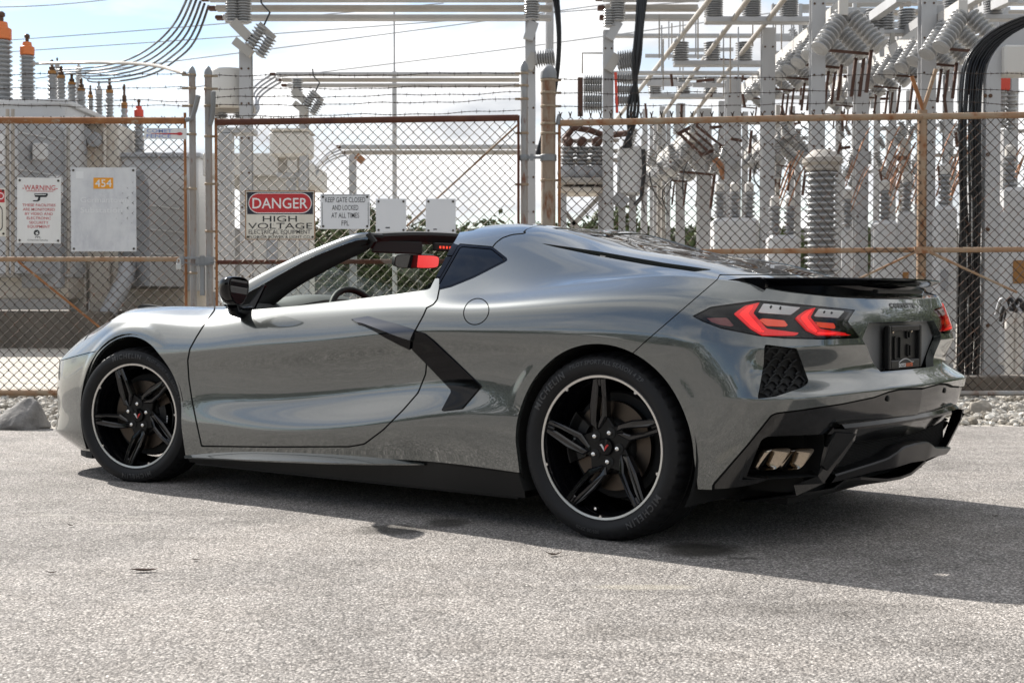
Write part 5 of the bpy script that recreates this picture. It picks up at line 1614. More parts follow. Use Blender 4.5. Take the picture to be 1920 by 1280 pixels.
ARCH = [(-2.725, .328, .385), (.016, .343, .385)]
def arch_dist(P, i):
    """distance outside the wheel opening i (negative inside)"""
    cx, cz, r = ARCH[i]
    x, z = P[..., 0], P[..., 2]
    d = np.hypot(x - cx, z - cz) - r
    low = z < cz
    dr = x - (cx + r + (cz - z) * .07)
    dl = (cx - r - (cz - z) * (.07 if i == 0 else -.10)) - x
    return np.where(low, np.maximum(dr, dl), d)

arr = np.array(COLS, float)
arr[:, :, 1] *= -1
tt = np.concatenate([[0], np.cumsum(np.linalg.norm(np.diff(arr[:, :7], axis=0), axis=2).mean(1))])
NSTA = 620
ts = np.linspace(0, tt[-1], NSTA)
ts = np.unique(np.concatenate([ts, tt]))
rails = cspline(tt, arr, ts)
rails[:, :, 1] = np.minimum(rails[:, :, 1], 0)
shp = np.stack([np.interp(ts, tt, SH[:, j]) for j in range(11)], 1)
PER = [14, 12, 10, 10, 14, 16, 12, 12, 10, 12]
GRID, LEV = cross_sections(rails, shp, PER)
# raised wheel-arch lips
for i in (0, 1):
    d = arch_dist(GRID, i)
    k = (1 - sstep(.030, .074, d)) * sstep(.40, .62, GRID[..., 2]) * (LEV[None, :] < 6)
    k = k * (np.abs(GRID[..., 0] - ARCH[i][0]) < .55) * (.35 if i == 0 else 1.0)
    GRID[..., 1] = GRID[..., 1] * (1 - k) + np.minimum(GRID[..., 1], -(.951 if i == 0 else .958)) * k
def grid_normals(G, flip=False):
    du = np.gradient(G, axis=0); dv = np.gradient(G, axis=1)
    n = np.cross(du, dv)
    n /= np.linalg.norm(n, axis=2, keepdims=True) + 1e-12
    return -n if flip else n
GN = grid_normals(GRID)
_c = GN[ts.searchsorted(tt[10]), 20]
if _c[1] > 0:
    GN = -GN
    GFLIP = True
else:
    GFLIP = False
ns, nl = GRID.shape[:2]
colidx = np.interp(ts, tt, np.arange(NC))
I, J = np.meshgrid(np.arange(ns - 1), np.arange(nl - 1), indexing='ij')
a_ = (I * nl + J).ravel(); b_ = ((I + 1) * nl + J).ravel(); c_ = ((I + 1) * nl + J + 1).ravel(); d_ = (I * nl + J + 1).ravel()
keep = ~((LEV[J.ravel()] >= 6) & (colidx[I.ravel()] >= KTOP))
a_, b_, c_, d_ = (q[keep] for q in (a_, b_, c_, d_))
TRI = np.concatenate([np.stack([a_, b_, c_], 1), np.stack([a_, c_, d_], 1)])
if GFLIP:
    TRI = TRI[:, ::-1]
SV = GRID.reshape(-1, 3); SN = GN.reshape(-1, 3)
SLEV = np.tile(LEV, ns)
# make sure winding matches the normals
_t = TRI[:4000]
_fn = np.cross(SV[_t[:, 1]] - SV[_t[:, 0]], SV[_t[:, 2]] - SV[_t[:, 0]])
if (np.einsum('ij,ij->i', _fn, SN[_t[:, 0]]) < 0).mean() > .5:
    TRI = TRI[:, ::-1]
SKIN_BVH = BVHTree.FromPolygons([tuple(p) for p in SV.tolist()], [tuple(t) for t in TRI.tolist()])
def on(u, v, off=0.0):
    """point of the body surface seen at photograph pixel (u, v), lifted by off metres along its normal"""
    d = Vector(ray(u, v)).normalized()
    loc, nor, i, dist = SKIN_BVH.ray_cast(Vector(CAMC), d)
    if loc is None:
        return None
    if nor.dot(d) > 0:
        nor = -nor
    return loc + nor * off

class Skin:
    """triangle soup with normals that can be trimmed by scalar fields"""
    def __init__(s, V, N, T, L=None):
        s.V, s.N, s.T, s.L = V, N, T, L
    def clip(s, fun, edge=0.0):
        """keep where fun(points) < edge"""
        f = fun(s) - edge
        ins = f < 0
        k = ins[s.T].sum(1)
        full = s.T[k == 3]
        part = s.T[(k == 1) | (k == 2)]
        V, N = [s.V], [s.N]
        Ls = [s.L] if s.L is not None else None
        new = []
        if len(part):
            pi = ins[part]
            lone = np.where(pi.sum(1) == 1, pi.argmax(1), (~pi).argmax(1))
            r = np.arange(len(part))
            A = part[r, lone]; Bq = part[r, (lone + 1) % 3]; C = part[r, (lone + 2) % 3]
            def cut(p, q):
                lo = np.minimum(p, q); hi = np.maximum(p, q)
                key = lo.astype(np.int64) * 10 ** 7 + hi
                uq, inv = np.unique(key, return_inverse=True)
                l = (uq // 10 ** 7).astype(int); h = (uq % 10 ** 7).astype(int)
                return l, h, inv
            E1 = np.concatenate([A, A]); E2 = np.concatenate([Bq, C])
            l, h, inv = cut(E1, E2)
            t = (f[l] / (f[l] - f[h] + 1e-15))[:, None]
            base = len(s.V)
            V.append(s.V[l] * (1 - t) + s.V[h] * t)
            nn = s.N[l] * (1 - t) + s.N[h] * t
            N.append(nn / (np.linalg.norm(nn, axis=1, keepdims=True) + 1e-12))
            if Ls is not None:
                Ls.append(s.L[l] * (1 - t[:, 0]) + s.L[h] * t[:, 0])
            n = len(part)
            AB = base + inv[:n]; AC = base + inv[n:]
            one = pi.sum(1) == 1
            new.append(np.stack([A, AB, AC], 1)[one])
            two = ~one
            new.append(np.stack([AB, Bq, C], 1)[two])
            new.append(np.stack([AB, C, AC], 1)[two])
        T = np.concatenate([full] + new) if new else full
        V = np.concatenate(V); N = np.concatenate(N)
        Lq = np.concatenate(Ls) if Ls is not None else None
        used = np.unique(T)
        mp = np.full(len(V), -1); mp[used] = np.arange(len(used))
        return Skin(V[used], N[used], mp[T], Lq[used] if Lq is not None else None)
    def offset(s, d):
        return Skin(s.V + s.N * d, s.N, s.T, s.L)

def flange(sk, depth):
    """edge faces that give a trimmed sheet its thickness"""
    E = np.concatenate([sk.T[:, [0, 1]], sk.T[:, [1, 2]], sk.T[:, [2, 0]]])
    key = np.minimum(E[:, 0], E[:, 1]).astype(np.int64) * 10 ** 7 + np.maximum(E[:, 0], E[:, 1])
    uq, idx, cnt = np.unique(key, return_index=True, return_counts=True)
    bd = E[idx[cnt == 1]]
    if len(bd) == 0:
        return np.zeros((0, 3)), np.zeros((0, 3)), []
    p0, p1 = sk.V[bd[:, 0]], sk.V[bd[:, 1]]
    q0 = p0 - sk.N[bd[:, 0]] * depth; q1 = p1 - sk.N[bd[:, 1]] * depth
    V = np.stack([p0, p1, q1, q0], 1).reshape(-1, 3)
    n = np.cross(q0 - p0, p1 - p0)
    n /= np.linalg.norm(n, axis=1, keepdims=True) + 1e-12
    N = np.repeat(n, 4, axis=0)
    F = [(4 * i + 3, 4 * i + 2, 4 * i + 1, 4 * i) for i in range(len(bd))]
    F = [(4 * i, 4 * i + 3, 4 * i + 2, 4 * i + 1) for i in range(len(bd))]
    return V, N, F

def skin_obj(name, sk, m, depth=0.012, parent=None, mirror=True, label=None):
    V, N, T = sk.V, sk.N, [tuple(t) for t in sk.T.tolist()]
    if depth:
        fv, fn, ff = flange(sk, depth)
        k = len(V)
        V = np.concatenate([V, fv]); N = np.concatenate([N, fn])
        T = T + [tuple(i + k for i in f) for f in ff]
    o = mesh_obj(name, V, T, m, parent or car, N)
    r = None
    if mirror:
        s = np.array([1, -1, 1.0])
        r = mesh_obj(name, V * s, [t[::-1] for t in T], m, parent or car, N * s)
    return o, r

def smooth_poly(P, k=2):
    """Chaikin corner rounding of a closed polygon"""
    P = np.asarray(P, float)
    for _ in range(k):
        Q = np.roll(P, -1, axis=0)
        P = np.stack([P * .75 + Q * .25, P * .25 + Q * .75], 1).reshape(-1, 2)
    return P

def poly_sdf(q, P):
    P = np.asarray(P, float)
    A, Bp = P, np.roll(P, -1, axis=0)
    d2 = np.full(len(q), 1e18); ins = np.zeros(len(q), bool)
    for a, b in zip(A, Bp):
        e = b - a
        t = np.clip(((q - a) @ e) / (e @ e + 1e-12), 0, 1)
        dd = q - a - t[:, None] * e
        d2 = np.minimum(d2, (dd ** 2).sum(1))
        c = (a[1] > q[:, 1]) != (b[1] > q[:, 1])
        if c.any():
            xi = a[0] + (q[:, 1] - a[1]) * (b[0] - a[0]) / (b[1] - a[1] + 1e-15)
            ins ^= c & (q[:, 0] < xi)
    d = np.sqrt(d2)
    return np.where(ins, -d, d)

def inside(P, xr=(-9, 9), wr=(-.1, 9)):
    """field: negative inside the outline P (drawn in photograph pixels), only for body points in the given x / width range"""
    P = np.asarray(P, float)
    def f(sk):
        d = poly_sdf(proj(sk.V), P)
        x, w = sk.V[:, 0], -sk.V[:, 1]
        bad = (x < xr[0]) | (x > xr[1]) | (w < wr[0]) | (w > wr[1])
        return np.where(bad, np.maximum(d, 30.0), d)
    return f

def outside(P, **k):
    g = inside(P, **k)
    return lambda sk: -g(sk)

BODY = Skin(SV, SN, TRI, SLEV)
# ---- panel outlines (as seen in the photograph, mapped onto the body surface)
DOOR = [(404, 560), (402, 582), (385, 605), (368, 632), (356, 654), (352, 675), (354, 710), (360, 750), (368, 790), (378, 836),
        (500, 837.5), (655, 837), (683, 832), (718, 806), (757, 767), (784, 736), (798, 701), (800, 679), (773, 653), (772, 640), (777, 622), (794, 591),
        (800, 577), (813, 570.5), (820, 561), (824, 540), (825, 520)]
QUARTER_GLASS = [(818, 540.5), (863, 461), (921, 466), (947, 486.5), (887, 517), (845, 534)]
FUEL = [(893 + 23.5 * math.cos(t) + 3 * math.sin(t), 584 - 24.5 * math.sin(t)) for t in np.linspace(0, 2 * math.pi, 40)[:-1]]
INTAKE = [(658, 598.5), (691, 593), (740, 606), (777, 618), (797, 625), (812, 637), (858, 680), (904, 724), (867, 767), (827.5, 771.5), (848, 733), (810, 692), (773, 654), (718, 628), (680, 610)]
SLIT = [(1008, 455), (1070, 463.5), (1131, 472.5), (1245, 492.5), (1338, 505.5), (1302, 509.5), (1210, 496), (1110, 478), (1044, 464)]
HATCH = [(992, 430), (992, 450), (1008, 455), (1070, 463.5), (1131, 472.5), (1245, 492.5), (1338, 505.5), (1420, 513), (1600, 525), (1600, 380), (992, 380)]
FASCIA = [(1349, 515), (1346, 523), (1209, 641), (1180, 668), (1180, 1100), (2000, 1100), (2000, 515)]
TAIL = [(1298, 592.5), (1332.5, 575), (1420, 563), (1435, 564), (1603.7, 580.5), (1589, 602.7), (1613, 633.5), (1542, 636), (1470, 634.5), (1423, 630), (1353, 616), (1318, 603)]
VENT = [(1433, 647.5), (1436, 645.5), (1494, 653), (1516, 713), (1514, 719), (1503, 726.7), (1455, 743), (1420, 747.5), (1426, 715), (1432, 680)]
DARK = [(1335, 908), (1345, 897), (1400, 834), (1445, 778), (1455, 773.5), (1500, 768), (1580, 756), (1640, 743.5), (1668, 733), (1690, 728), (1720, 726.5), (1850, 726.5), (1850, 1100), (1335, 1100)]
POCKET = [(1399, 894), (1427, 825), (1437, 818), (1568, 813), (1568, 840), (1536, 895), (1470, 899)]

def cockpit(sk):
    """negative inside the open cabin"""
    P = [(350, 586), (450, 583.5), (470, 581), (560, 573), (650, 563), (740, 552), (806, 542.5), (807, 540), (848, 457), (849, 459), (863, 434), (863, 200), (350, 200)]
    x, w = sk.V[:, 0], -sk.V[:, 1]
    d = poly_sdf(proj(sk.V), P)
    # inboard: straight edges at the cowl and the roof hoop
    cowl = -2.16 - .22 * np.sqrt(np.clip(1 - (w / .80) ** 2, 0, 1))
    di = np.maximum(x + .943, cowl - x) * 450
    far = np.maximum((cowl - x) * 450, d)
    f = np.where(w > .50, far, di)
    return np.where(sk.L < 5.6, 50.0, f)
not_cockpit = lambda sk: -cockpit(sk)
def roof_part(sk):
    P = [(800, 300), (985, 300), (985, 437.5), (960, 440), (942, 446), (930, 455), (921.5, 466), (900, 480), (800, 480)]
    d = poly_sdf(proj(sk.V), P)
    x, w = sk.V[:, 0], -sk.V[:, 1]
    return np.where(sk.L < 6.6, 50.0, np.where(w > .52, d, (x + .665) * 450))
PLATE_YZ = [(.335, .805), (.405, .745), (.275, .622)]
def plate_recess(sk):
    P = np.array([(a, b) for a, b in PLATE_YZ] + [(-.3, .622), (-.3, .805)])
    d = poly_sdf(np.stack([-sk.V[:, 1], sk.V[:, 2]], 1), P) * 480
    return np.where(sk.V[:, 0] < .7, 50.0, d)

arch_keep = [(lambda sk, i=i: -arch_dist(sk.V, i) * 480) for i in (0, 1)]
shell = BODY.clip(arch_keep[0]).clip(arch_keep[1]).clip(not_cockpit)
G = 1.45    # half a panel gap, pixels
inner = shell.offset(-.020).clip(outside(POCKET, xr=(.4, 9))).clip(lambda sk: -plate_recess(sk), -2).clip(lambda sk: -inside(QUARTER_GLASS, xr=(-1.1, -.5))(sk), -4).clip(lambda sk: np.where(sk.L > 8.2, 1.0, -1.0))
skin_obj('inner_shell', inner, matt_black, 0)

# front wing, door, rear quarter, roof hoop, engine cover, rear fascia
front = shell.clip(outside(DOOR, xr=(-2.6, -.5)), -G).clip(lambda sk: sk.V[:, 0] + 1.75)
HEADLAMP = [(158, 637), (172, 619), (186, 606), (199, 598), (209, 602), (197, 612), (180, 624)]
BUMPER = [(40, 694), (100, 680), (118, 674.5), (152, 665), (185, 657), (185, 900), (40, 900)]
nose = front.clip(outside(HEADLAMP, xr=(-3.6, -2.9)), -.6)
def low_nose(sk):
    d_ = poly_sdf(proj(sk.V), BUMPER)
    z_ = (sk.V[:, 2] - .555) * 400
    x_, w_ = sk.V[:, 0], -sk.V[:, 1]
    return np.where(x_ > -3.0, 50.0, np.where(w_ > .70, d_, z_))
skin_obj('front_wing', nose.clip(lambda sk: -low_nose(sk), -.7), paint, .02)
skin_obj('front_bumper', nose.clip(low_nose, -.7), paint, .02)
skin_obj('headlamp', front.clip(inside(HEADLAMP, xr=(-3.6, -2.9))).offset(-.003), headlamp_m, .01)
blade_split = [(600, 560), (781, 560), (778, 619), (773, 640), (771, 660), (600, 660)]
door = shell.clip(inside(DOOR, xr=(-2.6, -.5)), -G).clip(outside(INTAKE, xr=(-1.4, -.3)), 0)
skin_obj('door', door, paint, .03)
quarter = shell.clip(lambda sk: -(sk.V[:, 0] + 1.75)).clip(outside(DOOR, xr=(-2.6, -.5)), -G)
quarter = quarter.clip(outside(INTAKE, xr=(-1.4, -.3)), 0).clip(outside(FUEL, xr=(-.9, -.3)), -1.0).clip(outside(QUARTER_GLASS, xr=(-1.2, -.5), wr=(.5, 1)), -4.5)
fasc_all = quarter.clip(inside(FASCIA, xr=(.1, 2)), -.9)
quarter = quarter.clip(outside(FASCIA, xr=(.1, 2)), -.9)
is_hatch = lambda sk: np.where(sk.L > 7.4, inside(HATCH, xr=(-.72, 2))(sk), 50.0)
roof = quarter.clip(roof_part, -1.2)
quarter = quarter.clip(lambda sk: -roof_part(sk), -1.2)
hatch = quarter.clip(is_hatch)
quarter = quarter.clip(lambda sk: -is_hatch(sk)).clip(outside(SLIT, xr=(-.8, .6)))
SILL_CUT = [(340, 842), (660, 842), (800, 850), (975, 886), (1010, 920), (1010, 990), (340, 990)]
PILLAR = [(801, 548), (846, 452), (853, 457), (866, 461), (821, 542)]
pill = lambda sk: np.where(sk.L > 5.8, inside(PILLAR, xr=(-1.15, -.7), wr=(.5, 1))(sk), 50.0)
bp = Skin(np.concatenate([quarter.V, roof.V]), np.concatenate([quarter.N, roof.N]), np.concatenate([quarter.T, roof.T + len(quarter.V)]), np.concatenate([quarter.L, roof.L])).clip(pill)
skin_obj('door_pillar', bp, gloss_black, .02)
quarter = quarter.clip(lambda sk: -pill(sk)); roof = roof.clip(lambda sk: -pill(sk))
skin_obj('rear_quarter_panel', quarter, paint, .02)
skin_obj('roof_hoop', roof, paint, .025)
# engine cover: painted rails and a glass middle
hglass = lambda sk: np.maximum(-sk.V[:, 1] - .40, np.maximum(-.60 - sk.V[:, 0], sk.V[:, 0] - .33)) * 480
hs, _ = skin_obj('engine_cover', hatch.clip(lambda sk: -hglass(sk)), paint, .015)
skin_obj('engine_cover_glass', hatch.clip(hglass, -1).offset(-.004), dark_glass, .01)
skin_obj('fuel_door', shell.clip(inside(FUEL, xr=(-.9, -.3)), -.9), paint, .01)
qg = BODY.clip(inside(QUARTER_GLASS, xr=(-1.2, -.5), wr=(.5, 1)), -1.0).offset(-.004)
skin_obj('quarter_window', qg, dark_glass, .006)
qf = BODY.clip(inside(QUARTER_GLASS, xr=(-1.2, -.5), wr=(.5, 1)), 4.5).clip(outside(QUARTER_GLASS, xr=(-1.2, -.5), wr=(.5, 1)), -.2).offset(-.002)
skin_obj('window_seal', qf.clip(not_cockpit, 3), gloss_black, .01)

# side intake trim
blade_m = mat('sky_tinted_blade_top', (.022, .023, .025), .08, .6, .6)  # paler than the gloss black: its sky reflection is put into the colour
boom = BODY.clip(inside(INTAKE, xr=(-1.4, -.3)), -.4)
boom_v = boom.offset(.006)
up_b = boom_v.clip(inside(blade_split), -1.0)
lo_b = boom_v.clip(outside(blade_split), -.8)
TOPF = [(650, 590), (691, 588), (740, 601), (779, 613), (776, 637), (722, 621), (682, 607), (655, 602)]
top_b = up_b.clip(inside(TOPF)); up_b = up_b.clip(outside(TOPF))
_e = np.array([(655, 599), (691, 593), (740, 606), (779, 618.5)])
_v = proj(top_b.V); _t = np.clip((_v[:, 1] - np.interp(_v[:, 0], _e[:, 0], _e[:, 1])) / 18, 0, 1)
top_b.V = top_b.V + top_b.N * (.016 * _t)[:, None]
_nn = top_b.N + np.array([0, 0, .75]); top_b.N = _nn / np.linalg.norm(_nn, axis=1, keepdims=True)  # normals leaned upwards so the facet shades as if mirroring sky
up_b = up_b.offset(.010)
skin_obj('intake_blade_top', top_b, blade_m, .03)
skin_obj('intake_blade', up_b, gloss_black, .03)
skin_obj('intake_trim', lo_b, gloss_black, .03)

# rear fascia
fascia = fasc_all.clip(outside(TAIL, xr=(.2, 2)), -.3).clip(outside(VENT, xr=(.4, 2)), 0).clip(outside(DARK, xr=(.3, 2)), -.3).clip(lambda sk: -plate_recess(sk))
skin_obj('rear_fascia', fascia, paint, .03)
tail_b = fasc_all.clip(inside(TAIL, xr=(.2, 2)), -.2)
lamps = [skin_obj('tail_lamp', tail_b.offset(-.006), gloss_black, .02)]
CHEV = [[(1376, 588), (1397, 573.5), (1424, 567.5), (1412, 587), (1437.5, 616.5), (1521, 627), (1508, 628.5), (1429, 628.5), (1407, 616)],
        [(1491, 595), (1510, 582), (1529, 576.5), (1519, 595), (1537, 616.5), (1602, 627), (1590, 628.5), (1534, 628.5), (1513, 619)]]
LENS = [[(1432, 567.7), (1502, 575.5), (1483, 589.6), (1421.5, 585)], [(1537, 578), (1585, 582.5), (1573, 595.4), (1526.5, 592.5)]]
AMB = [[(1418.5, 595), (1471, 600), (1480, 612), (1437.5, 610)], [(1526.5, 602.7), (1564.4, 605.6), (1569, 616.4), (1539.6, 613)]]
MARK = [[(1315, 595.8), (1363, 595), (1379, 613), (1347, 607.7)]]
for nm, polys, m, off in (('red_chevron', CHEV, red_lit, .002), ('reversing_lens', LENS, lens_white, -.003), ('turn_signal', AMB, amber, -.002), ('side_reflector', MARK, red_dull, -.003)):
    for P in polys:
        a, b = skin_obj(nm, fasc_all.clip(inside(P, xr=(.2, 2))).offset(off), m, .008)
        a.parent = lamps[0][0]; b.parent = lamps[0][1]
GUIDE = [[(1386, 589), (1404, 575), (1414, 573), (1402, 588), (1431, 621), (1500, 626.5), (1431, 626), (1410, 613)], [(1500, 595.5), (1515, 583.5), (1522, 581.5), (1511, 595.5), (1532, 621.5), (1590, 626.5), (1534, 626), (1516, 616)]]
for P in GUIDE:
    a, b = skin_obj('light_guide', fasc_all.clip(inside(P, xr=(.2, 2))).offset(.0035), red_core, .003)
    a.parent = lamps[0][0]; b.parent = lamps[0][1]
for P in ([(1444, 571), (1449, 571.5), (1448, 578), (1443, 577.5)], [(1461, 573), (1466, 573.5), (1465, 580), (1460, 579.5)], [(1545, 582), (1549, 582.4), (1548, 587), (1544, 586.6)], [(1559, 583.5), (1563, 584), (1562, 588.5), (1558, 588)]):
    a, b = skin_obj('lens_shade', fasc_all.clip(inside(P, xr=(.2, 2))).offset(-.002), matt_black, .002)
    a.parent = lamps[0][0]; b.parent = lamps[0][1]
cover_m = mat('clear_lamp_cover', (1, 1, 1), 0.0)
_nt = cover_m.node_tree; _nt.nodes.remove(bsdf(cover_m))
_tr = nd(cover_m, 'ShaderNodeBsdfTransparent')
_gl = nd(cover_m, 'ShaderNodeBsdfGlossy'); _gl.inputs['Roughness'].default_value = .02
_fr = nd(cover_m, 'ShaderNodeFresnel'); _fr.inputs[0].default_value = 1.40
_mx = nd(cover_m, 'ShaderNodeMixShader')
lk(cover_m, _fr.outputs[0], _mx.inputs[0]); lk(cover_m, _tr.outputs[0], _mx.inputs[1]); lk(cover_m, _gl.outputs[0], _mx.inputs[2])
lk(cover_m, _mx.outputs[0], [n for n in _nt.nodes if n.type == 'OUTPUT_MATERIAL'][0].inputs[0])
a, b = skin_obj('lamp_cover', fasc_all.clip(inside(TAIL, xr=(.2, 2)), -1.0).offset(.009), cover_m, 0)
a.parent = lamps[0][0]; b.parent = lamps[0][1]
# lower dark fascia with the exhaust pocket cut out
dk = fasc_all.clip(inside(DARK, xr=(.3, 2)), -4.2).offset(-.008).clip(outside(POCKET, xr=(.3, 2)))
skin_obj('lower_fascia', dk, bumper_dark, .02)

# air vent with honeycomb bars in each rear corner
vbase = fasc_all.clip(inside(VENT, xr=(.4, 2))).offset(-.030)
va, vb = skin_obj('corner_vent', vbase, matt_black, 0)
mb = MB()
vp = np.array(VENT)
def in_vent(u, v):
    return poly_sdf(np.array([[u, v]]), vp)[0] < -1
for row in range(-1, 9):
    for col in range(-2, 9):
        u0 = 1415 + col * 21 + (10.5 if row % 2 else 0) + row * 1.0
        v0 = 652 + row * 12.5 + col * 1.6
        hexp = [(u0 - 10.5, v0 - 1.5), (u0 - 3.5, v0 - 6.2), (u0 + 3.5, v0 - 5.4), (u0 + 10.5, v0 + 1.5), (u0 + 3.5, v0 + 6.2)]
        for (ua, va_), (ub, vb_) in zip(hexp[:-1], hexp[1:]):
            if in_vent(ua, va_) and in_vent(ub, vb_):
                p, q = on(ua, va_, -.014), on(ub, vb_, -.014)
                if p and q:
                    mb.bar(p, q, .0045, .012, up=(.6, -.8, 0))
va2 = mb.build('honeycomb_grille', satin_black, va)
MV = [(x, -y, z) for x, y, z in mb.V]
mesh_obj('honeycomb_grille', MV, [f[::-1] for f in mb.F], satin_black, vb)

# rear deck under the spoiler
TC = [[(.40, .785, .963), (.40, .60, .944), (.40, .45, .955), (.40, .2, .967), (.40, 0, .970)],
      [(.523, .757, .946), (.53, .60, .930), (.53, .45, .932), (.53, .2, .942), (.53, 0, .945)],
      [(.603, .728, .928), (.61, .60, .925), (.61, .45, .928), (.61, .2, .935), (.61, 0, .938)],
      [(.682, .655, .912), (.69, .55, .912), (.69, .42, .913), (.69, .2, .918), (.69, 0, .92)],
      [(.738, .50, .900), (.75, .42, .900), (.755, .3, .899), (.76, .15, .898), (.768, 0, .896)]]
TA = np.array(TC)
V = []; F = []
for i in range(5):
    for j in range(5):
        V.append((TA[i, j, 0], -TA[i, j, 1], TA[i, j, 2] - .004))
    for j in range(3, -1, -1):
        V.append((TA[i, j, 0], TA[i, j, 1], TA[i, j, 2] - .004))
for i in range(4):
    for j in range(8):
        F.append((i * 9 + j, (i + 1) * 9 + j, (i + 1) * 9 + j + 1, i * 9 + j + 1))
mesh_obj('rear_deck', V, F, paint, car, smooth=True)

# spoiler: swept trailing edge, undercut back to the tail, with end fins
span = np.linspace(-1, 1, 81)
def trail(s):
    a = abs(s)
    P = np.array([(0, .812, 0), (.3, .800, .24), (.6, .757, .50), (.82, .695, .655), (.95, .61, .728), (1.0, .57, .745)])
    return np.interp(a, P[:, 0], P[:, 1]), np.sign(s) * np.interp(a, P[:, 0], P[:, 2])
def smooth1(v, k=3):
    for _ in range(k):
        v = np.concatenate([[v[0]], (v[:-2] + 2 * v[1:-1] + v[2:]) / 4, [v[-1]]])
    return v
tx, ty = trail(span)
tx = smooth1(tx, 6); ty = smooth1(ty, 4)
V = []; F = []
prof_n = 8
for k, s in enumerate(span):
    a = abs(s)
    zt = .971 - .005 * a
    fx = tx[k] - .20 + .02 * (1 - a)
    y = ty[k]
    fy = y * .985
    under = .910 + .004 * a
    sec_ = [(fx - .02, fy, zt - .030 + .004), (fx + .06, fy, zt - .014), (tx[k] - .03, y, zt - .002), (tx[k], y, zt + .001), (tx[k] + .002, y, zt - .005), (tx[k] - .012, y * .995, zt - .013),
            (tx[k] - .055, y * .985, zt - .028), (tx[k] - .075, y * .98, under - .01)]
    V += sec_
for k in range(len(span) - 1):
    for j in range(prof_n - 1):
        F.append((k * prof_n + j, k * prof_n + j + 1, (k + 1) * prof_n + j + 1, (k + 1) * prof_n + j))
F.append(tuple(range(prof_n))); F.append(tuple(range((len(span) - 1) * prof_n, len(span) * prof_n))[::-1])
sp = mesh_obj('spoiler', V, F, spoil_m, car)
auto_smooth(sp, 40)
for sgn in (-1, 1):
    fin = MB()
    pts = [U(1365, 525, w=.742), U(1395, 520.5, w=.744), U(1428, 519.5, w=.744), U(1438, 524, w=.742), U(1437, 549, w=.742), U(1415, 543, w=.745), U(1388, 534, w=.745)]
    pts = [Vector((p[0], p[1] * -sgn, p[2])) for p in pts]
    fin.prism(pts, (0, .012 * sgn, 0), (0, -.022 * sgn, 0))
    fo = fin.build('end_fin', spoil_m, sp)
# third brake lamp bar under the spoiler lip
mb = MB()
for a0, a1 in ((-.16, .16),):
    mb.bbox(.762, .785, -.23, .23, .914, .928, .003)
mb.build('high_brake_lamp', satin_black, sp)
# ---- wheels
hub_m = mat('satin_black_hub', (.004, .004, .004), .35, spec=.25)
lug_m = mat('steel_lug_nut', (.75, .73, .70), .2, 1.0)
cap_white = mat('emblem_white', (.6, .6, .6), .4)
cap_red = mat('emblem_red', (.5, .02, .02), .4)
side_letter = mat('tyre_letter_rubber', (.040, .040, .042), .5)
def pol(a, r, y=0.0):
    t = math.radians(a)
    return (r * math.cos(t), y, r * math.sin(t))
def tyre_mesh(Rt, Rf, hw, n=200):
    prof = [(Rf - .012, hw - .034), (Rf + .004, hw - .016), (Rf + .012, hw - .007), (Rf + .35 * (Rt - Rf), hw), (Rf + .55 * (Rt - Rf), hw - .001), (Rf + .78 * (Rt - Rf), hw - .010),
            (Rt - .012, hw - .022), (Rt - .005, hw - .034), (Rt - .002, hw - .050), (Rt, hw - .075), (Rt, hw - .082), (Rt - .007, hw - .084), (Rt - .007, hw - .092), (Rt, hw - .094)]
    half = prof
    full = half + [(r, -h) for r, h in half[::-1]]
    m = len(full)
    V = []; F = []
    for k in range(n):
        t = 2 * math.pi * k / n
        gro = (k % 4 == 0)
        for j, (r, h) in enumerate(full):
            jj = j if j < len(half) else m - 1 - j
            rr = r - (.0065 if gro and jj in (7, 8, 9) else 0) - (.004 if gro and jj == 6 else 0)
            V.append((rr * math.cos(t), -h, rr * math.sin(t)))
    for k in range(n):
        k2 = (k + 1) % n
        for j in range(m - 1):
            F.append((k * m + j, k2 * m + j, k2 * m + j + 1, k * m + j + 1))
    V = np.array(V)
    lim = -(Rt - .010)
    flat = V[:, 2] < lim
    V[flat, 2] = lim
    return V, F
def side_h(r, Rt, Rf, hw):
    P = [(Rf + .004, hw - .016), (Rf + .012, hw - .007), (Rf + .35 * (Rt - Rf), hw), (Rf + .55 * (Rt - Rf), hw - .001), (Rf + .78 * (Rt - Rf), hw - .010), (Rt - .012, hw - .022)]
    return np.interp(r, [p[0] for p in P], [p[1] for p in P])
def arm(mb, poly, yf, thick=.034, ch=.0055):
    """one spoke arm: outline in wheel polar coordinates, chamfered face, following the dish yf(r)"""
    P = np.array([(r * math.cos(math.radians(a)), r * math.sin(math.radians(a))) for a, r in poly])
    n = len(P)
    area = .5 * sum(P[i][0] * P[(i + 1) % n][1] - P[(i + 1) % n][0] * P[i][1] for i in range(n))
    if area < 0: P = P[::-1]
    ins = []
    for i in range(n):
        a, b, c = P[i - 1], P[i], P[(i + 1) % n]
        e1 = (b - a) / np.linalg.norm(b - a); e2 = (c - b) / np.linalg.norm(c - b)
        n1 = np.array([-e1[1], e1[0]]); n2 = np.array([-e2[1], e2[0]])
        bis = n1 + n2; bis /= max(np.linalg.norm(bis), .3)
        ins.append(b + bis * ch / max(.5, bis @ n1))
    V = []
    for q, dy in ((np.array(ins), 0.0), (P, ch), (P, thick)):
        for p in q:
            r = np.hypot(*p)
            V.append((p[0], yf(r) + dy, p[1]))
    F = [tuple(range(n))]
    for lvl in (0, 1):
        for i in range(n):
            j = (i + 1) % n
            F.append((lvl * n + i, (lvl + 1) * n + i, (lvl + 1) * n + j, lvl * n + j))
    mb.add(V, F)
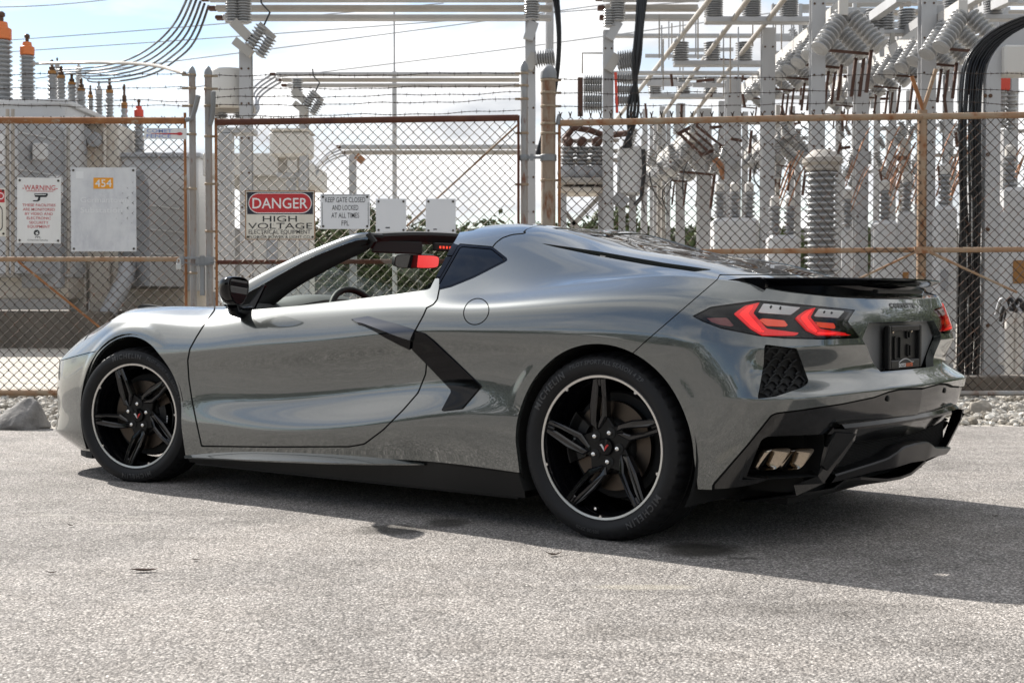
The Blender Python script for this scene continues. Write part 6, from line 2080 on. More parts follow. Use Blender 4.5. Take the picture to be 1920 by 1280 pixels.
def make_wheel(name, Rt, Rf, hw, spoke0, texts, cal_ang):
    # rim barrel
    yo = -(hw - .020)
    rim = MB()
    rim.lathe([(Rf - .004, -yo - .001), (Rf - .011, -yo - .002), (Rf - .014, -yo - .012), (Rf - .020, -yo - .020), (Rf - .026, -yo - .075), (Rf - .040, -yo - .11), (Rf - .042, -hw + .05), (Rf - .020, -hw + .02), (Rf + .0, -hw + .012)], (0, 0, 0), (0, -1, 0), 96)
    rim.F = [f for f in rim.F if len(f) == 4]
    wheel = rim.build(name, rim_black, car, 50)
    V, F = tyre_mesh(Rt, Rf, hw)
    t = mesh_obj('tyre', V, F, rubber, wheel); auto_smooth(t, 38)
    ring = MB()
    ring.lathe([(Rf - .0115, -yo - .003), (Rf - .0105, -yo + .0005), (Rf - .002, -yo + .002), (Rf + .0015, -yo - .002), (Rf + .0015, -yo - .008)], (0, 0, 0), (0, -1, 0), 128)
    ring.F = [f for f in ring.F if len(f) == 4]
    for k in range(5):
        a = spoke0 + 36 + 72 * k
        ring.prism([pol(a - 1.6, Rf - .010, yo - .001), pol(a + 1.6, Rf - .010, yo - .001), pol(a + .6, Rf - .019, yo - .001), pol(a - .9, Rf - .017, yo - .001)], (0, 0, 0), (0, .006, 0))
    ring.build('machined_edge', rim_silver, wheel, 40)
    sc = (Rf - .004) / .266
    def yf(r):
        return yo + .006 + .030 * (1 - min(1, max(0, (r - .06) / (.19 * sc)))) ** 1.3
    for k in range(5):
        A = spoke0 - 90 + 72 * k
        mb = MB()
        s = sc
        arm(mb, [(A + 99.0, .2585 * s), (A + 94.6, .2585 * s), (A + 95.2, .215 * s), (A + 104.5, .14 * s), (A + 113, .106 * s), (A + 124, .072 * s), (A + 129.0, .104 * s), (A + 112.5, .165 * s)], yf)
        arm(mb, [(A + 91.8, .2585 * s), (A + 87.0, .2585 * s), (A + 86.0, .19 * s), (A + 86.0, .1135 * s), (A + 110, .072 * s), (A + 123.5, .0715 * s), (A + 108.0, .098 * s), (A + 96.6, .124 * s), (A + 92.2, .19 * s)], yf)
        arm(mb, [(A + 95.0, .2585 * s), (A + 91.4, .2585 * s), (A + 92.0, .226 * s), (A + 94.9, .226 * s)], yf)
        mb.build('spoke', rim_black, wheel)
    hub = MB()
    star = []
    for k in range(5):
        A = spoke0 - 90 + 72 * k
        star += [(A + 88, .111 * sc), (A + 68, .083 * sc), (A + 55, .100 * sc)]
    star.sort(key=lambda q: q[0])
    arm(hub, star, lambda r: yo + .040, .03, .004)
    hub.build('hub', hub_m, wheel)
    for k in range(5):
        a = spoke0 - 90 + 68 + 72 * k
        c = pol(a, .057, yo + .0375)
        mb = MB().lathe([(.0195, -.002), (.0195, .0005), (.0145, .001)], c, (0, -1, 0), 20)
        mb.build('lug_hole_dark', matt_black, wheel, 40)  # raised matt disc paints in the dark of the lug hole
        mb = MB().lathe([(.0105, -.004), (.0105, .010), (.0085, .016), (.004, .0185), (0, .019)], c, (0, -1, 0), 6)
        mb.lathe([(.0085, .016), (.005, .0195), (0, .0205)], c, (0, -1, 0), 16)
        mb.build('lug_nut', lug_m, wheel, 60)
    cap = MB().lathe([(.033, -.012), (.033, .004), (.030, .008), (.0, .010)], (0, yo + .036, 0), (0, -1, 0), 32).build('centre_cap', gloss_black, wheel, 40)
    for sx, mm in ((-1, cap_white), (1, cap_red)):
        p = [(0, 0, -.016), (sx * .012, 0, .000), (sx * .020, 0, .008), (sx * .012, 0, .010), (sx * .006, 0, .004), (sx * .002, 0, -.004)]
        mb = MB().prism([(x, yo + .026, z) for x, _, z in p], (0, .001, 0), (0, -.001, 0))
        mb.build('emblem_flag', mm, wheel)
    # brake disc and caliper
    rd = .168 if Rt > .33 else .163
    d = MB().lathe([(.105, .012), (rd, .012), (rd, -.012), (.105, -.012)], (0, yo + .095, 0), (0, -1, 0), 64, closed=True)
    d.build('brake_disc', disc_m, wheel, 40)
    MB().lathe([(.0, .03), (.095, .03), (.107, .012), (.107, -.012), (0, -.012)], (0, yo + .095, 0), (0, -1, 0), 48).build('disc_hat', satin_black, wheel, 40)
    MB().lathe([(.03, -.002), (.198, -.002), (.205, -.02), (.205, -.024), (.03, -.024)], (0, yo + .115, 0), (0, -1, 0), 48).build('dust_shield', matt_black, wheel, 40)
    cal = MB()
    n = 12
    for rr0, rr1, y0, y1 in ((.112, .187, yo + .058, yo + .082), (.150, .192, yo + .058, yo + .14)):
        V = []; F = []
        for i in range(n + 1):
            a = cal_ang + (i / n - .5) * 62
            for r, y in ((rr0, y0), (rr1, y0), (rr1, y1), (rr0, y1)):
                V.append(pol(a, r, y))
        for i in range(n):
            for j in range(4):
                F.append((i * 4 + j, i * 4 + (j + 1) % 4, (i + 1) * 4 + (j + 1) % 4, (i + 1) * 4 + j))
        F += [(0, 1, 2, 3), tuple(4 * n + j for j in (3, 2, 1, 0))]
        cal.add(V, F)
    cal.build('brake_caliper', satin_black, wheel, 40)
    st = MB()
    for i in range(8):
        a = cal_ang - 12 + i * 3
        st.prism([pol(a, .152, yo + .0575), pol(a + 1.6, .152, yo + .0575), pol(a + 1.6, .160, yo + .0575), pol(a, .160, yo + .0575)], (0, 0, 0), (0, -.001, 0))
    st.build('caliper_lettering', cap_white, wheel)
    MB().lathe([(.006, 0), (.006, .02), (.003, .022)], pol(262, Rf - .035, yo + .035), (0, -1, 0), 10).build('tyre_valve', lug_m, wheel)
    # raised lettering on the tyre wall
    for body, size, ang, rad, sp, bold in texts:
        V, F = text_geo(body, size, bold, sp)
        out = []
        for x, y, _ in V:
            r = rad + y
            a = math.radians(ang) - x / rad
            out.append((r * math.cos(a), -(side_h(r, Rt, Rf, hw) + (.0032 if size > .025 else .0022)), r * math.sin(a)))
        mesh_obj('sidewall_lettering', out, F, side_letter, wheel)
    return wheel
wr = make_wheel('rear_wheel', .353, .270, .150, 90, [('MICHELIN', .034, 137, .305, 1.3, .0010), ('PILOT SPORT ALL SEASON 4 ZP', .022, 83, .317, 1.1, .0004), ('MICHELIN', .034, 312, .305, 1.3, .0010), ('305/30 ZR20', .018, 262, .31, 1.1, .0003)], 172)
wf = make_wheel('front_wheel', .335, .2575, .120, 111, [('MICHELIN', .032, 95, .293, 1.3, .0010), ('MICHELIN', .032, 276, .293, 1.3, .0010), ('PILOT SPORT ALL SEASON 4 ZP', .02, 42, .30, 1.1, .0004)], 350)
wr.location = (0, -.795, .343)
wf.location = (-2.748, -.828, .325); wf.rotation_euler = (0, 0, .239)
wr2 = copy_tree(wr, car); wr2.location = (0, .795, .343); wr2.rotation_euler = (0, 0, math.pi)
wf2 = copy_tree(wf, car); wf2.location = (-2.722, .828, .325); wf2.rotation_euler = (0, 0, math.pi + .25)

# wheel wells
for i, (cx, cz, r) in enumerate(ARCH):
    for s in (-1, 1):
        V = []; F = []
        n = 28
        for k in range(n + 1):
            t = math.radians(-28 + (236) * k / n)
            for y in (.945, .50):
                V.append((cx + (r + .014) * math.cos(t), s * y, cz + (r + .014) * math.sin(t)))
        for k in range(n):
            F.append((2 * k, 2 * k + 1, 2 * k + 3, 2 * k + 2))
        c = len(V)
        V.append((cx, s * .50, cz - .1))
        for k in range(n):
            F.append((2 * k + 1, 2 * k + 3, c))
        mesh_obj('wheel_well', V, F, well_black, car)

# ---- underbody, sills
mb = MB()
mb.box(-3.40, -3.16, -.70, .70, .12, .30)
mb.box(-2.30, -.40, -.90, .90, .115, .24)
mb.box(-3.2, .55, -.50, .50, .13, .30)
mb.build('underbody', matt_black, car)
for s in (-1, 1):
    V = []; F = []
    xs = np.linspace(-2.335, -.352, 40)
    for x in xs:
        zt = np.interp(x, [-2.345, -1.432, -.852, -.352], [.170, .216, .240, .228])
        w0 = np.interp(x, [-2.345, -.352], [.937, .946])
        V += [(x, s * (w0 - .006), zt + .006), (x, s * (w0 - .012), zt - .01), (x, s * (w0 - .03), .125), (x, s * .80, .112)]
    for i in range(len(xs) - 1):
        for j in range(3):
            f = (i * 4 + j, i * 4 + j + 1, (i + 1) * 4 + j + 1, (i + 1) * 4 + j)
            F.append(f if s > 0 else f[::-1])
    mesh_obj('rocker_panel', V, F, satin_black, car)
    # winged side skirt
    top = [(345, 854), (400, 848.5), (465, 845), (550, 846), (620, 848.5), (675, 851.5), (740, 858), (795, 868)]
    bot = [(345, 856.5), (400, 858.5), (465, 861.5), (550, 865), (620, 867.5), (675, 868.5), (740, 869), (795, 869)]
    V = []; F = []
    n = len(top)
    tu = np.array(top, float); bu = np.array(bot, float)
    pp = np.linspace(0, n - 1, 41)
    tu = np.stack([np.interp(pp, range(n), tu[:, k]) for k in (0, 1)], 1); bu = np.stack([np.interp(pp, range(n), bu[:, k]) for k in (0, 1)], 1)
    tu[:, 1] = smooth1(tu[:, 1], 8); bu[:, 1] = smooth1(bu[:, 1], 8)
    for k in range(41):
        e = math.sin(math.pi * k / 40) ** .6
        a = U(*tu[k], w=.936 + .004); b = U(*bu[k], w=.942 + .048 * e)
        c = b + np.array([0, .002, -.006]); d = np.array([a[0], a[1] + .01, min(a[2], c[2]) - .004])
        for q in (a, b, c, d):
            V.append((q[0], q[1] * -s, q[2]))
    for k in range(40):
        for j in range(3):
            f = (k * 4 + j, k * 4 + j + 1, (k + 1) * 4 + j + 1, (k + 1) * 4 + j)
            F.append(f if s < 0 else f[::-1])
    o = mesh_obj('side_skirt', V, F, paint, car); auto_smooth(o, 30)
    # chin piece ahead of the front wheel
    mb = MB()
    pts = [(-3.50, .60, .10), (-3.36, .775, .10), (-3.20, .86, .105), (-3.135, .87, .105), (-3.14, .60, .09)]
    mb.prism([(x, s * w, z) for x, w, z in pts], (0, 0, -.022), (0, 0, .02))
    mb.build('chin_spoiler', matt_black, car)

# ---- windscreen frame and cabin
scr = mat('windscreen_glass', (1, 1, 1), 0.0)
nt = scr.node_tree; nt.nodes.remove(bsdf(scr))
_tr = nd(scr, 'ShaderNodeBsdfTransparent'); _tr.inputs[0].default_value = (.80, .86, .83, 1)
_gl = nd(scr, 'ShaderNodeBsdfGlossy'); _gl.inputs['Roughness'].default_value = 0.0
_fr = nd(scr, 'ShaderNodeFresnel'); _fr.inputs[0].default_value = 1.35
_mx = nd(scr, 'ShaderNodeMixShader')
lk(scr, _fr.outputs[0], _mx.inputs[0]); lk(scr, _tr.outputs[0], _mx.inputs[1]); lk(scr, _gl.outputs[0], _mx.inputs[2])
lk(scr, _mx.outputs[0], [n for n in nt.nodes if n.type == 'OUTPUT_MATERIAL'][0].inputs[0])

A0 = [U(440, 543, w=.715), U(467.6, 526, w=.70), U(510, 503, w=.682), U(561, 478.5, w=.662), U(612, 457, w=.637), U(661, 439.5, w=.61), U(690, 436, w=.59)]
A1 = [U(440, 560, w=.745), U(470.6, 545, w=.725), U(515, 520, w=.705), U(573, 488, w=.682), U(620, 468, w=.655), U(664, 452, w=.628), U(690, 449, w=.60)]
A2 = [U(472, 585, w=.70), U(503, 579, w=.685), U(546, 546, w=.655), U(600, 514, w=.63), U(645, 490, w=.605), U(682, 473, w=.585), U(697, 462, w=.57)]
A0 = [U(415, 556, w=.735)] + A0; A1 = [U(418, 572, w=.77)] + A1; A2 = [U(440, 588, w=.73)] + A2
pt = np.linspace(0, len(A0) - 1, 40)
def dens(A):
    return cspline(np.arange(len(A), dtype=float), np.array(A), pt)
A0, A1, A2 = dens(A0), dens(A1), dens(A2)
for s in (-1, 1):
    fl = np.array([1, -s, 1.0])
    def ribbon(name, curves, m, par=car):
        V = []; F = []
        k = len(curves)
        for i in range(40):
            for c in curves:
                V.append(c[i] * fl)
        for i in range(39):
            for j in range(k - 1):
                f = (i * k + j, i * k + j + 1, (i + 1) * k + j + 1, (i + 1) * k + j)
                F.append(f if s < 0 else f[::-1])
        return mesh_obj(name, V, F, m, par, smooth=True)
    tin = A0 + np.array([-.02, .05, .004])
    mid = (A0 + A1) / 2 + np.array([0, -.007, .003])
    ribbon('windscreen_pillar', [tin, A0, mid, A1], paint)
    seal = A1 + np.array([0.004, .006, -.004])
    ribbon('pillar_trim', [A1 + np.array([0, .003, 0]), A1 + np.array([.004, .008, -.006]), (A1 + A2) / 2 + np.array([.0, .02, 0]), A2, A2 + np.array([-.03, .03, .0])], interior_black)
    # small fixed corner glass behind the pillar foot
    mb = MB()
    cg = [U(468, 578, w=.80), U(500, 533, w=.745), U(506, 534, w=.742), U(482, 580, w=.80)]
    cg = [U(463, 580, w=.80), U(496, 534, w=.748), U(500, 535, w=.745), U(478, 581, w=.80)]
    mb.prism([tuple(p * fl) for p in cg], (0, 0, 0), (0, .012 * s, 0))
    mb.build('corner_glass', gloss_black, car)
# header across the top, cowl, glass
top_l = A0[-1]; hdr = []
HN = 25
V = []; F = []
for i in range(HN):
    s = -1 + 2 * i / (HN - 1)
    y = .60 * s
    cr = 1 - s * s
    xf = -1.515 - .02 * cr; zt = 1.188 + .030 * cr
    V += [(xf - .07, y, zt - .032), (xf - .03, y, zt - .008), (xf + .01, y, zt + .002), (xf + .05, y, zt - .004), (xf + .055, y, zt - .018), (xf + .03, y, zt - .05), (xf - .03, y, zt - .058)]
for i in range(HN - 1):
    for j in range(6):
        F.append((i * 7 + j, i * 7 + j + 1, (i + 1) * 7 + j + 1, (i + 1) * 7 + j))
o = mesh_obj('windscreen_header', V, F, interior_black, car); auto_smooth(o, 40)
V = []; F = []
GNN = 24
for i in range(40):
    l = A0[i] + np.array([-.012, .02, -.006])
    for j in range(GNN + 1):
        s = j / GNN
        y = l[1] * (1 - 2 * s)
        cr = 1 - (2 * s - 1) ** 2
        V.append((l[0] - (.18 - .10 * i / 39) * cr, y, l[2] + (.012 + .014 * i / 39) * cr))
for i in range(39):
    for j in range(GNN):
        a = i * (GNN + 1) + j
        F.append((a, a + 1, a + GNN + 2, a + GNN + 1))
mesh_obj('windscreen', V, F, scr, car, smooth=True)
# dashboard with instrument hood, steering wheel
def hull_strip(name, secs, m, deg=40):
    k = len(secs[0]); V = [p for s_ in secs for p in s_]; F = []
    for i in range(len(secs) - 1):
        for j in range(k - 1):
            F.append((i * k + j, i * k + j + 1, (i + 1) * k + j + 1, (i + 1) * k + j))
    F += [tuple(range(k))[::-1], tuple(range((len(secs) - 1) * k, len(secs) * k))]
    o = mesh_obj(name, V, F, m, car); auto_smooth(o, deg)
    return o
secs = []
for i in range(21):
    s = -1 + i / 10
    y = .73 * s
    hood = math.exp(-((y + .37) / .17) ** 4)
    z = .862 + .02 * (1 - s * s) + .028 * hood
    x1 = -1.93 + .06 * hood - .05 * abs(s)
    secs.append([(-2.42 + .1 * abs(s), y, .80), (-2.30 + .05 * abs(s), y, z - .01), (-2.1, y, z + .012), (x1 - .04, y, z + .006), (x1, y, z - .012), (x1 + .01, y, z - .04), (x1 - .06, y, .70)])
hull_strip('dashboard', secs, interior_grey)
sw = MB()
cx, cy_, cz = -1.77, -.345, .782
pts = []
for k in range(40):
    t = 2 * math.pi * k / 40
    r = .172
    yy = r * math.cos(t); up_ = r * math.sin(t)
    pts.append((cx - up_ * .38, cy_ + yy, cz + up_ * .92))
sw.tube(pts, .0155, 10, closed=True)
sw.bar((cx, cy_ - .17, cz), (cx, cy_ + .17, cz), .03, .02)
sw.build('steering_wheel', interior_black, car, 60)
# seats
for s in (-1, 1):
    y = .37 * s
    secs = []
    for i in range(13):
        q = -1 + i / 6
        bol = .05 * abs(q) ** 3
        yy = y + .24 * q
        secs.append([(-.98 - bol, yy, .45), (-1.02 - bol, yy, .70), (-.94 - bol * .6, yy, .97 - .03 * abs(q) ** 3), (-.89, yy * 1.0, .96 - .03 * abs(q) ** 3), (-.90, yy, .50)])
    st_ = hull_strip('seat', secs, red_leather)
    MB().bbox(-1.60, -1.0, y - .25, y + .25, .33, .47, .05).build('seat_cushion', red_leather, car)
MB().bbox(-1.9, -.95, -.09, .09, .40, .66, .03).build('centre_console', interior_black, car)
MB().box(-2.0, -.86, -.80, .80, .24, .30).build('cabin_floor', interior_black, car)
MB().box(-.89, -.86, -.60, .60, .30, .98).build('rear_bulkhead', interior_black, car)
for s in (-1, 1):
    MB().bbox(-2.0, -.93, *sorted((s * .70, s * .80)), .42, .80, .03).build('door_card', interior_black, car)
    MB().bbox(-1.90, -.95, *sorted((s * .795, s * .835)), .76, .835, .01).build('door_inner_sill', interior_black, car)
# interior mirror, visors, overhead lamps
mc = Vector((-1.66, -.045, 1.080))
tocam = (Vector(CAMC) - mc).normalized(); toseat = (Vector((-.97, .14, .86)) - mc).normalized()
mn = (tocam + toseat).normalized()
mx = mn.cross(Vector((0, 0, 1))).normalized(); mz = mx.cross(mn).normalized()
def mirror_poly(w, h, k=6, e=5):
    out = []
    for i in range(28):
        t = 2 * math.pi * i / 28
        c, s_ = math.cos(t), math.sin(t)
        out.append(mc + mx * (w * math.copysign(abs(c) ** (2 / e), c)) + mz * (h * math.copysign(abs(s_) ** (2 / e), s_)))
    return out
imr = MB().prism(mirror_poly(.128, .034), tuple(mn * -.022), tuple(mn * .004)).build('interior_mirror', interior_black, car, 50)
mirror_m = mat('mirror_glass', (.9, .9, .9), 0.0, 1.0)
MB().prism(mirror_poly(.124, .031), tuple(mn * .0045), tuple(mn * .006)).build('mirror_glass', mirror_m, imr)
MB().tube([mc - mn * .015 + mz * .03, (-1.70, -.03, 1.16)], .009, 8).build('mirror_stem', interior_black, imr)
for s in (-1, 1):
    vs = MB().bbox(-1.50, -1.485, *sorted((s * .55, s * .20)), 1.105, 1.165, .006)
    o = vs.build('sun_visor', interior_black, car)
oc = MB().bbox(-1.49, -1.47, -.13, .09, 1.125, 1.165, .005).build('overhead_console', interior_black, car)
ic = mat('lit_red_icon', (.5, .03, .02), .4, emit=(1, .08, .04), estr=.5)
for k in range(7):
    MB().box(-1.469, -1.467, -.10 + k * .025, -.088 + k * .025, 1.137, 1.149).build('lit_icon', ic, oc)
lt = MB()
lt.tube([U(690, 438, w=.60), U(702, 452, w=.585), U(696, 462, w=.575)], .014, 8)
lt.bbox(-1.52, -1.46, -.60, -.50, 1.165, 1.192, .008)
lt.build('roof_latch', satin_black, car, 40)

# ---- door mirrors
for s in (-1, 1):
    fl = np.array([1, -s, 1.0])
    FACE = [(433, 518), (447, 518.5), (460, 520), (466.5, 526), (466.5, 545), (462, 561), (454, 574), (440, 572), (431, 556), (428, 540), (429, 524)]
    n = len(FACE)
    c0 = np.array(FACE).mean(0)
    def ring(x, du, dv, sc, squash=1.0):
        out = []
        for u, v in FACE:
            r_ = ray(c0[0] + (u - c0[0]) * sc + du, c0[1] + (v - c0[1]) * sc * squash + dv)
            k, m_ = .30, -.09             # the head is toed in towards the driver and tipped a little down
            t = (x - k * 1.0 + m_ * .93 - CAMC[0] - k * CAMC[1] - m_ * CAMC[2]) / (r_[0] + k * r_[1] + m_ * r_[2])
            out.append((CAMC + t * r_) * fl)
        return out
    rings = [ring(-1.868, 1, 0, .90), ring(-1.860, 0, 0, .97), ring(-1.866, 0, 0, 1.0), ring(-1.885, -6, 0, 1.03), ring(-1.92, -16, 1, 1.0), ring(-1.95, -23, 2, .86), ring(-1.968, -26, 3, .58), ring(-1.975, -27, 3, .2)]
    V = [tuple(p) for r_ in rings for p in r_]; F = []
    for i in range(len(rings) - 1):
        for j in range(n):
            f = (i * n + j, (i + 1) * n + j, (i + 1) * n + (j + 1) % n, i * n + (j + 1) % n)
            F.append(f if s > 0 else f[::-1])
    F.append(tuple(range((len(rings) - 1) * n, len(rings) * n))[::-1] if s > 0 else tuple(range((len(rings) - 1) * n, len(rings) * n)))
    dm = mesh_obj('door_mirror', V, F, gloss_black, car, smooth=True)
    sub = dm.modifiers.new('round', 'SUBSURF'); sub.levels = 2; sub.render_levels = 2
    MB().prism([tuple(p) for p in ring(-1.8675, 1, 0, .90)], (0, 0, 0), (.003, .001 * -s, 0)).build('mirror_glass', mirror_m, dm)
    stk = MB()
    a0 = U(436, 570, x=-1.915) * fl; a1 = U(438, 582, x=-1.94) * fl; a2 = U(452, 586, w=.90) * fl; a3 = U(470, 585, w=.84) * fl
    stk.tube([tuple(a0), tuple(a1), tuple(a2), tuple(a3)], [.026, .026, .028, .03], 12)
    stk.build('mirror_stalk', gloss_black, dm, 60)
# ---- rear details
# number plate recess
P = [(.335, .805), (.405, .745), (.275, .622)]
poly = [(.792, -w, z) for w, z in P] + [(.792, w, z) for w, z in P[::-1]]
mb = MB().prism(poly, (-.03, 0, 0), (-.028, 0, 0))
mb.build('plate_recess', recess_m, car)
holder = MB()
hz0, hz1 = .628, .785
holder.bbox(.775, .790, -.155, .155, hz0, hz1, .004)
for a in ((-.168, -.146), (.146, .168)):
    holder.bbox(.786, .806, a[0], a[1], hz0 - .006, hz1 + .006, .004)
holder.bbox(.786, .806, -.146, .146, hz1 - .016, hz1 + .006, .004)
holder.bbox(.786, .806, -.146, .146, hz0 - .006, hz0 + .030, .004)
for y, z0, z1, w in ((-.062, .665, .745, .026), (.058, .672, .712, .011), (.048, .742, .765, .012)):
    holder.bbox(.789, .798, y - w - .005, y - w, z0, z1, .001); holder.bbox(.789, .798, y + w, y + w + .005, z0, z1, .001)
    holder.bbox(.789, .798, y - w, y + w, z0 - .004, z0, .001); holder.bbox(.789, .798, y - w, y + w, z1, z1 + .004, .001)
ho = holder.build('plate_holder', satin_black, car)
scr_b = MB()
for y in (-.105, .085):
    scr_b.lathe([(.008, 0), (.008, .004), (.004, .006)], (.792, y, .768), (1, 0, 0), 10)
scr_b.build('plate_screw', chrome, ho)
def flat_text(body, size, centre, right, up, m, parent, name='lettering', bold=0.0, sp=1.0, sx=1.0, lift=None, align='CENTER'):
    V, F = text_geo(body, size, bold, sp, sx, align)
    c = Vector(centre); r = Vector(right); u = Vector(up)
    L = Vector(lift) if lift else Vector((0, 0, 0))
    out = [c + r * x + u * y + L for x, y, _ in V]
    return mesh_obj(name, out, F, m, parent)
wht = mat('white_print', (.75, .75, .75), .5)
org = mat('orange_print', (.75, .16, .05), .5)
flat_text('EXOTICS', .019, (.8075, -.004, .637), (0, 1, 0), (0, 0, 1), wht, ho, bold=.0006, align='RIGHT', sx=.92)
flat_text('HUNTER', .019, (.8075, -.001, .637), (0, 1, 0), (0, 0, 1), org, ho, bold=.0006, align='LEFT', sx=.92)
arc = MB()
arc.tube([(.8075, -.075 + .15 * t, .648 + .014 * math.sin(math.pi * min(1, t * 1.15)) ** 1.0 * (1 if t < .87 else .5)) for t in np.linspace(0, 1, 24)], .0012, 5)
arc.build('frame_logo', wht, ho)
# model lettering across the tail, below the spoiler
V, F = text_geo('CORVETTE', .024, .0016, 1.32, 1.75)
out = []
cy0 = .02
for x, y, _ in V:
    yy = x + cy0; z = .867 + y
    hit = SKIN_BVH.ray_cast(Vector((1.5, -abs(yy), z)), Vector((-1, 0, 0)))[0]
    out.append(((hit.x if hit else .79) + .0025, yy, z))
mesh_obj('tail_lettering', out, F, silver_letter, car)
# parking sensors and towing-eye cover on the dark lower fascia
for u, v, r in ((1668, 747, .011), (1455, 772 + 30, .0)):
    if r:
        p = on(u, v, .0)
        for s in (1, -1):
            MB().lathe([(r, -.01), (r, .0), (r * .8, .0015), (0, .0015)], (p.x - .004, p.y * s, p.z), (1, 0, 0), 16).build('parking_sensor', satin_black, car, 40)
p = on(1455, 733, -.012)
MB().lathe([(.012, 0), (.012, .004), (.009, .005), (0, .005)], p, (.8, -.6, 0), 16).build('side_sensor', satin_black, car, 40)

# exhaust pocket and twin tips on each side
for s in (-1, 1):
    V = [(.60, .88, .42), (.74, .60, .42), (.74, .60, .26), (.56, .88, .26), (.42, .80, .42), (.52, .52, .42), (.52, .52, .26), (.42, .80, .26)]
    V = [(x, s * w, z) for x, w, z in V]
    F = [(4, 5, 6, 7), (0, 1, 5, 4), (3, 7, 6, 2), (0, 4, 7, 3), (1, 2, 6, 5)]
    mesh_obj('exhaust_pocket', V, F, matt_black, car)
    for u0 in (1452, 1496):
        tip = MB()
        q = U(u0, 855, w=.80 if u0 < 1470 else .70)
        # squarish tube cut at a slant
        def ringp(xoff, hw_, hh, slant):
            out = []
            for k in range(24):
                t = 2 * math.pi * k / 24
                c, s_ = math.cos(t), math.sin(t)
                yy = hw_ * math.copysign(abs(c) ** .42, c); zz_ = hh * math.copysign(abs(s_) ** .42, s_)
                out.append((q[0] + xoff + slant * (zz_ / hh) * .030 + yy * .95 * slant, (q[1] + yy) * -s, q[2] + zz_ - .01))
            return out
        rings = [ringp(-.16, .026, .036, 0), ringp(-.05, .029, .039, .3), ringp(-.005, .030, .041, 1), ringp(.0, .0285, .0395, 1), ringp(-.006, .025, .036, 1), ringp(-.05, .023, .034, .6), ringp(-.14, .022, .032, 0)]
        V = [p for r_ in rings for p in r_]; F = []
        for i in range(len(rings) - 1):
            for k in range(24):
                f = (i * 24 + k, i * 24 + (k + 1) % 24, (i + 1) * 24 + (k + 1) % 24, (i + 1) * 24 + k)
                F.append(f if s > 0 else f[::-1])
        F.append(tuple(range(6 * 24, 7 * 24)))
        ex = mesh_obj('exhaust_tip', V, F, None, car, mats=[chrome, matt_black], fm=[0] * 120 + [1] * 25); auto_smooth(ex, 50)

# diffuser: fins, mesh, floor with raised middle, lower lip
gm = mat('diffuser_grey', (.008, .008, .009), .32, spec=.25)
df_rows = []
for s in np.linspace(-1, 1, 41):
    a = abs(s)
    w = .585 * a
    xu = np.interp(a, [0, .3, 1], [.848, .845, .775])
    zu = np.interp(a, [0, .22, .42, .58, 1.0], [.337, .333, .300, .290, .268])
    zl = np.interp(a, [0, .22, .5, 1.0], [.262, .258, .256, .238])
    y = w * (1 if s > 0 else -1)
    df_rows.append([(xu - .10, y, zu + .004), (xu, y, zu), (xu + .004, y, zu - .006), (xu - .012, y, zl), (xu - .02, y, zl - .004), (xu - .16, y, zl - .03)])
k = 6
V = [p for r_ in df_rows for p in r_]
F = []
for i in range(40):
    for j in range(k - 1):
        F.append((i * k + j, (i + 1) * k + j, (i + 1) * k + j + 1, i * k + j + 1))
do = mesh_obj('diffuser', V, [f[::-1] for f in F], gm, car); auto_smooth(do, 25)
# dark mesh panel behind
V = []; F = []
for i, s in enumerate(np.linspace(-1, 1, 31)):
    a = abs(s)
    V += [(.80 - .05 * a * a, .59 * s, .425), (.765 - .05 * a * a, .59 * s, .25)]
for i in range(30):
    F.append((2 * i, 2 * i + 2, 2 * i + 3, 2 * i + 1))
mesh_obj('diffuser_backing', V, F, matt_black, do)
mb = MB()
for j in range(26):
    z = .265 + j * .006
    xx = lambda a: .765 + (z - .25) * .2 - .05 * a * a + .006
    mb.tube([(xx(abs(s)), .59 * s, z) for s in np.linspace(-1, 1, 15)], .0011, 4, caps=False)
for i in range(100):
    s = -1 + i / 49.5
    a = abs(s)
    mb.tube([(.765 - .05 * a * a + .006, .59 * s, .25), (.80 - .05 * a * a + .006, .59 * s, .425)], .0011, 4, caps=False)
mo = mb.build('diffuser_mesh', satin_black, do); mo['kind'] = 'stuff'
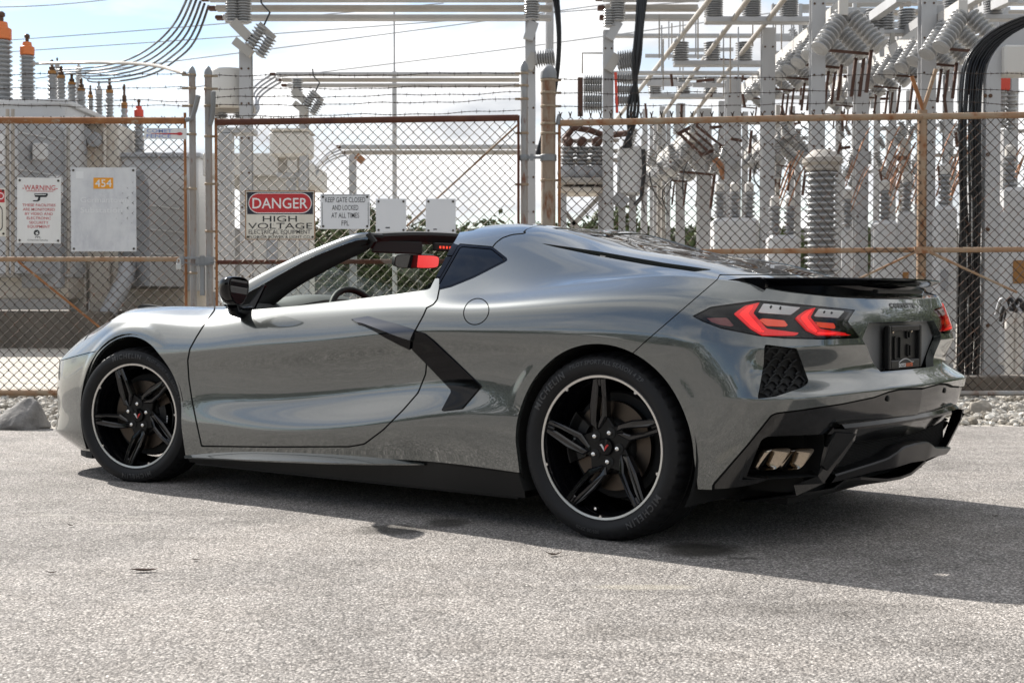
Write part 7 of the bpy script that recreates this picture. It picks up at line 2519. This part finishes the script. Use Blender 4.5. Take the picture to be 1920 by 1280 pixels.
# shelf above the mesh
V = []; F = []
for i, s in enumerate(np.linspace(-1, 1, 31)):
    a = abs(s)
    xo = .862 - .05 * a ** 2.2
    V += [(xo - .09, .585 * s, .462), (xo - .012, .585 * s, .447), (xo, .585 * s, .434), (xo - .002, .585 * s, .424), (xo - .09, .585 * s, .418)]
for i in range(30):
    for j in range(4):
        F.append((i * 5 + j, i * 5 + j + 1, (i + 1) * 5 + j + 1, (i + 1) * 5 + j))
so = mesh_obj('diffuser_shelf', V, F, gloss_black, do); auto_smooth(so, 30)
for s in (-1, 1):
    mb = MB()
    pts = [(.785, .605, .432), (.842, .553, .430), (.832, .556, .388), (.742, .600, .235), (.645, .615, .185), (.635, .615, .222), (.725, .610, .262)]
    mb.prism([(x, s * w, z) for x, w, z in pts], (0, -.009 * s, 0), (0, .009 * s, 0))
    mb.build('diffuser_fin', bumper_dark, do)
    mb = MB()
    # blade face of the fin that turns outwards
    fp = [U(1568, 811, w=.615), U(1606, 813, w=.562), U(1553, 884, w=.60), U(1543, 873, w=.625), U(1551, 838, w=.64)]
    mb.prism([(p[0], -s * p[1], p[2]) for p in fp], (0, 0, 0), (-.012, .0, 0))
    mb.build('fin_blade', bumper_dark, do)
lip = MB()
half = [(1488, 909, .62), (1491, 927, .62), (1569, 917, .45), (1589, 901, .42), (1621, 894, .36), (1674, 896, .12), (1690, 893, .05)]
LP = [(.632, .62, .188), (.66, .57, .182), (.705, .44, .188), (.735, .40, .218), (.765, .33, .222), (.785, .12, .195), (.79, 0, .192)]
full = [(x, -w, z) for x, w, z in LP] + [(x, w, z) for x, w, z in LP[-2::-1]]
V = []; F = []
for x, y, z in full:
    V += [(x, y, z), (x, y, z + .010), (x - .25, y * .9, z - .045), (x - .25, y * .9, z - .055)]
for i in range(len(full) - 1):
    for j in range(4):
        F.append((i * 4 + j, i * 4 + (j + 1) % 4, (i + 1) * 4 + (j + 1) % 4, (i + 1) * 4 + j))
lo = mesh_obj('diffuser_lip', V, F, gm, do)
MB().box(.45, .66, -.60, .60, .19, .42).build('rear_undertray', matt_black, car)
